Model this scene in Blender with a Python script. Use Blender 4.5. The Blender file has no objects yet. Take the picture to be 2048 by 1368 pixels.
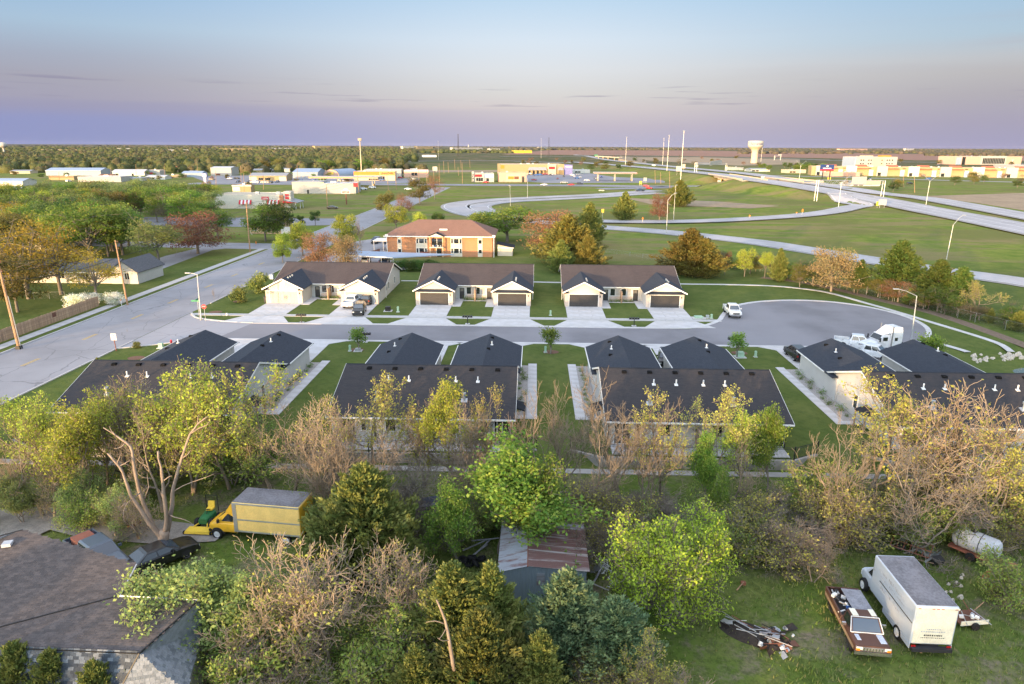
import bpy,math,random
import numpy as np
from math import sin,cos,tan,pi,radians,atan2,hypot,sqrt
# ------------------------------------------------------------------ camera,light,exposure
scene = bpy.context.scene
COL = scene.collection
F = 1366.0                     # focal length in photo pixels (24 mm equivalent)
PITCH = math.atan(392 / F); ROLL = radians(0.28); YAW = math.atan(46 * cos(PITCH) / F)
CAMH = 27.0
_f = np.array([-sin(YAW) * cos(PITCH),cos(YAW) * cos(PITCH),-sin(PITCH)])
_r = np.array([cos(YAW),sin(YAW),0.0]); _u = np.cross(_r,_f)
_r,_u = _r * cos(ROLL) + _u * sin(ROLL),-_r * sin(ROLL) + _u * cos(ROLL)
cam_data = bpy.data.cameras.new('camera'); cam = bpy.data.objects.new('camera',cam_data)
COL.objects.link(cam); scene.camera = cam
cam_data.lens = 24.0; cam_data.sensor_width = 36.0; cam_data.clip_start = 0.5; cam_data.clip_end = 60000
from mathutils import Matrix,Vector
cam.matrix_world = Matrix(((_r[0],_u[0],-_f[0],0),(_r[1],_u[1],-_f[1],0),(_r[2],_u[2],-_f[2],CAMH),(0,0,0,1)))
SUN_EL = radians(4.6); SUN_AZ = radians(212)     # azimuth the light comes from,clockwise from +Y
sdir = Vector((sin(SUN_AZ) * cos(SUN_EL),cos(SUN_AZ) * cos(SUN_EL),sin(SUN_EL)))
sun_data = bpy.data.lights.new('sun','SUN'); sun = bpy.data.objects.new('sun',sun_data); COL.objects.link(sun)
sun_data.energy = 1.5; sun_data.angle = radians(0.6); sun_data.color = (1.0,0.66,0.33)
sun.rotation_euler = sdir.to_track_quat('Z','Y').to_euler()
world = bpy.data.worlds.new('World'); scene.world = world; world.use_nodes = True
wn = world.node_tree.nodes; wl = world.node_tree.links
wn.clear()
def wnode(t,**k):
 n = wn.new(t)
 for a,b in k.items(): setattr(n,a,b)
 return n
sky = wnode('ShaderNodeTexSky',sky_type='NISHITA',sun_disc=False)
sky.sun_elevation = SUN_EL; sky.sun_rotation = SUN_AZ; sky.altitude = 400; sky.air_density = 1.0; sky.dust_density = 1.2; sky.ozone_density = 1.5
tc = wnode('ShaderNodeTexCoord'); nrm = wnode('ShaderNodeVectorMath',operation='NORMALIZE')
wl.new(tc.outputs['Generated'],nrm.inputs[0])
sep = wnode('ShaderNodeSeparateXYZ'); wl.new(nrm.outputs[0],sep.inputs[0])
def wmath(op,a,b=None,c=None,clamp=False):
 n = wnode('ShaderNodeMath',operation=op); n.use_clamp = clamp
 for i,v in enumerate((a,b,c)):
  if v is None: continue
  if isinstance(v,(int,float)): n.inputs[i].default_value = v
  else: wl.new(v,n.inputs[i])
 return n.outputs[0]
def wmix(fac,a,b,mode='MIX'):
 n = wnode('ShaderNodeMix',data_type='RGBA',blend_type=mode)
 for s,v in ((n.inputs[0],fac),(n.inputs[6],a),(n.inputs[7],b)):
  if isinstance(v,(int,float)): s.default_value = v
  elif isinstance(v,tuple): s.default_value = (*v,1)
  else: wl.new(v,s)
 return n.outputs[2]
def srgb(h,k=1.0):
 v = [int(h[i:i+2],16) / 255 for i in (0,2,4)]
 return tuple(k * (c / 12.92 if c <= .04045 else ((c + .055) / 1.055) ** 2.4) for c in v)
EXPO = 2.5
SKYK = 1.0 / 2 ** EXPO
def ramp(stops,fac):
 n = wnode('ShaderNodeValToRGB'); e = n.color_ramp.elements
 while len(e) < len(stops): e.new(0.5)
 for i,(p,c) in enumerate(stops): e[i].position = p; e[i].color = (*c,1)
 wl.new(fac,n.inputs[0]); return n.outputs[0]
elev = wmath('MULTIPLY',sep.outputs[2],1.0)
# elevation z: horizon 0,top of frame about 0.21
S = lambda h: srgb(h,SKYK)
UP_FILL = [(0.27,S('8fb8de')),(0.5,srgb('bcc2d0',SKYK * 1.75)),(1.0,srgb('c4c6d0',SKYK * 2.05))]  # upper stops, above the frame, brightened to add ambient light
gl = ramp([(0.0,S('959dc9')),(0.030,S('989fc8')),(0.042,S('a5a2b8')),(0.075,S('a9a8b6')),(0.10,S('a8b0c2')),(0.135,S('abc4da')),(0.20,S('93bbe4'))] + UP_FILL,elev)
gc = ramp([(0.0,S('b7b6cf')),(0.025,S('c6bdca')),(0.050,S('d8cfcf')),(0.070,S('dcdad8')),(0.10,S('e0e4e8')),(0.135,S('dae7f3')),(0.20,S('b8d7f1'))] + UP_FILL[1:],elev)
gr = ramp([(0.0,S('a6a3c2')),(0.030,S('aaa5ba')),(0.060,S('b2aeb6')),(0.085,S('bcbabc')),(0.10,S('c0c3c8')),(0.125,S('b2c8d8')),(0.20,S('9cc4e6'))] + UP_FILL,elev)
azf = wmath('MULTIPLY_ADD',sep.outputs[0],0.83,0.5,clamp=True)
lc = wmath('MULTIPLY',azf,2.0,clamp=True); rc = wmath('MULTIPLY_ADD',azf,2.0,-1.0,clamp=True)
def smooth(v):
 n = wnode('ShaderNodeMapRange',interpolation_type='SMOOTHSTEP'); wl.new(v,n.inputs[0]); return n.outputs[0]
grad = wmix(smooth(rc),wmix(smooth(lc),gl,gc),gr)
# streaky dusk cloud bands,stretched along the horizon
mp = wnode('ShaderNodeMapping'); wl.new(nrm.outputs[0],mp.inputs[0]); mp.inputs['Scale'].default_value = (2.2,2.2,34)
nz = wnode('ShaderNodeTexNoise'); nz.inputs['Scale'].default_value = 1.6; nz.inputs['Detail'].default_value = 6; nz.inputs['Roughness'].default_value = .55
wl.new(mp.outputs[0],nz.inputs[0])
def wband(z,lo,hi,soft):   # 1 inside lo..hi
 a = wmath('MULTIPLY',wmath('SUBTRACT',z,lo),1 / soft,clamp=True); b = wmath('MULTIPLY',wmath('SUBTRACT',hi,z),1 / soft,clamp=True)
 return wmath('MULTIPLY',a,b)
wob = wmath('MULTIPLY_ADD',nz.outputs[0],0.012,-0.006)
ez = wmath('ADD',elev,wob)
left = wmath('SUBTRACT',0.62,azf,clamp=True); left = wmath('MULTIPLY',left,2.5,clamp=True)
deck = wmath('MULTIPLY',wband(ez,0.0,0.052,0.006),left)
c1 = wmix(wmath('MULTIPLY',deck,0.25),grad,S('8a90bf'))
mp2 = wnode('ShaderNodeMapping'); wl.new(nrm.outputs[0],mp2.inputs[0]); mp2.inputs['Scale'].default_value = (5.0,5.0,130); mp2.inputs['Location'].default_value = (1.3,.4,0)
nz2 = wnode('ShaderNodeTexNoise'); nz2.inputs['Scale'].default_value = 1.5; nz2.inputs['Detail'].default_value = 5
wl.new(mp2.outputs[0],nz2.inputs[0])
st = wmath('MULTIPLY',wmath('SUBTRACT',nz2.outputs[0],0.585),9,clamp=True)
st = wmath('MULTIPLY',st,wband(elev,0.045,0.085,0.012))
c2 = wmix(wmath('MULTIPLY',st,0.45),c1,S('85809f'))
st3 = wmath('MULTIPLY',wmath('SUBTRACT',nz.outputs[0],0.5),4,clamp=True)
st3 = wmath('MULTIPLY',wmath('MULTIPLY',st3,wband(elev,0.06,0.16,0.03)),wmath('MULTIPLY_ADD',azf,3.0,-1.9,clamp=True))
c3 = wmix(wmath('MULTIPLY',st3,0.45),c2,S('b9b4bc'))
# toward the setting sun behind the camera the physical sky takes over
dt = wnode('ShaderNodeVectorMath',operation='DOT_PRODUCT'); wl.new(nrm.outputs[0],dt.inputs[0]); dt.inputs[1].default_value = sdir
sunward = wmath('MULTIPLY_ADD',dt.outputs[1],1.1,0.33,clamp=True)
nish = wmix(1.0,sky.outputs[0],(0.15,0.15,0.15),'MULTIPLY')
c4 = wmix(sunward,c3,wmix(1.0,c3,nish,'ADD'))
bg = wnode('ShaderNodeBackground'); bg.inputs[1].default_value = 1.0
wl.new(c4,bg.inputs[0]); wo = wnode('ShaderNodeOutputWorld'); wl.new(bg.outputs[0],wo.inputs[0])
scene.view_settings.view_transform = 'Standard'; scene.view_settings.look = 'None'
scene.view_settings.exposure = EXPO; scene.view_settings.gamma = 1.0; scene.view_settings.use_curve_mapping = False
scene.render.engine = 'CYCLES'
try:
 scene.cycles.max_bounces = 5; scene.cycles.diffuse_bounces = 3; scene.cycles.transparent_max_bounces = 6
except Exception: pass
# ------------------------------------------------------------------ materials
MAT = {}
def _nt(name):
 m = bpy.data.materials.new(name); m.use_nodes = True
 nt = m.node_tree; nt.nodes.clear()
 out = nt.nodes.new('ShaderNodeOutputMaterial'); b = nt.nodes.new('ShaderNodeBsdfPrincipled')
 nt.links.new(b.outputs[0],out.inputs[0]); MAT[name] = m
 return m,nt,b,out
def L_(nt,a,b): nt.links.new(a,b)
def N_(nt,t,**k):
 n = nt.nodes.new(t)
 for a,b in k.items():
  if a in n.inputs: n.inputs[a].default_value = b
  else: setattr(n,a,b)
 return n
def MIX(nt,fac,a,b,mode='MIX'):
 n = nt.nodes.new('ShaderNodeMix'); n.data_type = 'RGBA'; n.blend_type = mode
 for s,v in ((n.inputs[0],fac),(n.inputs[6],a),(n.inputs[7],b)):
  if isinstance(v,(int,float)): s.default_value = v
  elif isinstance(v,tuple): s.default_value = (*v[:3],1)
  else: nt.links.new(v,s)
 return n.outputs[2]
def MTH(nt,op,a,b=0.0,c=0.0,clamp=False):
 n = nt.nodes.new('ShaderNodeMath'); n.operation = op; n.use_clamp = clamp
 for i,v in enumerate((a,b,c)):
  if isinstance(v,(int,float)): n.inputs[i].default_value = v
  else: nt.links.new(v,n.inputs[i])
 return n.outputs[0]
def NOISE(nt,vec,scale,detail=4,rough=.55,stretch=None):
 if stretch:
  m = nt.nodes.new('ShaderNodeMapping'); m.inputs['Scale'].default_value = stretch; nt.links.new(vec,m.inputs[0]); vec = m.outputs[0]
 n = N_(nt,'ShaderNodeTexNoise',Scale=scale,Detail=detail,Roughness=rough); nt.links.new(vec,n.inputs['Vector'])
 return n.outputs[0]
def STEP(nt,v,lo,hi): 
 n = nt.nodes.new('ShaderNodeMapRange'); n.interpolation_type = 'SMOOTHSTEP'
 nt.links.new(v,n.inputs[0]); n.inputs[1].default_value = lo; n.inputs[2].default_value = hi; return n.outputs[0]
def OBJC(nt): return nt.nodes.new('ShaderNodeTexCoord').outputs['Object']
def BUMP(nt,b,h,dist=.02,strength=.6):
 n = N_(nt,'ShaderNodeBump',Strength=strength,Distance=dist); nt.links.new(h,n.inputs['Height']); nt.links.new(n.outputs[0],b.inputs['Normal'])
def flat(name,col,rough=.6,metal=0.0,var=.10,scale=1.5,spec=.4):
 m,nt,b,_ = _nt(name); oc = OBJC(nt)
 n1 = NOISE(nt,oc,scale,5); n2 = NOISE(nt,oc,scale * 9,3)
 f = MTH(nt,'MULTIPLY_ADD',MTH(nt,'ADD',n1,n2),.5,0)
 c = MIX(nt,STEP(nt,f,.35,.65),tuple(x * (1 - var) for x in col),tuple(min(1,x * (1 + var)) for x in col))
 L_(nt,c,b.inputs['Base Color']); b.inputs['Roughness'].default_value = rough; b.inputs['Metallic'].default_value = metal
 b.inputs['Specular IOR Level'].default_value = spec
 return m
def paint(name,col,rough=.28,coat=.5):
 m,nt,b,_ = _nt(name); oc = OBJC(nt)
 n = STEP(nt,NOISE(nt,oc,2.2,5),.45,.7)
 c = MIX(nt,n,col,tuple(x * .82 + .01 for x in col)); L_(nt,c,b.inputs['Base Color'])
 b.inputs['Roughness'].default_value = rough; b.inputs['Coat Weight'].default_value = coat; b.inputs['Coat Roughness'].default_value = .15
 return m
def glass(name,col=(.02,.025,.03),rough=.08):
 m,nt,b,_ = _nt(name); b.inputs['Base Color'].default_value = (*col,1); b.inputs['Roughness'].default_value = rough
 b.inputs['Specular IOR Level'].default_value = .9; b.inputs['IOR'].default_value = 1.6
 return m
def concrete(name,col,joint=0,dirt=.2,sc=.8):
 m,nt,b,_ = _nt(name); oc = OBJC(nt)
 n1 = STEP(nt,NOISE(nt,oc,sc,6,.6),.3,.75); n2 = NOISE(nt,oc,14,4,.7); n3 = STEP(nt,NOISE(nt,oc,.22,4),.4,.7)
 c = MIX(nt,n1,col,tuple(x * (1 - dirt) for x in col))
 c = MIX(nt,MTH(nt,'MULTIPLY',n3,.5),c,tuple(x * y for x,y in zip(col,(1 - dirt,1 - dirt * 1.15,1 - dirt * 1.5))))
 c = MIX(nt,MTH(nt,'MULTIPLY',n2,.25),c,tuple(x * .75 for x in col))
 L_(nt,c,b.inputs['Base Color']); b.inputs['Roughness'].default_value = .85; b.inputs['Specular IOR Level'].default_value = .25
 BUMP(nt,b,n2,.01,.35)
 return m
def asphalt(name,col,patch=.25,cracks=True):
 m,nt,b,_ = _nt(name); oc = OBJC(nt)
 n1 = STEP(nt,NOISE(nt,oc,.12,5,.6),.35,.7); n2 = NOISE(nt,oc,25,3,.8); n3 = STEP(nt,NOISE(nt,oc,.06,3,.5,(1,.25,1)),.45,.62)
 c = MIX(nt,n1,col,tuple(x * (1 - patch) for x in col)); c = MIX(nt,MTH(nt,'MULTIPLY',n3,.6),c,tuple(x * (1 + patch * .7) for x in col))
 c = MIX(nt,MTH(nt,'MULTIPLY',n2,.3),c,tuple(x * .6 for x in col))
 if cracks:
  v = N_(nt,'ShaderNodeTexVoronoi',Scale=.16); v.feature = 'DISTANCE_TO_EDGE'
  w = nt.nodes.new('ShaderNodeVectorMath'); w.operation = 'ADD'
  wn_ = N_(nt,'ShaderNodeTexNoise',Scale=.5,Detail=5); L_(nt,oc,wn_.inputs[0]); L_(nt,oc,w.inputs[0]); L_(nt,wn_.outputs[1],w.inputs[1]); L_(nt,w.outputs[0],v.inputs[0])
  k = MTH(nt,'SUBTRACT',1,STEP(nt,v.outputs[0],0.0,.012)); k = MTH(nt,'MULTIPLY',k,.55)
  c = MIX(nt,k,c,tuple(x * .35 for x in col))
 L_(nt,c,b.inputs['Base Color']); b.inputs['Roughness'].default_value = .8; b.inputs['Specular IOR Level'].default_value = .3
 BUMP(nt,b,n2,.008,.4)
 return m
def shingle(name,c0,c1,c2=None,row=.14,tab=.33,streak=.5):
 m,nt,b,_ = _nt(name); oc = OBJC(nt)
 br = N_(nt,'ShaderNodeTexBrick',Scale=1.0); br.inputs['Brick Width'].default_value = tab; br.inputs['Row Height'].default_value = row
 br.inputs['Mortar Size'].default_value = .006; br.inputs['Bias'].default_value = -.1
 br.inputs['Color1'].default_value = (*c0,1); br.inputs['Color2'].default_value = (*c1,1); br.inputs['Mortar'].default_value = (*[x * .4 for x in c0],1)
 L_(nt,nt.nodes.new('ShaderNodeTexCoord').outputs['UV'],br.inputs['Vector'])
 n1 = STEP(nt,NOISE(nt,oc,.5,5,.6,(1,.35,.35)),.35,.7); n2 = NOISE(nt,oc,20,3,.8)
 n4 = STEP(nt,NOISE(nt,oc,1.1,6,.75,(.6,1.8,1.8)),.46,.6)
 c = MIX(nt,MTH(nt,'MULTIPLY',n1,streak),br.outputs[0],c2 or c1)
 c = MIX(nt,MTH(nt,'MULTIPLY',n4,.35),c,c2 or c1)
 c = MIX(nt,MTH(nt,'MULTIPLY',n2,.35),c,tuple(x * .45 for x in c0))
 L_(nt,c,b.inputs['Base Color']); b.inputs['Roughness'].default_value = .82; b.inputs['Specular IOR Level'].default_value = .35
 BUMP(nt,b,MTH(nt,'ADD',n2,br.outputs[1]),.01,.5)
 return m
def siding(name,col,pitch=.2,vertical=False):
 m,nt,b,_ = _nt(name); oc = OBJC(nt); sp = nt.nodes.new('ShaderNodeSeparateXYZ'); L_(nt,oc,sp.inputs[0])
 z = sp.outputs[2] if not vertical else MTH(nt,'ADD',sp.outputs[0],sp.outputs[1])
 fr = MTH(nt,'FRACT',MTH(nt,'DIVIDE',z,pitch)); line = STEP(nt,fr,0.0,.12)
 n = STEP(nt,NOISE(nt,oc,.7,5),.35,.75)
 c = MIX(nt,n,col,tuple(x * .92 for x in col)); c = MIX(nt,line,tuple(x * .72 for x in col),c)
 L_(nt,c,b.inputs['Base Color']); b.inputs['Roughness'].default_value = .6; BUMP(nt,b,fr,.02,.5)
 return m
def brick(name,c0,c1,mort,bw=.3,rh=.1):
 m,nt,b,_ = _nt(name); oc = OBJC(nt); sp = nt.nodes.new('ShaderNodeSeparateXYZ'); L_(nt,oc,sp.inputs[0])
 cb = nt.nodes.new('ShaderNodeCombineXYZ'); L_(nt,MTH(nt,'ADD',sp.outputs[0],sp.outputs[1]),cb.inputs[0]); L_(nt,sp.outputs[2],cb.inputs[1])
 br = N_(nt,'ShaderNodeTexBrick',Scale=1.0); br.inputs['Brick Width'].default_value = bw; br.inputs['Row Height'].default_value = rh; br.inputs['Mortar Size'].default_value = .012
 for k,c in (('Color1',c0),('Color2',c1),('Mortar',mort)): br.inputs[k].default_value = (*c,1)
 L_(nt,cb.outputs[0],br.inputs['Vector'])
 n = STEP(nt,NOISE(nt,oc,.8,5),.35,.7); c = MIX(nt,MTH(nt,'MULTIPLY',n,.4),br.outputs[0],c1)
 L_(nt,c,b.inputs['Base Color']); b.inputs['Roughness'].default_value = .85; BUMP(nt,b,br.outputs[1],.01,-.4)
 return m
def leafmat(name,ca,cb,cc=None,trans=.4,rough=.6):
 ca,cb,cc = [tuple(1.38 * q for q in c) if c else c for c in (ca,cb,cc)]
 m,nt,b,out = _nt(name)
 at = nt.nodes.new('ShaderNodeVertexColor'); at.layer_name = 'Col'
 sp = nt.nodes.new('ShaderNodeSeparateColor'); L_(nt,at.outputs[0],sp.inputs[0])
 oi = nt.nodes.new('ShaderNodeObjectInfo')
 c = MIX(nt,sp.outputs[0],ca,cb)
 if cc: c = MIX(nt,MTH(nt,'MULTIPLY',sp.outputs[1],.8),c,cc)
 hsv = nt.nodes.new('ShaderNodeHueSaturation'); L_(nt,c,hsv.inputs['Color'])
 L_(nt,MTH(nt,'MULTIPLY_ADD',oi.outputs['Random'],.03,.485),hsv.inputs['Hue']); L_(nt,MTH(nt,'MULTIPLY_ADD',oi.outputs['Random'],.5,.85),hsv.inputs['Value'])
 L_(nt,hsv.outputs[0],b.inputs['Base Color']); b.inputs['Roughness'].default_value = rough; b.inputs['Specular IOR Level'].default_value = .2
 t = nt.nodes.new('ShaderNodeBsdfTranslucent'); L_(nt,hsv.outputs[0],t.inputs[0])
 mx = nt.nodes.new('ShaderNodeMixShader'); mx.inputs[0].default_value = trans; L_(nt,b.outputs[0],mx.inputs[1]); L_(nt,t.outputs[0],mx.inputs[2]); L_(nt,mx.outputs[0],out.inputs[0])
 return m
def barkmat(name,ca,cb):
 m,nt,b,out = _nt(name); oc = OBJC(nt); n = NOISE(nt,oc,3,6,.7,(1,1,.25)); n2 = NOISE(nt,oc,18,3,.7,(1,1,.2))
 c = MIX(nt,STEP(nt,n,.35,.65),ca,cb); c = MIX(nt,MTH(nt,'MULTIPLY',n2,.45),c,tuple(x * .45 for x in ca))
 L_(nt,c,b.inputs['Base Color']); b.inputs['Roughness'].default_value = .9; b.inputs['Specular IOR Level'].default_value = .15; BUMP(nt,b,n2,.03,.6)
 return m
def rustmetal(name,base,rust,amt=.5,ribs=None):
 m,nt,b,_ = _nt(name); oc = OBJC(nt); n = NOISE(nt,oc,1.0,7,.7,ribs or (1,1,1)); k = STEP(nt,n,amt - .08,amt + .08); n2 = NOISE(nt,oc,8,4,.7)
 r = MIX(nt,n2,rust,tuple(x * .5 for x in rust)); c = MIX(nt,k,r,base); c = MIX(nt,MTH(nt,'MULTIPLY',n2,.3),c,tuple(x * .5 for x in base))
 L_(nt,c,b.inputs['Base Color']); L_(nt,MTH(nt,'MULTIPLY_ADD',k,.3,.0),b.inputs['Metallic']); b.inputs['Roughness'].default_value = .6; BUMP(nt,b,n2,.01,.3)
 return m
flat('white',(.72,.72,.71),.5); flat('cream',(.62,.57,.48),.6); flat('trim',(.78,.76,.72),.5)
flat('black',(.018,.018,.02),.45); flat('steel',(.36,.37,.38),.4,.6); flat('zinc',(.48,.5,.52),.42,.6)
flat('plastic',(.03,.03,.035),.5); flat('beige_door',(.50,.43,.33),.5); flat('taupe_door',(.40,.38,.35),.5); flat('dark_door',(.045,.042,.042),.45)
flat('rusty',(.20,.075,.045),.75); flat('red_sign',(.55,.02,.03),.5); flat('yellow_paint',(.80,.55,.06),.6); flat('green_box',(.36,.52,.38),.6); flat('sign_green',(.02,.22,.11),.5)
flat('wood_fence',(.42,.28,.18),.85,var=.3,scale=1.2); flat('wood_fence_b',(.50,.35,.23),.85,var=.3,scale=1.2); flat('wood_fence_c',(.34,.23,.155),.85,var=.3); flat('dark_wood',(.16,.07,.045),.8)
flat('pole_wood',(.36,.22,.13),.9,var=.3,scale=.8); flat('mulch',(.16,.085,.055),.95,var=.35,scale=6); flat('gravel',(.36,.33,.31),.95,var=.3,scale=9)
flat('soil',(.17,.12,.085),.95,var=.3,scale=2); flat('blue_metal',(.30,.36,.44),.4,.3); flat('sign_blue',(.02,.045,.17),.4); flat('orange_paint',(.72,.22,.03),.5)
flat('rubber',(.014,.014,.015),.8); flat('chrome',(.6,.6,.62),.2,.9); flat('amber',(.8,.25,.02),.3); flat('red_lens',(.35,.01,.01),.3); flat('lamp_lens',(.75,.75,.72),.2)
flat('rock',(.50,.44,.37),.9,var=.3,scale=3); flat('tan',(.55,.45,.33),.85); flat('ochre',(.35,.27,.15),.85); flat('pink',(.52,.34,.27),.85); flat('plaster',(.42,.405,.38),.8)
flat('red_brick_plain',(.30,.11,.07),.85); flat('terracotta',(.42,.13,.07),.8); flat('roofw',(.5,.5,.52),.6); flat('roof_blue',(.34,.42,.55),.4,.2); flat('roof_grey',(.30,.31,.33),.7)
flat('stone_veneer',(.46,.36,.29),.9,var=.35,scale=3.5); flat('blossom',(.72,.70,.66),.8)
glass('glass'); glass('glass_blue',(.05,.07,.10)); glass('glass_warm',(.18,.16,.13),.2); flat('blind',(.42,.41,.38),.6)
paint('car_white',(.70,.71,.73)); paint('car_black',(.012,.012,.014)); paint('car_red',(.42,.02,.02)); paint('car_silver',(.36,.38,.40)); paint('car_blue',(.03,.10,.32)); paint('car_navy',(.02,.035,.07)); paint('car_gunmetal',(.10,.13,.17))
paint('truck_yellow',(.80,.46,.03),.4,.2); paint('truck_blue',(.03,.14,.50)); flat('cream_box',(.80,.58,.20),.55); flat('box_roof',(.17,.165,.18),.7,var=.3,scale=.8)
rustmetal('truck_brown',(.12,.062,.048),(.40,.36,.33),.30); flat('truck_tan',(.30,.22,.15),.5,var=.2); flat('peeled_primer',(.52,.56,.66),.6,var=.2)
rustmetal('old_white',(.60,.66,.74),(.34,.36,.38),.33); flat('old_cream',(.78,.74,.60),.5,var=.12)
concrete('concrete',(.60,.58,.58)); concrete('concrete_b',(.52,.505,.50)); concrete('oldcon',(.40,.385,.37),dirt=.3); concrete('rawcon',(.42,.39,.36),dirt=.35)
asphalt('asphalt',(.24,.23,.245),cracks=False); asphalt('asphalt_main',(.32,.31,.325),.22); asphalt('asphalt_far',(.27,.265,.29),.2,False); asphalt('apron',(.36,.345,.36),.15,True); asphalt('highway',(.44,.42,.43),.2,False)
shingle('shingle_far',(.062,.048,.048),(.09,.066,.062),(.095,.074,.07)); shingle('shingle_near',(.032,.032,.037),(.050,.045,.048),(.055,.046,.046),streak=.35); shingle('shingle_blue_shade',(.026,.033,.048),(.042,.05,.068),(.036,.044,.06),streak=.3)  # blue one has the shade tint of the gable slopes put into its colour
shingle('shingle_apt',(.23,.125,.09),(.27,.15,.11)); shingle('shingle_brown',(.088,.066,.062),(.125,.096,.088),(.085,.07,.07),row=.145,tab=.34,streak=.4); shingle('shingle_grey',(.09,.095,.105),(.14,.14,.15))
siding('siding_white',(.58,.56,.53)); siding('siding_cream',(.60,.55,.46)); siding('siding_tan',(.50,.46,.38)); siding('siding_shed',(.20,.25,.28),.12,True); siding('metal_siding',(.62,.60,.57),.5,True); siding('metal_siding_blue',(.30,.36,.42),.5,True)
brick('brick_apt',(.42,.17,.07),(.50,.21,.09),(.40,.27,.19)); brick('brick_light',(.50,.32,.17),(.58,.38,.2),(.5,.45,.38)); brick('stone_brick',(.52,.42,.35),(.62,.50,.42),(.5,.46,.42),.4,.2)
rustmetal('tin_rust',(.30,.32,.35),(.17,.06,.045),.44,(.22,1.6,1)); rustmetal('tin_rust_heavy',(.36,.33,.32),(.15,.055,.042),.57,(.18,2.6,1)); rustmetal('tin_blue',(.22,.27,.31),(.20,.12,.08),.3)
flat('grey_board',(.27,.27,.30),.8,var=.3,scale=2); flat('faded_ink',(.38,.40,.45),.8,var=.4,scale=3)
flat('sign_violet',(.20,.20,.42),.7); flat('sign_blue_roof',(.05,.06,.10),.5)
flat('dash_yellow',(.55,.36,.10),.7,var=.3,scale=3)
flat('plowed',(.25,.13,.09),.95,var=.12,scale=.02); flat('straw',(.30,.22,.14),.95,var=.2,scale=.05)
flat('water_mat',(.10,.12,.09),.15)
flat('drive_gravel',(.26,.235,.21),.95,var=.25,scale=1.2)
flat('tab_brown',(.092,.078,.076),.85,var=.2,scale=3); flat('tab_brown_b',(.108,.09,.086),.85,var=.2,scale=3); flat('tab_brown_c',(.078,.067,.066),.85,var=.2,scale=3)
flat('tab_grey',(.045,.055,.07),.8,var=.25,scale=3); flat('tab_grey_b',(.075,.088,.105),.8,var=.25,scale=3); flat('tab_grey_c',(.15,.17,.195),.8,var=.25,scale=3); flat('tab_pale',(.22,.24,.27),.8,var=.25,scale=4)
flat('vent_black',(.012,.012,.013),.9,spec=.05); flat('charred',(.035,.028,.024),.95,var=.4,scale=6); flat('mower_green',(.03,.16,.06),.4)
leafmat('leaf_grass',(.07,.13,.02),(.12,.17,.04),(.22,.19,.10),.3)
_m = bpy.data.materials.new('haze_air'); _m.use_nodes = True; _m.node_tree.nodes.clear()
_o = _m.node_tree.nodes.new('ShaderNodeOutputMaterial'); _v = _m.node_tree.nodes.new('ShaderNodeVolumePrincipled'); _v.inputs['Color'].default_value = (.62,.62,.80,1); _v.inputs['Density'].default_value = 0.000006; _v.inputs['Anisotropy'].default_value = 0.0
_m.node_tree.links.new(_v.outputs[0],_o.inputs['Volume']); MAT['haze_air'] = _m
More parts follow.
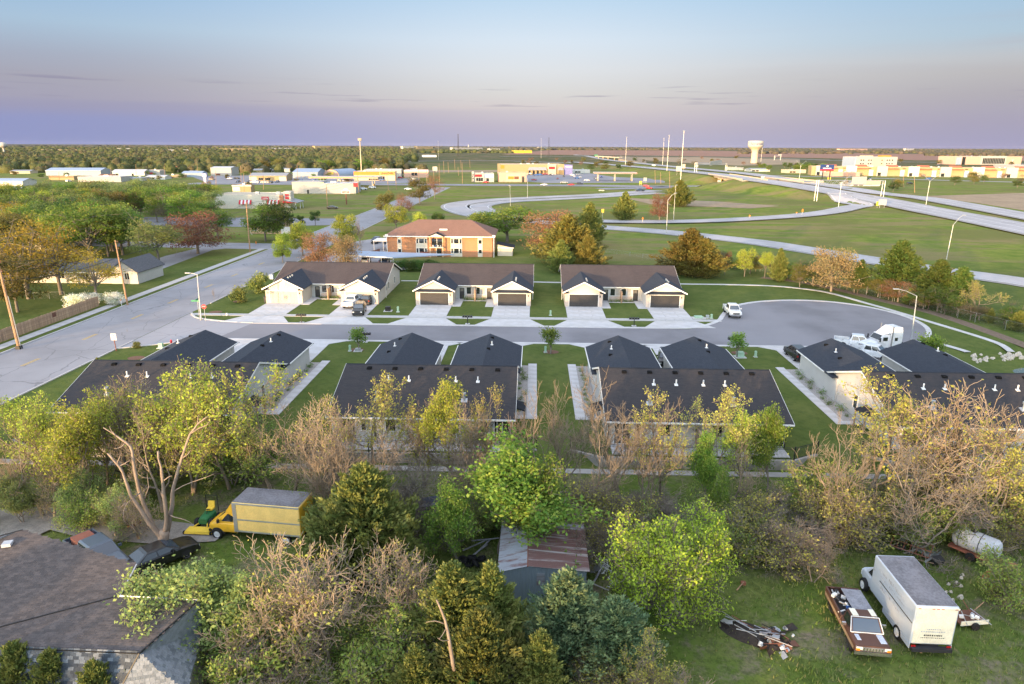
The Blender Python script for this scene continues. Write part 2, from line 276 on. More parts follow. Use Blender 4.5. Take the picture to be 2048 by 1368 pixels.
# ------------------------------------------------------------------ mesh helpers
def link(name,data,parent=None,loc=None):
 o = bpy.data.objects.new(name,data); COL.objects.link(o)
 if parent is not None: o.parent = parent
 if loc is not None: o.location = loc
 return o
def tag(o,label=None,cat=None,group=None,kind=None):
 if label: o['label'] = label
 if cat: o['category'] = cat
 if group: o['group'] = group
 if kind: o['kind'] = kind
 return o
def thing(name,label,cat,loc=(0,0,0),rz=0.0,group=None):
 o = link(name,None,None,loc); o.rotation_euler = (0,0,rz); o.empty_display_size = .3
 return tag(o,label,cat,group)
class MB:
 def __init__(s): s.v = []; s.f = []; s.m = []; s.mats = []; s.uv = None
 def mi(s,mat):
  if mat not in s.mats: s.mats.append(mat)
  return s.mats.index(mat)
 def add(s,vs,fs,mat):
  k = len(s.v); s.v.extend([tuple(map(float,p)) for p in vs]); i = s.mi(mat)
  for q in fs: s.f.append([a + k for a in q]); s.m.append(i)
  return s
 def box(s,x0,x1,y0,y1,z0,z1,mat,taper=0.0):
  t = taper
  return s.add([(x0,y0,z0),(x1,y0,z0),(x1,y1,z0),(x0,y1,z0),(x0 + t,y0 + t,z1),(x1 - t,y0 + t,z1),(x1 - t,y1 - t,z1),(x0 + t,y1 - t,z1)],
                     [(0,3,2,1),(4,5,6,7),(0,1,5,4),(1,2,6,5),(2,3,7,6),(3,0,4,7)],mat)
 def cbox(s,c,size,mat,rz=0.0,rx=0.0,ry=0.0):
  R = Matrix.Rotation(rz,3,'Z') @ Matrix.Rotation(ry,3,'Y') @ Matrix.Rotation(rx,3,'X')
  h = [a / 2 for a in size]; vs = []
  for z in (-1,1):
   for x,y in ((-1,-1),(1,-1),(1,1),(-1,1)): vs.append(tuple(Vector(c) + R @ Vector((x * h[0],y * h[1],z * h[2]))))
  return s.add(vs,[(0,3,2,1),(4,5,6,7),(0,1,5,4),(1,2,6,5),(2,3,7,6),(3,0,4,7)],mat)
 def prism(s,poly,z0,z1,mat):
  n = len(poly); vs = [(x,y,z0) for x,y in poly] + [(x,y,z1) for x,y in poly]
  return s.add(vs,[tuple(range(n - 1,-1,-1)),tuple(range(n,2 * n))] + [(i,(i + 1) % n,n + (i + 1) % n,n + i) for i in range(n)],mat)
 def extrude(s,poly,axis,a,b,mat):
  # poly of (u,z); axis 'x': u is y,extruded along x from a to b; axis 'y': u is x
  n = len(poly); mk = (lambda u,z,t: (t,u,z)) if axis == 'x' else (lambda u,z,t: (u,t,z))
  vs = [mk(u,z,a) for u,z in poly] + [mk(u,z,b) for u,z in poly]
  fs = [tuple(range(n)),tuple(range(2 * n - 1,n - 1,-1))] + [(i,n + i,n + (i + 1) % n,(i + 1) % n) for i in range(n)]
  return s.add(vs,fs,mat)
 def slab(s,pts,th,mat):   # polygon in space,thickened downwards
  n = len(pts); vs = list(pts) + [(x,y,z - th) for x,y,z in pts]
  return s.add(vs,[tuple(range(n)),tuple(range(2 * n - 1,n - 1,-1))] + [(i,n + i,n + (i + 1) % n,(i + 1) % n) for i in range(n)],mat)
 def tube(s,pts,rad,mat,n=6,caps=True):
  pts = [Vector(p) for p in pts]; rad = rad if isinstance(rad,(list,tuple)) else [rad] * len(pts)
  k = len(s.v); m = s.mi(mat); up = None
  for i,p in enumerate(pts):
   d = (pts[min(i + 1,len(pts) - 1)] - pts[max(i - 1,0)])
   if d.length < 1e-6: d = Vector((0,0,1))
   d.normalize()
   if up is None: up = d.orthogonal().normalized()
   up = (up - d * up.dot(d)); up = up.normalized() if up.length > 1e-5 else d.orthogonal().normalized()
   w = d.cross(up)
   for j in range(n):
    a = 2 * pi * j / n; q = p + (up * cos(a) + w * sin(a)) * rad[i]; s.v.append((q.x,q.y,q.z))
  for i in range(len(pts) - 1):
   for j in range(n):
    a = k + i * n + j; b = k + i * n + (j + 1) % n; s.f.append([a,b,b + n,a + n]); s.m.append(m)
  if caps:
   s.f.append([k + j for j in range(n - 1,-1,-1)]); s.m.append(m)
   e = k + (len(pts) - 1) * n; s.f.append([e + j for j in range(n)]); s.m.append(m)
  return s
 def cyl(s,p0,p1,r,mat,n=12,r1=None): return s.tube([p0,p1],[r,r1 if r1 is not None else r],mat,n)
 def lathe(s,prof,mat,n=24,c=(0,0,0)):
  k = len(s.v); m = s.mi(mat)
  for r,z in prof:
   for j in range(n): a = 2 * pi * j / n; s.v.append((c[0] + r * cos(a),c[1] + r * sin(a),c[2] + z))
  for i in range(len(prof) - 1):
   for j in range(n):
    a = k + i * n + j; b = k + i * n + (j + 1) % n; s.f.append([a,b,b + n,a + n]); s.m.append(m)
  s.f.append([k + (len(prof) - 1) * n + j for j in range(n)]); s.m.append(m)
  return s
 def mesh(s,name='mesh',smooth=False,uv=None):
  me = bpy.data.meshes.new(name); me.from_pydata(s.v,[],s.f)
  for t in s.mats: me.materials.append(MAT[t])
  me.polygons.foreach_set('material_index',s.m)
  if uv == 'roof' :
   l = me.uv_layers.new(name='UVMap'); co = s.v
   for p in me.polygons:
    nrm = p.normal; h = Vector((nrm.x,nrm.y,0))
    u = Vector((-h.y,h.x,0)).normalized() if h.length > .05 else Vector((1,0,0)); w = nrm.cross(u)
    for li in p.loop_indices:
     q = Vector(co[me.loops[li].vertex_index]); l.data[li].uv = (q.dot(u),q.dot(w))
  if smooth: me.polygons.foreach_set('use_smooth',[True] * len(me.polygons))
  me.update(); return me
 def build(s,name,parent=None,loc=None,smooth=False,uv=None): return link(name,s.mesh(name,smooth,uv),parent,loc)
def bevelobj(o,w=.03,seg=2):
 md = o.modifiers.new('bevel','BEVEL'); md.width = w; md.segments = seg; md.limit_method = 'ANGLE'; md.angle_limit = radians(40)
 return o
def copy_tree(o,loc=None,rz=None,label=None,scale=None,group=None,parent=None):
 c = o.copy(); COL.objects.link(c)
 if parent is not None: c.parent = parent
 if loc is not None: c.location = loc
 if rz is not None: c.rotation_euler = (0,0,rz)
 if scale is not None: c.scale = (scale,) * 3 if isinstance(scale,(int,float)) else scale
 if label: c['label'] = label
 if group: c['group'] = group
 for ch in KIDS.get(o.name,None) or [k for k in o.children]: copy_tree(ch,parent=c)
 return c
KIDS = {}
def textmesh(txt,size,mat,th=.01,font_scale=(1,1)):
 cu = bpy.data.curves.new('lettering','FONT'); cu.body = txt; cu.size = size; cu.extrude = th; cu.align_x = 'CENTER'; cu.align_y = 'CENTER'; cu.resolution_u = 2
 o = bpy.data.objects.new('tmp',cu); COL.objects.link(o)
 dg = bpy.context.evaluated_depsgraph_get(); me = bpy.data.meshes.new_from_object(o.evaluated_get(dg)); bpy.data.objects.remove(o); me.materials.clear(); me.materials.append(MAT[mat])
 return me
def text(txt,size,mat,parent,loc,rot,sx=1.0,name='lettering'):
 o = link(name,textmesh(txt,size,mat),parent,loc); o.rotation_euler = rot; o.scale = (sx,1,1); return o
# ------------------------------------------------------------------ terrain
def ray(px,py):
 d = _f + (px - 1024) / F * _r - (py - 684) / F * _u; return d
def Gz(px,py,z=0.0):
 d = ray(px,py); t = (z - CAMH) / d[2]; return (d[0] * t,d[1] * t)
ZLOW = -0.8
# highway lines as points read from the photograph,at the heights they really have
HW_NEAR = [(1144,324,1),(1250,332,3),(1350,341,5.3),(1440,350,6.3),(1480,356,6.3),(1536,364,5.6),(1600,373.5,4.4),(1700,390.5,2.4),(1760,401.5,1.3),(1850,420,.3),(1950,439,0),(2048,458.5,0),(2200,489,0)]
HW_FAR = [(1172,311.5,.5),(1210,319,2),(1300,329,4.5),(1380,337,6),(1480,346.5,6.3),(1536,353.5,5.6),(1640,369.5,3.8),(1700,378,2.5),(1760,387.5,1.3),(1850,397.5,.3),(1950,415,0),(2048,433,0),(2200,462,0)]
def line3(L): return np.array([(*Gz(a,b,z),z) for a,b,z in L])
NEAR_L = line3(HW_NEAR); FAR_L = line3(HW_FAR)
def resample(P,step):
 P = np.asarray(P,float); out = []
 n = len(P)
 for i in range(n - 1):
  p0 = P[max(i - 1,0)]; p1 = P[i]; p2 = P[i + 1]; p3 = P[min(i + 2,n - 1)]
  m = max(2,int(np.linalg.norm(p2[:2] - p1[:2]) / step))
  for k in range(m):
   t = k / m
   out.append(.5 * ((2 * p1) + (-p0 + p2) * t + (2 * p0 - 5 * p1 + 4 * p2 - p3) * t * t + (-p0 + 3 * p1 - 3 * p2 + p3) * t ** 3))
 out.append(P[-1]); return np.array(out)
NEAR_L = resample(NEAR_L,12); FAR_L = resample(FAR_L,12)
UNDER = [Gz(1300,373),Gz(1440,372.5),Gz(1530,372)]      # street that dips beneath the bridge
def embank(X,Y,P,half,slope=.30):
 T = np.zeros_like(X)
 for i in range(len(P) - 1):
  a = P[i]; b = P[i + 1]; d = b[:2] - a[:2]; L2 = (d ** 2).sum() + 1e-9
  t = np.clip(((X - a[0]) * d[0] + (Y - a[1]) * d[1]) / L2,0,1)
  dist = np.hypot(X - a[0] - t * d[0],Y - a[1] - t * d[1]); z = a[2] + (b[2] - a[2]) * t
  T = np.maximum(T,z - np.maximum(0,dist - half) * slope)
 return T
YU = (Gz(1440,372.5)[1])
def terrain(X,Y):
 X = np.asarray(X,float); Y = np.asarray(Y,float)
 T = np.zeros(np.broadcast(X,Y).shape)
 T = np.maximum(T,embank(X,Y,NEAR_L,13)); T = np.maximum(T,embank(X,Y,FAR_L,11))
 # cut where the cross street passes beneath the highway
 du = np.maximum(0,np.abs(Y - YU) - 13); cut = np.where(X < 320,du * .55,99)
 T = np.minimum(T,cut)
 low = 1 - np.clip((Y - 56.55) / .6,0,1)
 side = np.clip((X - 30) / 8,0,1)
 T = T + ZLOW * low
 # creek hollow on the right
 T = T - 1.3 * np.exp(-(((X - 66) / 7) ** 2 + ((Y - 86) / 5) ** 2))
 return T
_HB = [(float(a[0]),float(a[1]),float(a[2]),float(b[0]),float(b[1]),float(b[2])) for P_ in (NEAR_L,FAR_L) for a,b in zip(P_[:-1],P_[1:])]
_bx0 = min(q[0] for q in _HB) - 40; _by0 = min(q[1] for q in _HB) - 40; _by1 = max(q[1] for q in _HB) + 40
def H0(x,y):
 x = float(x); y = float(y); T = 0.0
 if x > _bx0 and _by0 < y < _by1:
  for ax,ay,az,bx,by,bz in _HB:
   if abs(ax - x) > 60 or abs(ay - y) > 60: continue
   dx = bx - ax; dy = by - ay; t = min(1,max(0,((x - ax) * dx + (y - ay) * dy) / (dx * dx + dy * dy + 1e-9)))
   z = az + (bz - az) * t - max(0,hypot(x - ax - t * dx,y - ay - t * dy) - 12) * .30
   if z > T: T = z
  if x < 320: T = min(T,max(0,abs(y - YU) - 13) * .55)
 T += ZLOW * (1 - min(1,max(0,(y - 56.55) / .6)))
 if 30 < x < 100 and 60 < y < 110: T -= 1.3 * math.exp(-(((x - 66) / 7) ** 2 + ((y - 86) / 5) ** 2))
 return T
def at(px,py,dz=0.0):
 z = 0.0
 for _ in range(6):
  x,y = Gz(px,py,z); z = H0(x,y)
 return (x,y,z + dz)
def axis(segs):
 out = []
 for a,b,st in segs:
  n = max(1,int(round((b - a) / st))); out += list(np.linspace(a,b,n,endpoint=False))
 out.append(segs[-1][1]); return np.array(out)
xs = axis([(-30000,-6000,3000),(-6000,-1500,450),(-1500,-300,60),(-300,-90,14),(-90,60,5),(60,78,1.2),(78,420,5.5),(420,900,30),(900,6000,400),(6000,30000,3000)])
ys = axis([(-3000,-100,300),(-100,50,8),(50,56.4,1.6),(56.4,57.3,.15),(57.3,80,4),(80,92,1.2),(92,150,6),(150,1000,6),(1000,3000,100),(3000,45000,3000)])
XX,YY = np.meshgrid(xs,ys); ZZ = terrain(XX,YY)
# rough ground gets a little relief
_rng = np.random.default_rng(5)
bump = np.zeros_like(ZZ)
for k in range(10):
 a = _rng.uniform(0,2 * pi); wv = _rng.uniform(.05,.35); bump += np.sin((XX * cos(a) + YY * sin(a)) * wv + _rng.uniform(0,6)) * .03
ZZ = ZZ + np.where((YY < 54) & (YY > -100),bump - .05,0)
nx,ny = len(xs),len(ys)
gm = bpy.data.meshes.new('ground')
vv = np.stack([XX.ravel(),YY.ravel(),ZZ.ravel()],1)
idx = np.arange(nx * ny).reshape(ny,nx); q = np.stack([idx[:-1,:-1].ravel(),idx[:-1,1:].ravel(),idx[1:,1:].ravel(),idx[1:,:-1].ravel()],1)
gm.from_pydata(vv.tolist(),[],q.tolist()); gm.polygons.foreach_set('use_smooth',[True] * len(gm.polygons))
def ground_material():
 m,nt,b,_ = _nt('grass_ground'); oc = OBJC(nt); sp = nt.nodes.new('ShaderNodeSeparateXYZ'); L_(nt,oc,sp.inputs[0]); X,Y = sp.outputs[0],sp.outputs[1]
 nL = NOISE(nt,oc,.02,5,.6); nM = NOISE(nt,oc,.18,6,.65); nF = NOISE(nt,oc,3.0,5,.75); nS = NOISE(nt,oc,.05,6,.6,(.5,1.6,1)); nV = NOISE(nt,oc,.9,5,.7)
 # mown lawn
 lawn = MIX(nt,STEP(nt,nM,.35,.68),(.092,.125,.026),(.142,.162,.044)); lawn = MIX(nt,MTH(nt,'MULTIPLY',STEP(nt,nV,.42,.66),.5),lawn,(.048,.082,.018))
 w = nt.nodes.new('ShaderNodeTexWave'); w.inputs['Scale'].default_value = .5; w.inputs['Distortion'].default_value = .6; w.inputs['Detail'].default_value = 2; w.bands_direction = 'DIAGONAL'; L_(nt,oc,w.inputs[0])
 lawn = MIX(nt,MTH(nt,'MULTIPLY',w.outputs[0],.2),lawn,(.12,.16,.05)); lawn = MIX(nt,MTH(nt,'MULTIPLY',nF,.3),lawn,(.035,.055,.015))
 # interchange grass with straw coloured drifts
 fld = MIX(nt,STEP(nt,nM,.3,.7),(.105,.16,.022),(.195,.22,.045)); fld = MIX(nt,MTH(nt,'MULTIPLY',STEP(nt,nS,.45,.60),.8),fld,(.23,.18,.085)); fld = MIX(nt,STEP(nt,nL,.50,.60),fld,(.15,.155,.045)); fld = MIX(nt,MTH(nt,'MULTIPLY',STEP(nt,nV,.5,.7),.35),fld,(.065,.095,.025))
 # rough yard in the foreground
 rough = MIX(nt,STEP(nt,nM,.35,.65),(.095,.145,.025),(.14,.165,.045)); rough = MIX(nt,STEP(nt,NOISE(nt,oc,.22,7,.72),.49,.64),rough,(.20,.165,.12)); rough = MIX(nt,MTH(nt,'MULTIPLY',STEP(nt,nF,.42,.62),.55),rough,(.04,.06,.016))
 rough = MIX(nt,MTH(nt,'MULTIPLY',STEP(nt,nV,.5,.66),.4),rough,(.15,.155,.06))
 f1 = STEP(nt,MTH(nt,'ADD',Y,MTH(nt,'MULTIPLY',nM,3)),55,58); f2 = STEP(nt,MTH(nt,'ADD',Y,MTH(nt,'MULTIPLY',nM,10)),150,190)
 c = MIX(nt,f1,rough,lawn); c = MIX(nt,f2,c,fld)
 far = STEP(nt,MTH(nt,'ADD',Y,MTH(nt,'MULTIPLY',nL,400)),900,1500)
 c = MIX(nt,far,c,MIX(nt,STEP(nt,nL,.45,.55),(.07,.085,.03),(.15,.12,.07)))
 L_(nt,c,b.inputs['Base Color']); b.inputs['Roughness'].default_value = .95; b.inputs['Specular IOR Level'].default_value = .1
 BUMP(nt,b,MTH(nt,'ADD',nF,nV),.12,.7)
 return m
gm.materials.append(ground_material()); gm.update(); go = link('ground',gm); go['kind'] = 'structure'
def struct(name,mb,**k):
 o = mb.build(name,**k); o['kind'] = 'structure'; return o
def ribbon(name,pts,width,mat,dz=.03,step=4,across=1,zfun=True,skirt=0.0):
 P = resample([(p[0],p[1],p[2] if len(p) > 2 else 0) for p in pts],step); mb = MB(); n = len(P); vs = []; fs = []
 for i in range(n):
  d = P[min(i + 1,n - 1)] - P[max(i - 1,0)]; d = d[:2] / (np.hypot(d[0],d[1]) + 1e-9); nn = (-d[1],d[0])
  w = width if not callable(width) else width(i / (n - 1))
  for k in range(across + 1):
   s_ = (k / across - .5) * w; x = P[i][0] + nn[0] * s_; y = P[i][1] + nn[1] * s_
   vs.append((x,y,(H0(x,y) if zfun is True else P[i][2]) + dz))
 for i in range(n - 1):
  for k in range(across):
   a = i * (across + 1) + k; fs.append((a + 1,a,a + across + 1,a + across + 2))
 mb.add(vs,fs,mat); return struct(name,mb)
def sheet(name,poly,z,mat,th=0.0):
 mb = MB()
 if th: mb.prism(poly,z - th,z,mat)
 else: mb.add([(x,y,z) for x,y in poly],[tuple(range(len(poly)))],mat)
 return struct(name,mb)
# ---- main road (runs away from the camera on the left),its sidewalk,kerbs and dashes
RX0,RX1 = -71.0,-57.2
sheet('main_road',[(RX0,20),(RX1,20),(RX1,470),(RX0 - 1,470)],.012,'asphalt_main')
mb = MB()
for x in (RX0 - .2,RX1 + .02):
 y = 20
 while y < 300:
  if not (x > -60 and 90 < y < 106): mb.box(x,x + .18,y,y + 11.9,0,.12,'concrete')
  y += 12
struct('road_kerb',mb)
mb = MB(); y = 30.0
for y in [Gz(84,725)[1] - 24,Gz(84,725)[1] - 12,Gz(84,725)[1],Gz(194,674)[1],Gz(282,633.5)[1],Gz(350,603)[1],Gz(415,572)[1],Gz(462,550)[1],Gz(510,527)[1],178,190,202,214,226,238]:
 mb.box(-64.75,-64.6,y - 1.6,y + 1.6,.016,.02,'dash_yellow')
 mb.box(-64.45,-64.3,y - 1.6,y + 1.6,.016,.02,'dash_yellow')
struct('lane_dashes',mb)
def slabs(name,x0,x1,y0,y1,nxs,nys,z,mat,parent,th=.1,gap=.025,rz=None):
 me = {}
 dx = (x1 - x0) / nxs; dy = (y1 - y0) / nys
 m1 = MB().box(-dx / 2 + gap / 2,dx / 2 - gap / 2,-dy / 2 + gap / 2,dy / 2 - gap / 2,-th,0,mat).mesh('slab')
 for i in range(nxs):
  for j in range(nys):
   o = link(name,m1,parent,(x0 + (i + .5) * dx,y0 + (j + .5) * dy,z + random.uniform(-.004,.004)))
random.seed(3)
side = struct('sidewalk',MB().box(-74.35,-72.55,20,182,-.05,.01,'mulch')); slabs('paving_slab',-74.3,-72.6,20,182,1,90,.05,'concrete_b',side)
# side streets on the left
sheet('side_street',[(-71,181),(-71,192),(-300,204),(-300,194)],.016,'asphalt_main')
sheet('side_driveway',[Gz(268,535),Gz(300,547),Gz(425,500),Gz(490,492),Gz(430,488),Gz(330,512)],.02,'asphalt_main')
sheet('parking_lot',[(-71.5,240),(-71.5,262),(-150,262),(-150,236),(-100,232)],.016,'asphalt_far')
# ---- cul-de-sac street
SY0,SY1 = 93.9,102.6
# flared concrete apron where it meets the main road
ap = [(-57.1,108.5),(-57.1,88.5),(-53,90.5),(-49.5,92.6),(-46,93.9),(-44.2,102.6),(-50,103.6),(-54.6,105.4)]
sheet('street_apron',ap,.016,'apron')
circ = []
cds = [(1400,655),(1440,643),(1450,632),(1462,619),(1485,610),(1525,604),(1580,601.5),(1640,603),(1700,609),(1760,620),(1810,634),(1845,652),(1852,668),(1838,683),(1800,694),(1740,700)]
cp = [Gz(a,b) for a,b in cds]
poly = [(-46,SY0),(cp[-1][0] - 12,SY0)] + [cp[-1]][:0]
cpr = resample([(p[0],p[1],0) for p in cp],1.2)[:,:2]
road = [(-46,SY0),(44,SY0)] + [tuple(p) for p in cpr[::-1]] + [(24,SY1),(-44.2,SY1)]
sheet('cul_de_sac_street',road,.012,'asphalt')
# kerb and gutter: two lighter strips
def strip(name,pts,w,z0,z1,mat,step=1.0,off=0.0):
 P = resample([(p[0],p[1],0) for p in pts],step)[:,:2]; mb = MB(); n = len(P); vs = []; fs = []
 for i in range(n):
  d = P[min(i + 1,n - 1)] - P[max(i - 1,0)]; d = d / (np.hypot(*d) + 1e-9); nn = np.array((-d[1],d[0]))
  a = P[i] + nn * off; b = a + nn * w
  vs += [(a[0],a[1],z1),(b[0],b[1],z1),(b[0],b[1],z0),(a[0],a[1],z0)]
 for i in range(n - 1):
  k = i * 4
  for j in range(4): fs.append((k + j,k + (j + 1) % 4,k + 4 + (j + 1) % 4,k + 4 + j))
 fs += [(0,3,2,1),tuple(4 * (n - 1) + j for j in (0,1,2,3))]
 mb.add(vs,fs,mat); return struct(name,mb)
strip('street_kerb',[(-44.2,SY1),(-20,SY1),(0,SY1),(20,SY1 + .05)] + [tuple(p) for p in cp],.75,0,.06,'concrete')
strip('street_kerb',[(44.5,SY0),(20,SY0),(-20,SY0),(-45.5,SY0)],.65,0,.06,'concrete')
strip('street_kerb',[(-45.8,SY0 - .1),(-49.5,92.4),(-53,90.3),(-57.1,88.2)],.35,0,.10,'concrete')
strip('street_kerb',[(-57.1,108.7),(-54.6,105.5),(-50,103.7),(-44.2,102.7)],.35,0,.10,'concrete')
# white concrete flume that curves round behind the cul-de-sac
fl = [Gz(a,b) for a,b in [(800,561),(830,561.5)]]
strip('drainage_flume',[Gz(a,b) for a,b in [(1062,563),(1130,564.5),(1290,566),(1380,567.5),(1460,568.5),(1540,571),(1600,576),(1660,585),(1740,607),(1800,624),(1860,642),(1920,660),(1975,677),(2010,690),(2030,704)]],-.9,0,.05,'concrete')
strip('drainage_flume',[Gz(803,561),Gz(838,561.5)],-.6,0,.05,'concrete')
strip('drainage_flume',[Gz(1846,682),Gz(1880,686),Gz(1930,700),Gz(1942,704)],-.9,0,.05,'concrete')
# ---- highway,ramps,cross street
def dash_line(name,P,off,mat='white',dz=.07,w=.3,dash=None):
 ribbon(name,P,w,mat,dz)
nl = [tuple(p) for p in NEAR_L]; fl_ = [tuple(p) for p in FAR_L]
ribbon('highway',nl,19,'highway',.50,10,2,zfun=False); ribbon('highway',fl_,14.5,'highway',.50,10,2,zfun=False)
ribbon('highway_shoulder',nl,22,'oldcon',.44,10,2,zfun=False); ribbon('highway_shoulder',fl_,17.5,'oldcon',.44,10,2,zfun=False)
def offs(P,o):
 P = np.asarray(P,float)[:,:3]; out = []
 for i in range(len(P)):
  d = P[min(i + 1,len(P) - 1)] - P[max(i - 1,0)]; d = d[:2] / np.hypot(d[0],d[1]); out.append((P[i][0] - d[1] * o,P[i][1] + d[0] * o,P[i][2]))
 return out
for P in (nl,fl_):
 for o in (-6.4,0,6.0): ribbon('edge_line',offs(P,o),.35,'white',.54,10,1,zfun=False)
def roadpx(name,pts,w,mat='highway',edge=True,sh=2.4):
 P = [at(a,b) for a,b in pts]
 ribbon(name,P,w,mat,.17,5,3)
 ribbon('road_shoulder',P,w + sh,'oldcon',.12,5,3)
 if edge:
  Pr = resample(P,5)
  for o in (-w / 2 + .5,w / 2 - .5): ribbon('edge_line',offs(Pr,o),.28,'white',.21,5,1)
LOOP = [(1672,389.5),(1700,394.5),(1719,400),(1724,407),(1706,415),(1665,424),(1600,432),(1500,439),(1400,443.5),(1300,445),(1200,444)]
P = [at(a,b) for a,b in LOOP]
ribbon('loop_ramp',P,9.5,'highway',.42,3,6); ribbon('road_shoulder',P,10.8,'oldcon',.36,3,6)
Pr = resample(P,5); ribbon('edge_line',offs(Pr,4.2),.25,'white',.46,5,1); ribbon('edge_line',offs(Pr,-4.2),.25,'white',.46,5,1)
roadpx('exit_ramp',[(960,432),(1050,442),(1150,450),(1200,454.5),(1330,464.5),(1500,483),(1600,498),(1700,514),(1870,540.5),(2048,565),(2250,600)],9.5)
roadpx('loop_ramp',[(1310,381),(1250,386),(1190,390),(1100,394),(1010,398.5),(950,403),(915,409),(913,417),(940,427),(985,435),(1060,444)],11)
roadpx('loop_ramp',[(1320,386),(1250,390),(1190,394.5),(1100,399),(1020,403),(975,408),(958,414),(975,424),(1010,431),(1080,440)],9.0)
roadpx('cross_street',[(380,367),(600,368),(800,369),(950,370),(1150,371),(1300,373),(1440,373),(1520,372.5)],20,'asphalt_far',True,3)
roadpx('cross_street',[(1200,378),(1290,376),(1340,374)],14,'asphalt_far',False)
roadpx('far_highway',[(-500,340),(0,335),(400,326),(800,322.5),(1000,321.5),(1150,325)],12,'highway',False)
roadpx('frontage_road',[(1500,350),(1700,355),(1900,361),(2100,366)],9,'highway',False)
roadpx('far_highway',[(1000,313),(1300,312.5),(1500,315),(1700,321.5),(1900,325),(2100,328)],16,'highway',False)
roadpx('flyover_road',[(1172,311.5),(1150,309.5),(1190,308.5),(1330,311)],9,'highway',False)
sheet('parking_lot',[Gz(a,b) for a,b in [(1010,361),(1000,353),(1060,346.5),(1180,346.5),(1230,354),(1330,358),(1330,365),(1100,366)]],.02,'asphalt_far')
sheet('parking_lot',[Gz(a,b) for a,b in [(420,367),(380,352),(560,350),(700,356),(840,357),(840,366)]],.02,'asphalt_far')
sheet('plowed_field',[Gz(a,b) for a,b in [(1000,308.5),(1100,300),(1400,301),(2100,312),(2400,314),(2400,323),(1850,320.5),(1560,314.5),(1300,311)]],.06,'plowed')
sheet('dry_field',[Gz(a,b) for a,b in [(1225,314.5),(1400,314),(1600,319),(1600,328),(1480,331),(1420,329),(1300,321)]],.05,'straw'); sheet('dry_field',[Gz(a,b) for a,b in [(780,345),(1000,344),(1000,340),(800,340)]],.05,'straw'); sheet('dry_field',[Gz(a,b) for a,b in [(1250,396),(1420,402),(1560,412),(1500,417),(1300,408)]],.05,'straw')
sheet('dry_field',[Gz(a,b) for a,b in [(1850,392),(2048,386),(2200,384),(2200,433),(2048,421),(1950,405),(1860,395)]],.05,'straw')
# ---- gravel drive,creek and rocks
sheet('gravel_drive',[Gz(a,b,ZLOW) for a,b in [(0,1022),(60,1018),(150,1016),(230,1025),(300,1040),(400,1052),(460,1062),(430,1085),(330,1092),(240,1085),(150,1075),(100,1062),(60,1080),(0,1080)]],ZLOW + .11,'drive_gravel')
pond = MB(); c = at(2010,732); n = 24
pond.add([(c[0] + 7.5 * cos(a) * (1 + .15 * sin(3 * a)),c[1] + 2.3 * sin(a),-1.0) for a in [2 * pi * i / n for i in range(n)]],[tuple(range(n))],'water_mat')
struct('creek_water',pond)
# ------------------------------------------------------------------ duplex houses
def window(parent,x,y,z,w,h,face=-1,frame='trim',pane='glass',axis='x',mull=1,blind=0):
 """window on a wall; axis 'x': wall runs along x and faces y*face; axis 'y': wall runs along y and faces x*face"""
 def B(mb,u0,u1,d0,d1,z0,z1,m):
  d0,d1 = sorted((d0 * face,d1 * face))
  return mb.box(x + u0,x + u1,y + d0,y + d1,z0,z1,m) if axis == 'x' else mb.box(x + d0,x + d1,y + u0,y + u1,z0,z1,m)
 fr = MB(); t = .07
 B(fr,-w / 2 - t,w / 2 + t,0,.06,z - t,z,frame); B(fr,-w / 2 - t,w / 2 + t,0,.06,z + h,z + h + t,frame)
 for s in (-1,1): B(fr,min(s * w / 2,s * (w / 2 + t)),max(s * w / 2,s * (w / 2 + t)),0,.06,z,z + h,frame)
 for k in range(1,mull + 1):
  u = -w / 2 + w * k / (mull + 1); B(fr,u - .03,u + .03,.001,.05,z,z + h,frame)
 o = fr.build('window',parent)
 n = mull + 1
 for k in range(n):
  u0 = -w / 2 + w * k / n + .03; u1 = -w / 2 + w * (k + 1) / n - .03
  B(MB(),u0,u1,.002,.02,z + .01,z + h - .01,blind if (blind and k % 2) else pane).build('pane',o)
 return o
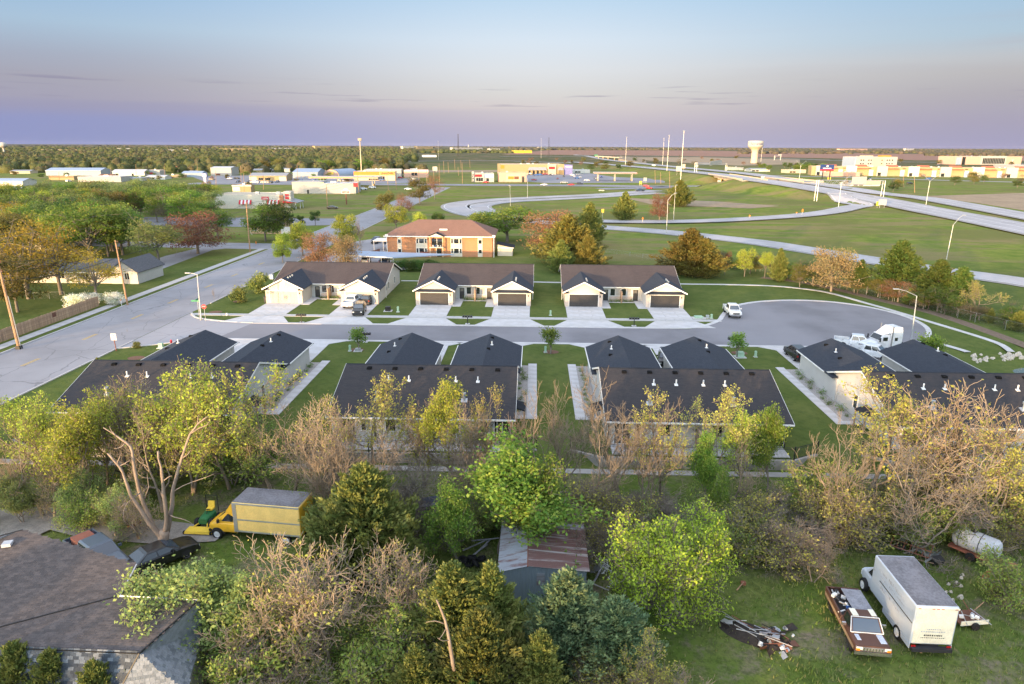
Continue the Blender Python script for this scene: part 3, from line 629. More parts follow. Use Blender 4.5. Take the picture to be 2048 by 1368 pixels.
def far_duplex(x0,x1,garage_mat,skirts,label,lit=None):
 W = x1 - x0; cx = (x0 + x1) / 2; g = 7.1
 t = thing('duplex_house',label,'house',(cx,118,0),0,'duplex houses beyond the cul-de-sac street')
 ox = -cx; oy = -118.0
 def P(mb,name,parent=None,**k):
  mb.v = [(a + ox,b + oy,c) for a,b,c in mb.v]; return mb.build(name,parent or t,**k)
 wx0,wx1 = x0 + .45,x1 - .45
 S_ = (5.33 - 2.66) / 7.9
 wall = MB().extrude([(122.3,0),(137.0,0),(137.0,2.6),(129.6,5.1),(122.3,2.6)],'x',wx0,wx1,'siding_white')
 P(wall,'wall')
 # main roof,two slopes
 r = MB(); r.slab([(x0,121.7,2.66),(x1,121.7,2.66),(x1,129.6,5.33),(x0,129.6,5.33)],.14,'shingle_far'); r.slab([(x1,137.5,2.66),(x0,137.5,2.66),(x0,129.6,5.328),(x1,129.6,5.328)],.14,'shingle_far')
 rf = P(r,'roof',uv='roof')
 P(MB().box(x0,x1,129.5,129.7,5.30,5.36,'shingle_blue_shade'),'ridge_cap',rf)
 for xx in (x0 - .03,x1 + .005):
  fa = MB()
  fa.add([(xx,121.7,2.50),(xx,129.6,5.17),(xx,129.6,5.35),(xx,121.7,2.68),(xx + .025,121.7,2.50),(xx + .025,129.6,5.17),(xx + .025,129.6,5.35),(xx + .025,121.7,2.68)],[(0,1,2,3),(7,6,5,4),(0,4,5,1),(3,2,6,7),(0,3,7,4),(1,5,6,2)],'trim')
  fa.add([(xx,137.5,2.50),(xx,129.6,5.17),(xx,129.6,5.35),(xx,137.5,2.68),(xx + .025,137.5,2.50),(xx + .025,129.6,5.17),(xx + .025,129.6,5.35),(xx + .025,137.5,2.68)],[(0,3,2,1),(4,5,6,7),(0,1,5,4),(3,7,6,2),(0,4,7,3),(1,2,6,5)],'trim')
  P(fa,'fascia',rf)
 P(MB().box(x0 + g,x1 - g,121.60,121.695,2.52,2.64,'trim'),'gutter',rf)
 for side,(a,b) in enumerate(((x0,x0 + g + .3),(x1 - g - .3,x1))):
  m = (a + b) / 2; hw = (b - a) / 2; ap = 4.5; yf = 116.45
  gw = MB().extrude([(a + .45,0),(b - .45,0),(b - .45,2.58),(m,ap - .2),(a + .45,2.58)],'y',117.0,122.295,'siding_cream' if side == 0 else 'siding_white')
  go_ = P(gw,'garage')
  yb = 121.7 + (ap - 2.66) / S_
  gr = MB(); gr.slab([(a,yf,2.66),(m,yf,ap),(m,yb + .3,ap),(a,121.9,2.66)],.10,'shingle_blue_shade'); gr.slab([(m,yf,ap),(b,yf,2.66),(b,121.9,2.66),(m,yb + .3,ap)],.10,'shingle_blue_shade')
  gro = P(gr,'garage_roof',uv='roof')
  f = MB()
  for (u0,z0,u1,z1) in ((a,2.66,m,ap),(m,ap,b,2.66)):
   f.extrude([(u0,z0 - .22),(u1,z1 - .22),(u1,z1 + .015),(u0,z0 + .015)],'y',yf - .04,yf - .005,'trim')
  P(f,'fascia',gro)
  if skirts[side]:
   P(MB().slab([(a + .35,116.4,2.50),(b - .35,116.4,2.50),(b - .35,117.0,2.86),(a + .35,117.0,2.86)],.06,'shingle_blue_shade'),'skirt_roof',gro,uv='roof')
  else:
   for u0,u1 in ((a + .02,a + .95),(b - .95,b - .02)):
    P(MB().slab([(u0,116.4,2.50),(u1,116.4,2.50),(u1,117.0,2.80),(u0,117.0,2.80)],.06,'shingle_blue_shade'),'eave_return',gro)
  # roof vents on the garage roof
  for k in range(3):
   vy = 118.2 + 1.1 * k; zz = ap - .1 - .25
   vx = m + (.55 if (side == 0) else .6); P(MB().box(vx - .12,vx + .12,vy - .12,vy + .12,zz,zz + .35,'zinc'),'roof_vent',gro)
  # stone piers and door
  dm = m + .0; dw = 2.5
  for u0,u1 in ((a + .43,dm - dw - .12),(dm + dw + .12,b - .43)):
   P(MB().box(u0,u1,116.93,116.997,0,2.42,'stone_brick'),'stone_pier',go_)
  fr = MB().box(dm - dw - .1,dm - dw,116.9,116.995,0,2.2,'trim').box(dm + dw,dm + dw + .1,116.9,116.995,0,2.2,'trim').box(dm - dw - .1,dm + dw + .1,116.9,116.995,2.2,2.32,'trim')
  gd = P(fr,'garage_door_frame',go_)
  door = MB().box(dm - dw,dm + dw,116.955,116.99,0.02,2.2,garage_mat[side])
  d = P(door,'garage_door')
  for k in range(4):
   z0 = .04 + k * .54
   for j in range(8):
    u = dm - dw + .05 + j * (2 * dw - .1) / 8; o = MB().box(u + .03,u + (2 * dw - .1) / 8 - .03,116.935,116.955,z0 + .05,z0 + .48,garage_mat[side])
    P(o,'panel',d)
  # lamp beside the door
  P(MB().box(dm + dw + .25,dm + dw + .4,116.82,116.93,1.7,2.0,'black'),'wall_lamp')
  P(MB().box(dm - dw - .5,dm - dw - .3,116.85,116.93,2.25,2.4,'trim'),'downspout_elbow')
 # recessed entries
 e0 = x0 + g + .05; e1 = x1 - g - .05
 P(MB().box(e0 + 1.5,e1 - 1.5,122.22,122.296,0,.75,'stone_brick'),'stone_base')
 for s,xx in ((1,e0 + .9),(-1,e1 - .9)):
  dr = P(MB().box(xx - .55,xx + .55,122.20,122.296,0,2.15,'trim'),'door_frame')
  P(MB().box(xx - .46,xx + .46,122.17,122.198,.04,2.08,'dark_door'),'front_door')
  P(MB().box(xx - .3,xx + .3,122.15,122.168,1.45,1.95,'glass_warm'),'door_light')
 ww = 1.75
 for xx in (e0 + 2.6,e1 - 2.6):
  o = window(t,xx + ox,122.296 + oy,.95,ww,1.25,-1,'trim','glass','x',1,'blind')
 P(MB().box(cx - .09,cx + .09,120.4,122.2,0,2.0,'wood_fence'),'privacy_screen')
 # side windows and meter on the east wall
 for yy in (126,131.5):
  window(t,wx1 + ox,yy + oy,1.0,.8,1.3,1,'trim','glass','y',0); window(t,wx0 + ox,yy + oy,1.0,.8,1.3,-1,'trim','glass','y',0)
 P(MB().box(wx1 + .002,wx1 + .2,123.5,123.85,1.2,1.8,'steel'),'meter_box')
 P(MB().cyl((x0 + .1,122.0,.1),(x0 + .1,122.0,2.5),.05,'trim'),'downspout')
 P(MB().cyl((x1 - .1,122.0,.1),(x1 - .1,122.0,2.5),.05,'trim'),'downspout')
 return t
far_duplex(-47.9,-27.0,('beige_door','taupe_door'),(False,False),'duplex house with beige garage doors and round gable vent, nearest the main road')
far_duplex(-21.2,-.1,('dark_door','dark_door'),(True,True),'duplex house with dark garage doors and skirt roofs, middle of the far row')
far_duplex(5.0,26.5,('dark_door','dark_door'),(False,True),'duplex house with dark garage doors, nearest the cul-de-sac bulb')
# round gable vent on the first house
o = MB().lathe([(.45,0),(.45,.05),(.3,.06)],'trim',20).build('gable_vent',bpy.data.objects['duplex_house'],(-44.2 + 37.45,116.99 - 118,3.55)); o.rotation_euler = (radians(90),0,0)
def near_duplex(x0,x1,label,seed=0):
 cx = (x0 + x1) / 2; rnd = random.Random(seed)
 t = thing('duplex_house',label,'house',(cx,60,0),0,'duplex houses between the trees and the street')
 ox,oy = -cx,-60.0
 def P(mb,name,parent=None,**k):
  mb.v = [(a + ox,b + oy,c) for a,b,c in mb.v]; return mb.build(name,parent or t,**k)
 RZ,EZ,YR,YE,YB = 5.3,2.62,66.7,58.8,74.6
 sl = (RZ - EZ) / (YR - YE)
 zf = lambda y: RZ - abs(y - YR) * sl
 P(MB().extrude([(59.6,0),(74.1,0),(74.1,2.56),(YR,RZ - .2),(59.6,2.56)],'x',x0 + .35,x1 - .35,'siding_white'),'wall')
 r = MB(); r.slab([(x0,YE,EZ),(x1,YE,EZ),(x1,YR,RZ),(x0,YR,RZ)],.14,'shingle_near'); r.slab([(x1,YB,EZ),(x0,YB,EZ),(x0,YR,RZ - .002),(x1,YR,RZ - .002)],.14,'shingle_near')
 rf = P(r,'roof',uv='roof')
 P(MB().extrude([(YR - .16,RZ - .045),(YR,RZ + .02),(YR + .16,RZ - .045),(YR,RZ - .02)],'x',x0,x1,'shingle_blue_shade'),'ridge_cap',rf)
 for xx in (x0 - .03,x1 + .005):
  f = MB(); f.extrude([(YE,EZ - .17),(YR,RZ - .17),(YR,RZ + .02),(YE,EZ + .02)],'x',xx,xx + .025,'trim'); f.extrude([(YB,EZ - .17),(YB,EZ + .02),(YR,RZ + .018),(YR,RZ - .172)],'x',xx,xx + .025,'trim'); P(f,'fascia',rf)
 P(MB().box(x0,x1,YE - .12,YE - .003,EZ - .14,EZ - .01,'trim'),'gutter',rf)
 n = 6
 for k in range(n):    # low black box vents just under the ridge
  xx = x0 + (x1 - x0) * (.145 + k * .148); yy = YR - .75; z = zf(yy)
  P(MB().box(xx - .25,xx + .25,yy - .22,yy + .22,z - .05,z + .16,'vent_black',.04),'box_vent',rf)
 for xx in (x0 + 4.9,x0 + 6.95,x1 - 6.1,x1 - 3.9) if seed != 2 else (x0 + 5.2,x0 + 7.4,x1 - 7.2,x1 - 5.1):
  yy = YR - 2.6; z = zf(yy); P(MB().cyl((xx,yy,z - .1),(xx,yy,z + .55),.07,'white').cbox((xx,yy - .03,z + .03),(.34,.34,.05),'white',rx=.33),'vent_pipe',rf)
 for xx in (x0 + 4.4,x1 - 5.0):
  yy = YR - 5.4; z = zf(yy); P(MB().cyl((xx,yy,z - .1),(xx,yy,z + .6),.13,'zinc').cyl((xx,yy,z + .6),(xx,yy,z + .8),.2,'zinc').cbox((xx,yy,z + .03),(.6,.6,.05),'zinc',rx=.33),'flue_cap',rf)
 # garage wings towards the street
 for side,(a,b) in enumerate(((x0 - .15,x0 + 7.95),(x1 - 7.95,x1 + .15))):
  m = (a + b) / 2; ap = 4.2; y1 = 83.15
  gw = MB().extrude([(a + .35,0),(b - .35,0),(b - .35,2.56),(m,ap - .25),(a + .35,2.56)],'y',72.0,82.6,'siding_white')
  go_ = P(gw,'garage')
  yv = YR + (RZ - ap) / sl - .3; 
  gr = MB(); gr.slab([(a,72.5,EZ),(a,y1,EZ),(m,y1,ap),(m,yv,ap)],.12,'shingle_blue_shade'); gr.slab([(m,yv,ap),(m,y1,ap),(b,y1,EZ),(b,72.5,EZ)],.12,'shingle_blue_shade')
  gro = P(gr,'garage_roof',uv='roof')
  P(MB().slab([(a - .02,y1 - .02,EZ - .02),(a + .9,y1 - .02,EZ - .02),(a + .9,y1 + .45,EZ - .12),(a - .02,y1 + .45,EZ - .12)],.06,'shingle_blue_shade').slab([(b - .9,y1 - .02,EZ - .02),(b + .02,y1 - .02,EZ - .02),(b + .02,y1 + .45,EZ - .12),(b - .9,y1 + .45,EZ - .12)],.06,'shingle_blue_shade'),'eave_return',gro)
  P(MB().box(a - .09,a - .003,74.7,y1,EZ - .13,EZ - .01,'trim').box(b + .003,b + .09,74.7,y1,EZ - .13,EZ - .01,'trim'),'gutter',gro)
  zr = lambda x: ap - abs(x - m) * (ap - EZ) / (b - m)
  for dx,yy,kind in ((-1.2 if side == 0 else .35,81.6,'b'),(-1.3 if side == 0 else .5,78.6,'p'),(-1.6 if side == 0 else .2,76.6,'b')):
   xx = m + dx; z = zr(xx)
   if kind == 'b': P(MB().box(xx - .22,xx + .22,yy - .18,yy + .18,z - .08,z + .14,'vent_black',.03),'box_vent',gro)
   else: P(MB().cyl((xx,yy,z - .1),(xx,yy,z + .5),.07,'white').cbox((xx,yy,z + .05),(.32,.32,.05),'white'),'vent_pipe',gro)
  P(MB().box(m - 2.6,m + 2.6,82.603,82.66,0,2.25,'trim'),'garage_door_frame',go_)
  P(MB().box(m - 2.48,m + 2.48,82.665,82.70,.02,2.15,'dark_door'),'garage_door')
 # outer side walls: windows,porch lamp,hose bib
 for xs_,fc in ((x0 + .35,-1),(x1 - .35,1)):
  for yy in (73.2,67.6): window(t,xs_ + ox,yy + oy,.95,.85,1.45,fc,'trim','glass','y',0)
  P(MB().cbox((xs_ + fc * .6,64.1,2.0),(1.3,2.2,.12),'shingle_blue_shade',ry=fc * .3),'porch_roof'); [P(MB().cyl((xs_ + fc * 1.1,yy,0),(xs_ + fc * 1.1,yy,1.9),.09,'wood_fence'),'porch_post') for yy in (63.1,65.1)]
 # rear wall facing the trees: windows,patio doors and corner posts
 Wd = x1 - x0
 for fx,w in ((.20,.9),(.36,1.9),(.64,1.9),(.86,1.4)):
  window(t,x0 + Wd * fx + ox,59.6 + oy,.95 if w < 1.95 else .6,w,1.15,-1,'trim','glass','x',1,'blind')
 for fx in (.10,.93): window(t,x0 + Wd * fx + ox,59.6 + oy,.08,1.5,2.05,-1,'trim','glass','x',1)
 for xx in (x0 + .4,x1 - .4,x0 + 4.4,x1 - 5.6): P(MB().cyl((xx,59.5,0),(xx,59.5,2.5),.06,'trim' if rnd.random() < .5 else 'black'),'downspout')
 P(MB().box(cx - .08,cx + .08,57.6,59.55,0,2.0,'wood_fence_c'),'privacy_screen')
 return t
near = [(-45.9,-28.4,'dark-roofed duplex behind the flowering roadside trees, leftmost of the near row'),(-19.3,-1.55,'dark-roofed duplex with leafy crown in front of its roof, second of the near row'),(6.75,24.0,'dark-roofed duplex with brownish ridge and four white vent pipes, third of the near row'),(33.2,51.0,'dark-roofed duplex in front of the white semi truck, rightmost of the near row')]
for i,(a,b,l) in enumerate(near): near_duplex(a,b,l,i)
# ---- driveways,front walks,sidewalks,lawn strips
random.seed(11)
def drive(name,x0,x1,y0,y1,flare=None):
 o = struct(name,MB().box(x0,x1,y0,y1,-.06,.02,'oldcon'))
 slabs('slab',x0,x1,y0,y1,3,3,.05,'concrete',o)
 return o
fwalk = struct('sidewalk',MB().box(-56.5,30.3,107.35,108.75,-.06,.012,'oldcon'))
slabs('paving_slab',-56.5,30.3,107.35,108.75,58,1,.055,'concrete_b',fwalk)
for x0,x1 in ((-47.9,-27.0),(-21.2,-.1),(5.0,26.5)):
 for a,b in ((x0 + .55,x0 + 6.85),(x1 - 6.85,x1 - .55)):
  drive('driveway',a,b,108.8,116.95)
  sheet('driveway_apron',[(a - 2.3,102.65 + .7),(b + 2.3,102.65 + .7),(b + .1,107.3),(a - .1,107.3)],.05,'concrete',.08)
 for a,b in ((x0 + 6.9,x0 + 8.4),(x1 - 8.4,x1 - 6.9)): sheet('front_walk',[(a,116),(b + 0,116),(b,122.1),(a,122.1)],.05,'concrete',.08)
 sheet('garden_bed',[(x0 + 8.45,120.6),(x1 - 8.45,120.6),(x1 - 8.45,122.2),(x0 + 8.45,122.2)],.02,'gravel')
 strip('bed_edging',[(x0 + 8.45,120.55),(x1 - 8.45,120.55)],.15,0,.1,'concrete')
for i,(a,b,l) in enumerate(near):
 for x0,x1 in ((a + .4,a + 7.4),(b - 7.4,b - .4)):
  drive('driveway',x0,x1,82.8,91.6)
  sheet('driveway_apron',[(x0,91.65),(x1,91.65),(x1 + 2.0,93.2),(x0 - 2.0,93.2)],.05,'concrete',.08)
 sheet('gravel_bed',[(b - .3,66.3),(b + .95,66.3),(b + .95,83.2),(b - .3,83.2)],.02,'gravel') if i < 2 else None
 if i >= 2: sheet('gravel_bed',[(a - 1.25,66.3),(a + .3,66.3),(a + .3,83.2),(a - 1.25,83.2)],.02,'gravel')
 o = struct('side_walk',MB().box(*((b + .95,b + 2.05) if i < 2 else (a - 2.3,a - 1.25)),65.4,83.9,-.05,.012,'oldcon'))
 slabs('paving_slab',*((b + .95,b + 2.05) if i < 2 else (a - 2.3,a - 1.25)),65.4,83.9,1,12,.05,'concrete',o)
 sheet('side_walk',[(b - .2,65.4),(b + .93,65.4),(b + .93,66.25),(b - .2,66.25)] if i < 2 else [(a - 1.23,65.4),(a + .2,65.4),(a + .2,66.25),(a - 1.23,66.25)],.05,'concrete',.05)
 # rear patio,retaining wall with railing
 sheet('patio',[(a + .6,57.3),(b - .6,57.3),(b - .6,59.55),(a + .6,59.55)],.05,'concrete',.08)
 px0,px1 = a - .6,b - .6
 pts = [(px0 - 2.6,58.0),(px0,56.5),(px1,56.5),(px1 + 2.6,57.9)]
 wl_ = thing('retaining_wall','low concrete retaining wall behind ' + ('the leftmost near duplex','the second near duplex','the third near duplex','the rightmost near duplex')[i],'wall',((px0 + px1) / 2,56.5,0),0,'retaining walls')
 cxx = (px0 + px1) / 2
 for k in range(3):
  (xa,ya),(xb,yb) = pts[k],pts[k + 1]; L = hypot(xb - xa,yb - ya); nseg = max(1,round(L / 2.4))
  for j in range(nseg):
   u0 = (j + .01) / nseg; u1 = (j + .99) / nseg; ang = atan2(yb - ya,xb - xa)
   mx = xa + (xb - xa) * (u0 + u1) / 2; my = ya + (yb - ya) * (u0 + u1) / 2
   o = MB().cbox((0,0,0),(L * (u1 - u0),.26,1.15),'rawcon').build('wall_panel',wl_,(mx - cxx,my - 56.5,-.42)); o.rotation_euler = (0,0,ang)
 fn = thing('metal_fence','black metal picket railing on the retaining wall behind ' + ('the leftmost near duplex','the second near duplex','the third near duplex','the rightmost near duplex')[i],'fence',(cxx,56.5,.15),0,'black metal picket railings')
 pk = MB(); rl = MB()
 for k in range(3):
  (xa,ya),(xb,yb) = pts[k],pts[k + 1]; L = hypot(xb - xa,yb - ya); d = ((xb - xa) / L,(yb - ya) / L)
  for z in (.15,1.05,1.2): rl.tube([(xa - cxx,ya - 56.5,z),(xb - cxx,yb - 56.5,z)],.022,'black',4)
  q = 0
  while q < L:
   pk.tube([(xa + d[0] * q - cxx,ya + d[1] * q - 56.5,.05),(xa + d[0] * q - cxx,ya + d[1] * q - 56.5,1.24)],.012,'black',4,False); q += .115
  npst = max(1,round(L / 2.4))
  for j in range(npst + (k == 2)):
   q = L * j / npst; MB().box(-.04,.04,-.04,.04,-.05,1.32,'black').build('post',fn,(xa + d[0] * q - cxx,ya + d[1] * q - 56.5,0))
 rl.build('rails',fn); o = pk.build('pickets',fn); o['kind'] = 'stuff'
# concrete swale path under the walls
strip('concrete_swale',[(-75,54.6),(-40,54.7),(0,54.9),(20,55.0),(46,55.1)],.9,ZLOW - .1,ZLOW + .05,'oldcon')
# ------------------------------------------------------------------ trees
leafmat('leaf_yellowgreen',(.24,.30,.04),(.34,.36,.06),(.11,.16,.03)); leafmat('leaf_green',(.065,.125,.02),(.125,.19,.035),(.19,.22,.04)); leafmat('leaf_deep',(.035,.075,.018),(.07,.12,.028),(.11,.13,.035))
leafmat('leaf_olive',(.055,.08,.02),(.11,.13,.032),(.17,.165,.045),.2); leafmat('leaf_bluegreen',(.05,.095,.05),(.10,.15,.075),(.15,.18,.08),.2); leafmat('leaf_rust',(.15,.065,.04),(.23,.11,.065),(.12,.08,.04)); leafmat('leaf_gold',(.26,.22,.03),(.42,.30,.04),(.14,.15,.03))
leafmat('leaf_bright',(.22,.30,.03),(.34,.39,.045),(.14,.22,.03)); leafmat('leaf_thicket',(.10,.16,.035),(.17,.23,.05),(.24,.24,.07)); leafmat('leaf_soft',(.15,.20,.07),(.22,.27,.09),(.25,.28,.08)); leafmat('leaf_bud',(.24,.26,.06),(.36,.30,.08),(.20,.24,.05)); leafmat('leaf_grey',(.095,.085,.05),(.14,.115,.07),(.11,.13,.05)); leafmat('leaf_blossom',(.60,.58,.52),(.75,.73,.68),(.16,.22,.06))
leafmat('leaf_dusty',(.06,.075,.04),(.10,.105,.055),(.14,.11,.06))
barkmat('bark_tan',(.31,.25,.19),(.22,.175,.13)); barkmat('bark_grey',(.26,.225,.19),(.17,.145,.12)); barkmat('bark_dark',(.11,.08,.06),(.075,.058,.045)); barkmat('bark_dead',(.38,.30,.24),(.24,.185,.145)); leafmat('leaf_cedar_gold',(.085,.075,.02),(.16,.115,.03),(.085,.095,.025),.2); leafmat('leaf_tan',(.17,.11,.06),(.23,.16,.08),(.15,.13,.055))
for _n,_fk in (('green',.95),('deep',.85),('yellowgreen',.9),('olive',.85),('dusty',.8),('soft',.7),('grey',.9),('rust',.95),('gold',.8)):
 _b = {'green': ((.065,.125,.02),(.125,.19,.035),(.19,.20,.04)),'deep': ((.035,.075,.018),(.07,.12,.028),(.11,.13,.035)),'yellowgreen': ((.24,.28,.04),(.34,.34,.06),(.16,.19,.03)),'olive': ((.08,.09,.022),(.14,.13,.032),(.20,.15,.045)),'dusty': ((.06,.075,.04),(.10,.105,.055),(.16,.13,.06)),'soft': ((.15,.20,.07),(.22,.27,.09),(.25,.26,.08)),'grey': ((.11,.09,.06),(.16,.12,.08),(.11,.12,.05)),'rust': ((.15,.065,.04),(.23,.11,.065),(.14,.09,.04)),'gold': ((.26,.22,.03),(.42,.28,.04),(.18,.16,.03))}[_n]
 leafmat('leafr_' + _n,*[tuple(q * _fk for q in c) for c in _b])
barkmat('bark_pale',(.42,.33,.25),(.33,.26,.19))
def npmesh(name,V,Fq,mats,mi=None,col=None):
 me = bpy.data.meshes.new(name); nv = len(V); nf = len(Fq); k = Fq.shape[1]
 me.vertices.add(nv); me.vertices.foreach_set('co',np.ascontiguousarray(V,dtype=np.float32).ravel())
 me.loops.add(nf * k); me.loops.foreach_set('vertex_index',np.ascontiguousarray(Fq,dtype=np.int32).ravel())
 me.polygons.add(nf); me.polygons.foreach_set('loop_start',np.arange(0,nf * k,k,dtype=np.int32)); me.polygons.foreach_set('loop_total',np.full(nf,k,dtype=np.int32))
 for m in mats: me.materials.append(MAT[m])
 if mi is not None: me.polygons.foreach_set('material_index',np.asarray(mi,dtype=np.int32))
 me.update(calc_edges=True)
 if col is not None:
  a = me.color_attributes.new('Col','FLOAT_COLOR','POINT'); a.data.foreach_set('color',np.ascontiguousarray(col,dtype=np.float32).ravel())
 return me
def tubes_np(groups,sides):
 """groups: list of (pts(n,3), radii(n)) all the same n -> verts, quads"""
 P = np.array([g[0] for g in groups]); R = np.array([g[1] for g in groups]); nb,n,_ = P.shape
 T = np.gradient(P,axis=1); T /= np.linalg.norm(T,axis=2,keepdims=True) + 1e-9
 D = P[:,-1] - P[:,0]; D /= np.linalg.norm(D,axis=1,keepdims=True) + 1e-9
 ref = np.where(np.abs(D[:,2:3]) < .8,np.array([[0,0,1.]]),np.array([[1.,0,0]]))
 U = np.cross(T,ref[:,None,:]); U /= np.linalg.norm(U,axis=2,keepdims=True) + 1e-9; W = np.cross(T,U)
 a = np.arange(sides) * 2 * pi / sides
 V = P[:,:,None,:] + R[:,:,None,None] * (U[:,:,None,:] * np.cos(a)[None,None,:,None] + W[:,:,None,:] * np.sin(a)[None,None,:,None])
 base = (np.arange(nb)[:,None,None] * n + np.arange(n - 1)[None,:,None]) * sides; j = np.arange(sides)[None,None,:]; j2 = (j + 1) % sides
 Q = np.stack([base + j,base + j2,base + j2 + sides,base + j + sides],-1).reshape(-1,4)
 return V.reshape(-1,3),Q
def leaves_np(rng,C,size,clump=None,up=.3,aspect=.6,axis=None):
 n = len(C); A = rng.normal(size=(n,3)); A /= np.linalg.norm(A,axis=1,keepdims=True)
 if axis is not None: A = axis + A * .45; A /= np.linalg.norm(A,axis=1,keepdims=True)
 Bv = rng.normal(size=(n,3)); B = np.cross(A,Bv); B /= np.linalg.norm(B,axis=1,keepdims=True) + 1e-9
 s = (size * rng.uniform(.35,1.45,n))[:,None]
 V = np.stack([C - A * s,C + B * s * aspect,C + A * s,C - B * s * aspect],1).reshape(-1,3)
 Q = np.arange(4 * n).reshape(n,4)
 r = rng.uniform(0,1,n); cl = clump if clump is not None else rng.uniform(0,1,n)
 col = np.stack([np.clip(.6 * r + .4 * cl,0,1),np.clip(cl * 1.6 - .6 + rng.uniform(-.2,.2,n),0,1),r,np.ones(n)],1)
 return V,Q,np.repeat(col,4,0)
def rot_about(v,k,a): return v * cos(a) + np.cross(k,v) * sin(a) + k * (k @ v) * (1 - cos(a))
def skeleton(seed,H=9.0,spread=.6,levels=4,kids=(5,4,4,3),lean=.1,r0=.16,start=.25,droop=0.0,wander=.18,stems=1,ratio=.62,upt=.12):
 rng = np.random.default_rng(seed); out = []; tips = []
 def grow(p,d,L,r,lev):
  n = 6; pts = [p]; q = p.copy(); dd = d.copy()
  for i in range(n - 1):
   dd = dd + rng.normal(size=3) * wander + np.array([0,0,upt - droop * lev]); dd /= np.linalg.norm(dd); q = q + dd * L / (n - 1); pts.append(q.copy())
  pts = np.array(pts); rad = r * np.linspace(1,.45 if lev < levels else .3,n); out.append((pts,rad,lev))
  if lev >= levels: tips.append(pts); return
  K = kids[min(lev,len(kids) - 1)]
  for k in range(K):
   t = (start if lev == 0 else .22) + (1 - (start if lev == 0 else .22)) * (k + rng.uniform(.1,.9)) / K
   f = t * (n - 1); i = min(int(f),n - 2); c = pts[i] + (pts[i + 1] - pts[i]) * (f - i); td = pts[i + 1] - pts[i]; td /= np.linalg.norm(td)
   perp = np.cross(td,rng.normal(size=3)); perp /= np.linalg.norm(perp) + 1e-9
   ang = rng.uniform(.45,.95) * (spread / .6)
   nd = rot_about(td,perp,ang); rr = r * (1 - .55 * t) * rng.uniform(.55,.75); grow(c,nd,L * rng.uniform(ratio - .12,ratio + .12) * (1.15 - .4 * t if lev == 0 else 1),rr,lev + 1)
  # leader continues
  grow(pts[-1],dd,L * ratio * rng.uniform(.8,1),r * .45,lev + 1)
 for s in range(stems):
  a = rng.uniform(0,2 * pi); d = np.array([cos(a) * (lean if stems == 1 else .32),sin(a) * (lean if stems == 1 else .32),1.0]); d /= np.linalg.norm(d)
  grow(np.array([cos(a) * .15 * (stems > 1),sin(a) * .15 * (stems > 1),-.15]),d,H * .46 * rng.uniform(.85,1.1),r0 * (1 if stems == 1 else .7),0)
 zmax = max(p[:,2].max() for p,_,_ in out); k = H / zmax
 out = [(p * k,r,l) for p,r,l in out]; tips = [p * k for p in tips]
 return out,tips,rng
def wood_mesh(name,out,bark,thin=3):
 thick = [(p,r) for p,r,l in out if l <= 1]; fine = [(p[::1],r) for p,r,l in out if l > 1]
 V1,Q1 = tubes_np(thick,6)
 if fine:
  fine = [(p[[0,2,3,5]],np.maximum(r[[0,2,3,5]] * 1.1,.013)) for p,r in fine]
  V2,Q2 = tubes_np(fine,thin); V1 = np.concatenate([V1,V2]); Q1 = np.concatenate([Q1,Q2 + (len(V1) - len(V2))])
 return npmesh(name,V1,Q1,[bark])
PROTO = {}
def proto(key,wood,crown,H): PROTO.setdefault(key,[]).append((wood,crown,H))
def make_decid(key,seed,H,leaf,bark,nleaf,size,jitter=.35,**k):
 out,tips,rng = skeleton(seed,H,**k); w = wood_mesh('branches',out,bark)
 cr = None
 if nleaf:
  T = np.array(tips); nt = len(T); ci = rng.integers(0,nt,nleaf); u = rng.uniform(.15,1.05,nleaf) * (T.shape[1] - 1); i = np.clip(u.astype(int),0,T.shape[1] - 2); fr = (u - i)[:,None]
  C = T[ci,i] * (1 - fr) + T[ci,i + 1] * fr + rng.normal(size=(nleaf,3)) * jitter * np.array([1,1,.7])
  cl = rng.uniform(0,1,nt)[ci]; V,Q,col = leaves_np(rng,C,size,cl); cr = npmesh('crown',V,Q,[leaf],None,col)
 proto(key,w,cr,H)
for s in (1,2,3): make_decid('bare',s,9,None,'bark_tan',0,0,spread=.70,levels=4,kids=(5,3,3,3),wander=.22,r0=.15,stems=1 if s != 2 else 2)
for s in (4,5): make_decid('bare_grey',s,7,None,'bark_grey',0,0,spread=.75,levels=4,kids=(5,4,4,3),r0=.12,wander=.26,stems=2,start=.15,upt=.05)
for s in (6,7,8): make_decid('budding',s,9,'leaf_bud','bark_tan',3600,.075,.12,spread=.66,levels=4,kids=(5,4,3,3),r0=.15)
for s in (9,10,11): make_decid('yellowgreen',s,9,'leaf_yellowgreen','bark_tan',9500,.085,.20,spread=.66,levels=4,kids=(5,4,4,3),r0=.16,stems=1 if s != 10 else 2)
for s in (12,13,14): make_decid('green',s,8,'leaf_green','bark_grey',19000,.10,.28,spread=.65,levels=4,kids=(6,5,4,3),r0=.17,stems=1 + (s == 13))
for s in (15,16): make_decid('soft',s,7,'leaf_soft','bark_grey',16000,.09,.26,spread=.7,levels=4,kids=(6,4,4,3),r0=.14,stems=2)
for s in (17,18): make_decid('bush',s,4,'leaf_thicket','bark_grey',7500,.07,.20,spread=.8,levels=3,kids=(6,5,4),r0=.07,stems=3,start=.05)
for s in (19,20): make_decid('scrub',s,4.5,'leaf_bud','bark_grey',2600,.08,.18,spread=.8,levels=3,kids=(6,5,5),r0=.07,stems=4,start=.05,wander=.25)
for s in (41,42): make_decid('yellow',s,6,'leaf_bright','bark_grey',16000,.072,.20,spread=.8,levels=4,kids=(6,5,4,3),r0=.12,stems=3,start=.12)
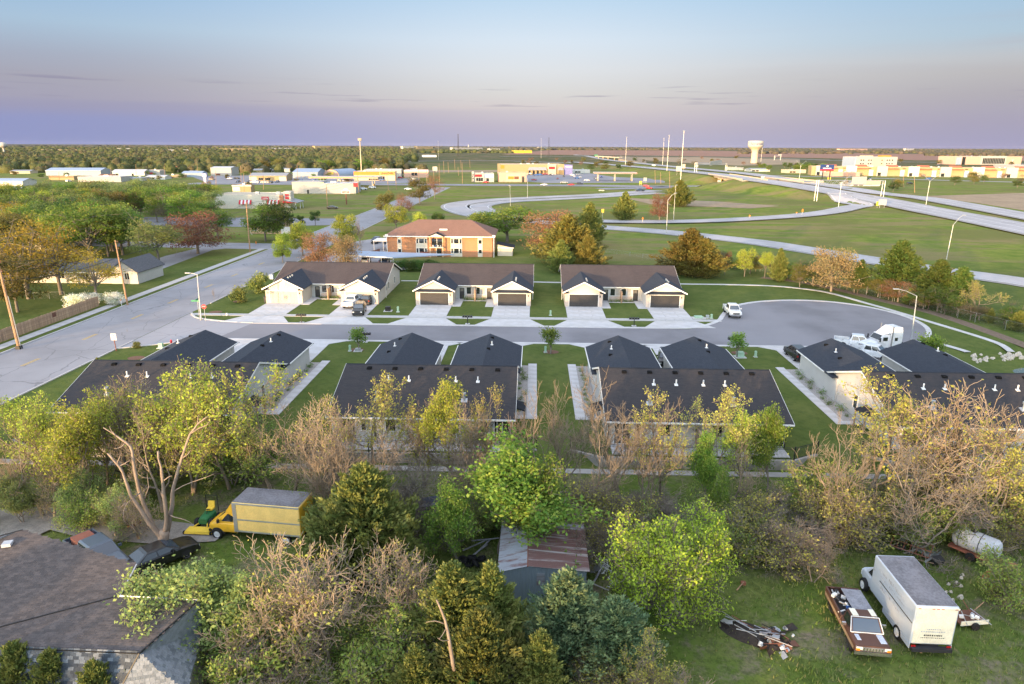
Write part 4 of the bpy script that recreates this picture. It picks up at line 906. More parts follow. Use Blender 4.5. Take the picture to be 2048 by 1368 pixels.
for s in (51,52): make_decid('bare_gold',s,7,'leaf_bud','bark_pale',1300,.07,.12,spread=.85,levels=4,kids=(6,4,4,3),r0=.14,stems=2,start=.15,upt=.10,wander=.22)
def make_cedar(key,seed,H,leaf,R=.40,n=21000,size=.13,base=.05,open_=0.0):
 rng = np.random.default_rng(seed); nb = 150; br = [(np.array([[0,0,-.1],[.05,0,H * .3],[0,.05,H * .6],[0,0,H]]),np.array([.17,.13,.08,.02]) * H / 8)]
 C = []; AX = []; CL = []
 tr = [(np.linspace(br[0][0][0],br[0][0][-1],4) + rng.normal(size=(4,3)) * .03,br[0][1])]
 for b in range(nb):
  t = base + (1 - base) * (b / nb) ** .85 + rng.uniform(-.01,.01); t = min(t,.985); z = H * t
  a = b * 2.4 + rng.uniform(-.4,.4); prof = (1 - t) ** .75 * min(1,.55 + t * 2.2); L = H * R * prof * rng.uniform(.62,1.18) + .18; el = rng.uniform(.25,.75) + .5 * t
  d = np.array([cos(a) * cos(el),sin(a) * cos(el),sin(el)]); p0 = np.array([0,0,z - L * sin(el) * .35]); sag = np.array([0,0,-.12 * L])
  pts = np.array([p0,p0 + d * L * .35 + sag,p0 + d * L * .7 + sag * .6,p0 + d * L]); tr.append((pts,np.array([.035,.025,.015,.006]) * (.5 + L * .4)))
  m = int(n / nb * (L / (H * R * .55)) ** 1.25) + 12; u = rng.uniform(.12 + open_,1,m) ** .8; q = p0 + np.outer(u,d * L)
  side = rng.normal(size=(m,3)); w = .20 * L * (1.05 - u) + .06; q = q + side * w[:,None] * np.array([1,1,.8])
  ax = d + rng.normal(size=(m,3)) * .25 + np.array([0,0,.35]); ax /= np.linalg.norm(ax,axis=1,keepdims=True)
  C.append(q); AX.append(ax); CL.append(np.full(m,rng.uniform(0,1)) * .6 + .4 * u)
 V,Q = tubes_np(tr,4); w_ = npmesh('trunk',V,Q,['bark_dark'])
 C = np.concatenate(C); V,Q,col = leaves_np(rng,C,size,np.concatenate(CL),axis=np.concatenate(AX),aspect=.38); proto(key,w_,npmesh('crown',V,Q,[leaf],None,col),H)
for s in (21,22): make_cedar('cedar',s,8,'leaf_olive')
make_cedar('cedar_gold',28,8,'leaf_cedar_gold',.58,27000,.14); make_cedar('cedar_blue',23,8,'leaf_bluegreen',.50)
make_cedar('cedar_wide',24,8,'leaf_olive',.58,27000,.15); make_cedar('cedar_wide',27,8,'leaf_olive',.54,26000,.15)
make_cedar('pine',25,9,'leaf_olive',.26,5000,.16,.3,.35)
make_cedar('pine_dark',29,8,'leaf_deep',.46,17000,.15,.25,.2); make_cedar('cedar_dark',26,5,'leaf_deep',.30,9000,.13)
def make_round(key,seed,H,W,leaf,bark,n=2200,size=.42,gaps=.0,lobes=13,low=.22):
 """crown of leaf clumps on limbs, for trees seen from far off"""
 rng = np.random.default_rng(seed); tr = []; C = []; CL = []
 top = H * .55; tr.append((np.array([[0,0,-.2],[.08,0,top * .4],[0,.1,top * .75],[.05,0,top]]),np.array([.30,.24,.18,.10]) * H / 12))
 for l in range(lobes):
  a = l * 2.4 + rng.uniform(-.5,.5); zz = H * rng.uniform(low + .1,.84); rr = W * .5 * sqrt(max(.05,1 - ((zz / H - .5) / .52) ** 2)) * rng.uniform(.35,.82)
  c = np.array([cos(a) * rr,sin(a) * rr,zz]); s = W * rng.uniform(.14,.25) * np.array([1,1,.75]); p0 = np.array([0,0,H * rng.uniform(.2,.45)])
  tr.append((np.array([p0,p0 * .6 + c * .4 + [0,0,-.2],p0 * .25 + c * .75,c + [0,0,s[2] * .4]]),np.array([.12,.09,.05,.02]) * H / 12))
  for q in range(3):
   e = c + rng.normal(size=3) * s * .8; tr.append((np.array([c * .8 + p0 * .2,c,c * .4 + e * .6,e]),np.array([.05,.04,.03,.012]) * H / 12))
  m = n // lobes; dirs = rng.normal(size=(m,3)); dirs /= np.linalg.norm(dirs,axis=1,keepdims=True); rad = rng.uniform(.35,1.08,m) ** .6
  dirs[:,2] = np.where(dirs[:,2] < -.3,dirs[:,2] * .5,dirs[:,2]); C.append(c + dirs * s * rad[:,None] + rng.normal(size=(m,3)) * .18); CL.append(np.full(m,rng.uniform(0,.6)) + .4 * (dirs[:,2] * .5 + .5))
 V,Q = tubes_np(tr,5); w_ = npmesh('trunk',V,Q,[bark])
 V,Q,col = leaves_np(rng,np.concatenate(C),size,np.concatenate(CL),aspect=.7); proto(key,w_,npmesh('crown',V,Q,[leaf],None,col),H)
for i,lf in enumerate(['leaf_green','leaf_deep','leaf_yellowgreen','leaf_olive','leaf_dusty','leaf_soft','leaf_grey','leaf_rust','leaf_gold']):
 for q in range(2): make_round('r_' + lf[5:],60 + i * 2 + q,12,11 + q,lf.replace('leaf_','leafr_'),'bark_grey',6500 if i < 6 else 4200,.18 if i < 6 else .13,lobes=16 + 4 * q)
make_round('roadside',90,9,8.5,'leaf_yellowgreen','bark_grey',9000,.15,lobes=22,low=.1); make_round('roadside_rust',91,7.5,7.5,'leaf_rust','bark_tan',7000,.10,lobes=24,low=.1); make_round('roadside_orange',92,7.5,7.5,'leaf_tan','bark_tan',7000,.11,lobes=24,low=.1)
make_round('hedge',93,2.6,3.4,'leaf_deep','bark_dark',5000,.09,lobes=18,low=-.05); make_round('shrub',94,1.6,1.9,'leaf_olive','bark_dark',2500,.07,lobes=12,low=-.1); make_round('blossom_shrub',95,1.6,2.6,'leaf_blossom','bark_dark',3500,.07,lobes=16,low=-.1); make_round('perennial',96,.5,.7,'leaf_green','bark_dark',260,.05,lobes=7,low=-.1)
make_round('young',97,3.2,1.7,'leaf_green','bark_grey',1500,.08,lobes=12,low=.35)
TRNG = random.Random(77)
TREE_N = [0]
def tree(key,x,y,h,w=1.0,label='',name='tree',cat='tree',group=None,z=None,v=None,rz=None):
 vs = PROTO[key]; wd,cr,H = vs[(v if v is not None else TRNG.randrange(len(vs))) % len(vs)]
 s = h / H; r = link(name,None); r.empty_display_size = .3; r.location = (x,y,H0(x,y) if z is None else z); r.rotation_euler = (TRNG.uniform(-.03,.03),TRNG.uniform(-.03,.03),TRNG.uniform(0,6.28) if rz is None else rz)
 r.scale = (s * w,s * w,s)
 link('trunk' if key not in ('perennial',) else 'stem',wd,r)
 if cr: link('crown',cr,r)
 tag(r,label,cat,group); TREE_N[0] += 1
 return r
def topof(px,py,Y):
 d = ray(px,py); t = Y / d[1]; return d[0] * t,CAMH + d[2] * t
def plant(key,px,pytop,Y,label,w=1.0,name='tree',cat='tree',group=None,v=None,rz=None):
 x,zt = topof(px,pytop,Y); g = H0(x,Y); return tree(key,x,Y,max(.5,zt - g),w,label,name,cat,group,v=v,rz=rz)
# -- the belt of trees between the yard and the duplexes
B = 'bare roadside trees of the thicket'
belt = [
 ('yellowgreen',70,775,50,.9,'yellow-green budding tree at the far left end of the thicket, over the road edge'),('yellowgreen',150,800,47,1.0,'yellow-green tree beside the far left end of the thicket'),
 ('bare_gold',250,762,52,1.0,'half-bare tree between two yellow-green crowns in front of the leftmost near duplex'),('yellowgreen',175,768,51.5,.9,'yellow-green tree over the left end of the leftmost near roof'),('bare',205,748,51,.9,'brownish bare tree rising before the left end of the leftmost near roof'),
 ('yellowgreen',345,730,50,1.05,'tall yellow-green tree before the middle of the leftmost near roof'),('budding',430,742,51,1.0,'bright yellow-green tree at the right end of the leftmost near roof'),
 ('bare',290,800,47,.9,'small bare tree under the yellow-green crowns near the dead tree'),('budding',520,775,51,.9,'orange-lit bare tree beside the end wall of the leftmost near duplex'),
 ('bare',570,790,50,1.0,'orange-lit bare tree over the white side walk'),('bare',620,800,51,.9,'thin bare tree at the lawn between the first two near duplexes'),('bare_gold',655,775,50,.9,'budding tree at the left edge of the second near duplex'),
 ('budding',735,755,51,1.0,'golden bare tree reaching over the left half of the second near roof'),('bare',840,783,52,.95,'purple-brown bare tree before the middle of the second near roof'),
 ('yellowgreen',905,745,52,.75,'yellow-green crown reaching up over the second near roof'),('bare',945,775,50,.8,'half-leafed tree beside the yellow-green crown of the second near roof'),('budding',1000,772,51,.7,'slim budding tree at the right end of the second near roof'),
 ('bare',1085,765,50,.8,'bare tree before the lawn between the second and third near duplexes'),('bare',1135,775,51,.85,'slender bare tree beside the white side walk of the third near duplex'),('bare',1190,810,47,.9,'bare tree leaning over the side walk of the third near duplex'),
 ('bare',1250,742,50,1.0,'reddish bare tree over the left end of the third near roof'),('budding',1340,772,51,.85,'golden budding tree over the middle of the third near roof, the left of two'),('budding',1430,770,52,.85,'golden budding tree over the middle of the third near roof, the right of two'),
 ('bare',1300,800,48,.9,'bare tree with crooked limbs before the third near roof'),('yellowgreen',1500,815,52,.8,'small yellow-green tree at the right end of the third near roof'),('green',1555,812,52,.6,'small light green tree at the eave corner of the third near roof'),
 ('bare',1480,860,48,.8,'orange-lit bare tree beside the railing of the third near duplex'),('green',1425,868,49,.55,'narrow bright green tree standing in the railing behind the third near duplex'),('green',1455,930,46,.5,'bright green bushy tree under the narrow one by the railing'),
 ('budding',1770,742,49,1.15,'large golden tree before the rightmost near duplex, the left of two'),('bare_gold',1880,748,50,1.1,'large golden tree before the rightmost near duplex, the right of two'),('bare',1700,830,46,.8,'bare tree reaching left over the dark lawn'),
 ('bare',1960,785,48,1.1,'orange-lit bare tree over the rightmost near roof'),('bare',2040,820,46,1.0,'bare tree at the right edge of the photo'),('budding',2000,850,45,1.0,'budding tree in front of the one at the right edge'),
 ('bush',1640,905,49,1.0,'low green tree at the end of the third railing'),('bare_grey',1840,880,44,1.0,'dense grey bare tree under the two golden trees'),('bare',660,830,46,1.0,'bare tree in the thicket before the second railing, left side'),('bare_grey',780,850,46,1.0,'grey bare tree before the second railing'),('bare',950,850,47,.9,'bare tree before the right part of the second railing'),
]
for k,px,py,Y,w,lab in belt: plant(k,px,py,Y,lab,w,'bare_tree' if 'bare' in k else 'leafy_tree')
rr = random.Random(5)
LM = [(-999,'at the left edge'),(120,'behind the gravel drive'),(260,'behind the dead tree'),(400,'behind the riding mower'),(520,'behind the yellow truck'),(660,'behind the tall gold-tipped cedar'),(800,'before the middle of the second railing'),(930,'behind the broad green tree'),(1130,'right of the shed roof'),(1250,'behind the yellow-green yard tree'),(1420,'below the third railing'),(1540,'behind the open yard grass'),(1660,'left of the box truck cab'),(1780,'behind the farm scrap'),(1900,'behind the white tank'),(2030,'at the right edge')]
KC = {'bare_gold': 'bare sand-coloured','green': 'bright green','soft': 'soft green','bush': 'green','yellowgreen': 'yellow-green','scrub': 'budding','bare_grey': 'bare grey','bare': 'bare tan','cedar_dark': 'dark evergreen'}
def wpx(x,y): v = np.array([x,y,-CAMH]); k = v @ _f; return 1024 + F * (v @ _r) / k,684 - F * (v @ _u) / k
def landmark(x,y,Y0,Y1,h,h0,h1):
 px = wpx(x,y)[0]; w = [t for a,t in LM if px >= a][-1]; return w + (', front row' if y < (Y0 + Y1) / 2 else ', back row'),('low','taller')[h > (h0 + h1) / 2]
def y_open(x,Y): px = wpx(x,Y)[0]; return 690 < px < 1030 or 1210 < px < 1580
def fillbelt(n,x0,x1,Y0,Y1,keys,h0,h1,label,group,name,w0=.8,w1=1.3):
 for i in range(n):
  Y = rr.uniform(Y0,Y1); xl = topof(x0,900,Y)[0]; xr = topof(x1,900,Y)[0]; x = rr.uniform(xl,xr); k = rr.choice(keys)
  if h0 > 3 and y_open(x,Y): continue
  if 370 < wpx(x,Y)[0] < 640 and Y < 47.5 and x < -8 and Y > 38: continue
  h = rr.uniform(h0,h1); w,sz = landmark(x,Y,Y0,Y1,h,h0,h1); wd_ = rr.uniform(w0,w1); tree(k,x,Y,h,wd_,f"{sz} {'broad' if wd_ > (w0 + w1) / 2 else 'slim'} {KC[k]} " + ('shrub ' if 'shrub' in name else 'tree ') + w,name,'shrub' if 'shrub' in name else 'tree',group)
fillbelt(18,-150,640,44,49,['green','soft','bush','bush','yellowgreen'],2.2,4.2,'green shrubby tree filling the thicket left of the yellow truck','green shrubs of the left thicket','thicket_shrub')
fillbelt(26,560,1160,42.5,47,['bush','scrub','bare_grey','bush','bare_grey'],2.0,3.8,'shrubby tree in the thicket behind the metal shed','shrubs of the middle thicket','thicket_shrub')
fillbelt(40,1150,1720,41.5,47,['scrub','bare_grey','bare_grey','scrub','bush'],2.4,4.2,'tangled grey-brown shrub in the thicket right of the shed','tangled shrubs of the right thicket','thicket_shrub',1.0,1.6)
fillbelt(26,1680,2250,44,49.5,['scrub','bare_grey','scrub','bush'],2.4,4.4,'tangled shrub in the thicket behind the white box truck','tangled shrubs behind the box truck','thicket_shrub',1.0,1.5)
fillbelt(9,-250,700,52,55,['scrub','bare','bush'],3.5,8,'thin tree close to the retaining wall of the leftmost duplex','thin trees at the first retaining wall','bare_tree')
fillbelt(24,-120,2180,45,52.5,['bare','bare','bare','bare_gold'],5.0,8.2,'','bare trees all along the thicket','bare_tree',.8,1.2)
fillbelt(18,-120,2180,43,48,['bare_gold','bare','scrub'],3.2,5.0,'','lower bare trees along the thicket','bare_tree',1.0,1.4)
# -- yard trees,one by one
yard = [
 ('green',1000,882,42.5,1.3,'broad bright green tree over the rusty shed','leafy_tree',0),('green',1090,908,42,.9,'green tree leaning on the back slope of the rusty shed','leafy_tree',1),('green',915,950,41.5,0.8,'green tree at the left of the broad one over the shed','leafy_tree',2),
 ('yellow',1310,1003,37,.95,'bright yellow-green tree in the open yard, left half','leafy_tree',0),('yellow',1410,1018,37,.85,'bright yellow-green tree in the open yard, right half','leafy_tree',1),
 ('cedar_wide',722,935,39.5,1.28,'tall cedar with gold-lit tip beside the yellow truck','cedar_tree',0),('cedar',660,1010,38,1.08,'cedar growing against the rear of the yellow truck','cedar_tree',1),('cedar',800,1050,38,1.22,'cedar behind the grey bare crown in the yard','cedar_tree',0),
 ('cedar',905,1130,31,1.49,'olive cedar left of the shed wall with a gold-lit side','cedar_tree',0),('cedar',985,1125,31.5,1.22,'olive cedar touching the front wall of the shed','cedar_tree',1),('cedar_wide',960,1215,28.5,1.08,'large olive cedar at the bottom middle','cedar_tree',0),
 ('cedar_blue',1135,1145,31.5,1.35,'blue-green cedar in front of the shed','cedar_tree',0),('cedar_blue',1240,1195,31,1.49,'spreading blue-green cedar right of the shed','cedar_tree',0),('cedar',1080,1260,28.5,1.22,'dark cedar low between the olive and the blue-green one','cedar_tree',1),
 ('cedar',830,1295,27.5,1.35,'cedar with a gold tip at the bottom edge below the broken snag','cedar_tree',0),('cedar_wide',100,1305,26,1.08,'gold-tipped cedar at the bottom left corner before the grey roof','cedar_tree',0),('cedar_wide',25,1290,26,1.0,'dark green cedar at the extreme bottom left','cedar_tree',1),('cedar_wide',185,1325,25.5,.9,'low cedar before the slate-grey shingles','cedar_tree',0),
 ('bare_gold',650,1072,31,1.1,'big orange-lit bare tree at the bottom, left of the middle','bare_tree',0),('bare_gold',600,1130,30.5,0.9,'bare tree growing beside the big orange-lit one','bare_tree',1),('bare_gold',790,1055,34,1,'pale grey bare crown above the yard','bare_tree',0),
 ('bare',510,1130,32,0.9,'slender bare tree between the soft green crown and the big bare one','bare_tree',2),('bare_grey',450,1245,28,1.4,'grey tangle of vines and twigs beside the house corner','bare_tree',1),('bare_grey',560,1270,28.5,1.2,'grey bare scrub at the bottom beside the house corner','bare_tree',0),('bare_grey',870,1180,31,0.9,'brown bare scrub left of the olive cedar','bare_tree',1),
 ('soft',375,1118,31.5,1.1,'soft green feathery tree over the corner of the brown roof','leafy_tree',0),('soft',325,1120,30.2,1.1,'soft green feathery tree overhanging the brown roof','leafy_tree',1),('soft',520,1128,31.5,.85,'soft green feathery tree nearest the yellow truck','leafy_tree',0),
 ('budding',1270,1262,28.5,1.3,'budding yellowish bush-like tree at the bottom right of the cedars','bare_tree',1),('bare_grey',1370,1300,27,0.8,'thin grey bare shrub at the bottom beside the budding one','bare_tree',0),('bush',770,1215,29.5,1.0,'green bush in shade beside the big bare tree','leafy_tree',0),('bush',560,1215,30,1.0,'green bush under the slender bare tree','leafy_tree',1),
 ('bush',470,1235,29.5,.9,'green bush against the house wall','leafy_tree',0),('bush',1850,985,45,1.0,'yellow-lit bush behind the box truck','leafy_tree',1),('bush',1930,1000,45,1.0,'green bush between the scrap metal and the white tank','leafy_tree',0),('bush',2040,1115,37.5,1,'light green sapling over the orange trailer','leafy_tree',1),('bare_grey',1640,1065,40,1.1,'bare arching shrub beside the front of the box truck','bare_tree',0),('bare_grey',1600,1030,41,1.3,'arching bare tree over the yard grass','bare_tree',1),
 ('bare_grey',1230,1000,41,1,'grey bare tree right of the shed ridge','bare_tree',0),
]
for k,px,py,Y,w,lab,nm,v in yard: plant(k,px,py,Y,lab,w,nm,v=v)
fillbelt(14,420,900,27.5,35,['scrub','bush','bare_grey','bush'],2.0,4.2,'scrubby undergrowth shrub at the bottom of the yard','undergrowth shrubs at the bottom','yard_shrub',1.0,1.5)
fillbelt(7,850,1420,26.5,30,['scrub','bush','cedar_dark'],1.8,3.4,'low shrub between the cedars at the bottom','low shrubs between the cedars','yard_shrub',1.0,1.5)
# -- trees behind the viewpoint,whose shade falls on the yard
for i in range(26):
 x = -75 + i * 6.5 + rr.uniform(-2,2); y = -8 - rr.uniform(0,26); tree(rr.choice(['r_green','r_deep','r_olive','cedar_wide']),x,y,rr.uniform(9.5,12.5),1.1,'tall tree of the windbreak at the near end of the yard','windbreak_tree','tree','windbreak trees at the near end of the yard')
# -- trees along the right fence line and the middle distance
mid = [
 ('roadside',600,440,171,0.90,'bright yellow-green tree behind the rust one beside the apartment road','leafy_tree'),('roadside',560,462,160,0.70,'lime-green tree overhanging the main road','leafy_tree'),('roadside_rust',632,462,152,0.95,'rust-brown flowering tree left of the apartment carport','leafy_tree'),('roadside_orange',685,465,151,0.95,'orange budding tree beside the rust one','leafy_tree'),('roadside',690,425,190,0.90,'green tree behind the orange budding one','leafy_tree'),
 ('bare',718,430,180,0.50,'slender bare tree right of the green roadside trees','bare_tree'),
 ('r_green',1015,408,200,2.0,'round green tree behind the apartment block','leafy_tree'),('r_green',975,416,205,1.5,'green tree at the left of the round one behind the apartment block','leafy_tree'),('roadside_rust',1102,418,180,1.55,'rust-coloured tree beside the big golden cedars','leafy_tree'),('cedar_wide',1180,405,195,1.12,'pine standing behind the golden cedar','pine_tree'),
 ('cedar_gold',1140,430,160,1.80,'big golden cedar between the far duplexes, upper one','cedar_tree'),('cedar_gold',1178,470,152,1.3,'big golden cedar between the far duplexes, right one','cedar_tree'),('cedar_wide',1125,480,150,1.20,'dark green cedar at the foot of the golden one','cedar_tree'),
 ('cedar_gold',1385,458,149,1.72,'golden cedar right of the third far duplex','cedar_tree'),('cedar_gold',1410,478,147,1.65,'orange-gold cedar beside it nearer the fence','cedar_tree'),('r_deep',1355,478,155,0.60,'dark tree behind the golden cedar near the third far duplex','leafy_tree'),
 ('r_rust',1455,490,150,0.45,'small brown tree right of the golden cedars','leafy_tree'),('r_yellowgreen',1495,492,148,0.68,'yellow-green sapling on the fence line','leafy_tree'),('cedar',1562,497,143,1.05,'narrow dark cedar on the fence line','cedar_tree'),('r_yellowgreen',1535,500,147,0.61,'pale green sapling left of the narrow cedar','leafy_tree'),('r_olive',1605,527,137,0.81,'low olive tree on the fence line','leafy_tree'),
 ('roadside_orange',1675,490,133,1.22,'pale orange bare tree on the fence line','leafy_tree'),('pine_dark',1725,520,131,.92,'pointed dark green cedar on the fence line','cedar_tree'),('pine_dark',1808,482,129,1.62,'tall open pine above the fence','pine_tree'),('pine_dark',1885,520,122,1.65,'dense pine group over the fence, left part','pine_tree'),('pine_dark',1930,535,119,1.50,'dense pine group over the fence, right part','pine_tree'),('pine_dark',1865,570,118,1.20,'low pine at the foot of the group over the fence','pine_tree'),
 ('budding',1965,560,113,1.28,'pale-barked budding tree right of the pines','bare_tree'),('r_grey',2030,600,112,0.81,'grey bare tree at the right edge by the fence','bare_tree'),('r_deep',2040,640,108,0.68,'dark tree at the right edge by the creek','leafy_tree'),('r_olive',1790,570,124,0.61,'olive shrub tree beneath the open pine','leafy_tree'),
 ('cedar_wide',1250,384,262,1.23,'round juniper alone inside the loop ramp','cedar_tree'),('roadside_rust',1322,385,262,0.80,'brownish juniper inside the loop ramp','cedar_tree'),('cedar_wide',1362,360,330,1.56,'dark juniper beside the cross street','cedar_tree'),('r_deep',875,414,220,0.60,'dark tree at the left end of the loop grass','leafy_tree'),
 ('r_yellowgreen',790,405,225,1.00,'yellow-green tree behind the apartment roof','leafy_tree'),('r_rust',805,375,255,0.70,'rust-coloured tree by the commercial driveway','leafy_tree'),('r_olive',770,380,270,0.90,'olive tree by the commercial driveway','leafy_tree'),('r_olive',838,352,330,0.90,'olive tree at the corner of the cross street','leafy_tree'),('r_rust',868,344,360,0.70,'brown tree behind the corner of the cross street','leafy_tree'),('r_yellowgreen',840,420,205,0.70,'yellow-green low tree above the apartment roof ridge','leafy_tree'),
 ('r_deep',600,424,230,0.6,'dark hedge-like tree below the red-awning restaurant','leafy_tree'),('r_deep',628,414,238,0.70,'dark tree right of the hedge-like one','leafy_tree'),('r_green',540,440,215,.5,'green tree in front of the red-awning restaurant','leafy_tree'),
 ('roadside_rust',385,420,172,1.49,'brown-crowned tree on the corner lawn','leafy_tree'),('r_soft',305,428,158,1.09,'pale green tree beside the brown-crowned one on the lawn','leafy_tree'),('r_green',428,412,200,1.1,'wide green tree behind the brown-crowned one','leafy_tree'),
 ('r_gold',25,430,118,1.26,'big golden-yellow tree at the left edge above the fence','leafy_tree'),('r_gold',95,440,122,1.15,'golden-yellow tree second from the left edge','leafy_tree'),('r_gold',175,490,118,1.09,'golden-yellow tree spreading over the white house','leafy_tree'),('r_olive',10,500,108,1.03,'olive-gold tree at the left edge low by the fence','leafy_tree'),('r_green',160,400,160,1.38,'tall fresh green tree behind the golden ones','leafy_tree'),('r_green',210,395,175,1.26,'tall green tree with forked trunk left of the side street','leafy_tree'),('r_deep',115,380,190,1.26,'dark green tree between the fresh green ones','leafy_tree'),
]
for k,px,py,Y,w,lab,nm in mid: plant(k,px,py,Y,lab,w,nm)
# -- wooded residential area on the left: individuals
wood_excl = [(-150,-60,225,480),(-330,-72,330,500),(-300,-72,177,200)]
cnt = 0; placed = []
rw = random.Random(9)
keysA = ['r_green','r_green','r_green','r_yellowgreen','r_yellowgreen','r_olive','r_soft','r_soft','r_grey','r_deep','r_gold']
labA = {'r_green': 'fresh green','r_deep': 'dark green','r_yellowgreen': 'yellow-green','r_olive': 'olive','r_dusty': 'dusty green','r_soft': 'pale green','r_grey': 'grey-brown half-bare','r_rust': 'rust-brown','r_gold': 'golden'}
def zone(px,py):
 a = [t for v,t in ((-999,'off the left edge'),(0,'at the left edge'),(90,'left part'),(200,'centre left'),(310,'behind the corner lawn'),(420,'by the restaurant'),(560,'in the middle'),(760,'near the north road'),(1000,'right of centre'),(1300,'on the right'),(1650,'far right')) if px >= v][-1]
 return a + ', ' + [t for v,t in ((0,'on the skyline'),(325,'back row'),(345,'third row'),(400,'second row'),(440,'front row'),(490,'nearest')) if py >= v][-1]
def woods(n,x0,x1,y0,y1,h0,h1,minpx,where,pool=keysA):
 global cnt
 k = 0; tries = 0
 while k < n and tries < n * 60:
  tries += 1; px = rw.uniform(x0,x1); py = y0 + (y1 - y0) * rw.random(); x,y = Gz(px,py)
  if x > -74 and y < 480 and x < -50: continue
  if any(abs(px - a) < minpx * (1 + (py - 300) / 120) and abs(py - b) < minpx * .45 * (1 + (py - 300) / 120) for a,b in placed): continue
  if any((px > c[0] and px < c[1] and py > c[2] and py < c[3]) for c in PXCLEAR): continue
  placed.append((px,py)); ky = rw.choice(pool); k += 1
  tree(ky,x,y,rw.uniform(h0,h1),rw.uniform(.9,1.4),f'{labA[ky]} tree {where}, ' + zone(px,py),'leafy_tree','tree',f'{labA[ky]} trees {where}')
PXCLEAR = [(260,520,455,560),(60,270,515,600),(430,620,380,470),(0,430,338,392),(400,900,330,385),(700,1000,300,600),(230,300,440,470)]
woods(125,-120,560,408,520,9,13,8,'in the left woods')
woods(16,-150,60,520,600,7,9,10,'behind the wooden fence',['r_gold','r_olive','r_deep'])
PXCLEAR = [(0,420,336,378),(880,1000,0,400),(800,880,310,340),(430,830,342,390)]
woods(40,-60,800,334,345,11,14,7,'behind the commercial strip')
PXCLEAR = []
woods(14,0,430,344,376,3.5,6,5,'among the left strip sheds',['r_deep','r_olive','r_grey','r_green','r_rust'])
woods(16,440,860,342,376,3,6,5,'among the shop lots',['r_deep','r_olive','r_rust','r_green'])
woods(26,1060,2040,316,334,6,9,4,'in the far fields',['r_deep','r_olive','r_rust','r_grey'])
woods(12,1520,1650,336,344,8,10,4,'beyond the far carriageway',['r_green','r_deep','r_dusty'])
woods(16,1660,2048,352,384,5,8,5,'along the frontage road',['r_grey','r_olive','r_deep','r_rust'])
woods(14,940,1330,322,343,6,9,4,'behind the strip mall',['r_deep','r_olive','r_rust'])
# -- far woods as one mass
def far_woods(name,specs,seed):
 rng = np.random.default_rng(seed); VS = []; QS = []; CS = []; base = 0; ns = 8; rings = ((1.0,.0),(1.08,.32),(.86,.68),(.45,.93)); a = np.arange(ns) * 2 * pi / ns
 for (n,x0,x1,y0,y1,h,w,cards) in specs:
  for px,py in zip(rng.uniform(x0,x1,n),rng.uniform(y0,y1,n)):
   x,y = Gz(px,py); hh = h * rng.uniform(.65,1.25); ww = w * rng.uniform(.7,1.3); V = []
   for r,z in rings: q = r * ww * rng.uniform(.75,1.2,ns); V.append(np.stack([x + q * np.cos(a + z),y + q * np.sin(a + z),np.full(ns,hh * (z * .8 + .2)) * rng.uniform(.85,1.12,ns) * (z > 0)],1))
   V.append(np.array([[x,y,hh * 1.02]] * ns)); V = np.concatenate(V); j = np.arange(ns); Q = np.concatenate([np.stack([k * ns + j,k * ns + (j + 1) % ns,(k + 1) * ns + (j + 1) % ns,(k + 1) * ns + j],1) for k in range(4)]); cl = rng.uniform(0,1)
   VS.append(V); QS.append(Q + base); base += len(V); c = np.zeros((len(V),4)); c[:,0] = np.clip(cl + rng.uniform(-.25,.25,len(V)),0,1); c[:,1] = max(0,rng.uniform(-1,1)); c[:,3] = 1; CS.append(c)
   if cards:
    d = rng.normal(size=(cards,3)); d /= np.linalg.norm(d,axis=1,keepdims=True); d[:,2] = np.abs(d[:,2]); C = np.array([x,y,hh * .35]) + d * np.array([ww * 1.12,ww * 1.12,hh * .72]) * rng.uniform(.85,1.08,cards)[:,None]
    v,q,cc = leaves_np(rng,C,ww * .13,np.full(cards,cl),aspect=.8); VS.append(v); QS.append(q + base); base += len(v); CS.append(cc)
 return np.concatenate(VS),np.concatenate(QS),np.concatenate(CS)
leafmat('leaf_far',(.06,.06,.035),(.10,.08,.055),(.08,.085,.035),.15); leafmat('leaf_far_green',(.075,.095,.03),(.10,.11,.038),(.11,.085,.05),.3)
V,Q,col = far_woods('distant_woods',[(760,-150,800,321,339,11,7,70),(160,-150,850,337,346,8,5,70),(1300,-150,830,303,324,11,7.5,26),(1100,-150,830,295.5,304,12,11,0),(200,820,1030,301,306,10,10,0)],3)
tag(link('distant_woods',npmesh('distant_woods',V,Q,['leaf_far_green'],None,col)),'green and brown woods stretching to the horizon on the left','woods',kind='stuff')
V,Q,col = far_woods('horizon_woods',[(1000,-150,2200,291.7,295.5,15,36,0),(1000,1020,2250,295.5,300,14,22,0),(500,1480,2250,299,308,12,14,0),(180,1850,2250,307,312,11,10,12)],4)
tag(link('horizon_woods',npmesh('horizon_woods',V,Q,['leaf_far'],None,col)),'dark line of woods along the horizon','woods',kind='stuff')
for i in range(30):
 u = i / 29; px = 1440 + u * 620 + rr.uniform(-9,9); py = 541 + 132 * u ** 1.15 + rr.uniform(-9,0); x,y = Gz(px,py); ky = rr.choice(['r_grey','r_olive','r_green','r_rust','r_deep','cedar','r_dusty']); 
 tree(ky,x,y + 2,rr.uniform(1.8,4.6),rr.uniform(1.1,1.8),f"{labA.get(ky, 'dark evergreen')} scrub on the fence line, " + ['beside the golden cedars','near the narrow dark cedar','by the pale orange tree','under the open pine','below the pine group','at the right edge'][min(5,int(u * 6))],'fence_scrub','shrub','scrub along the right fence line')
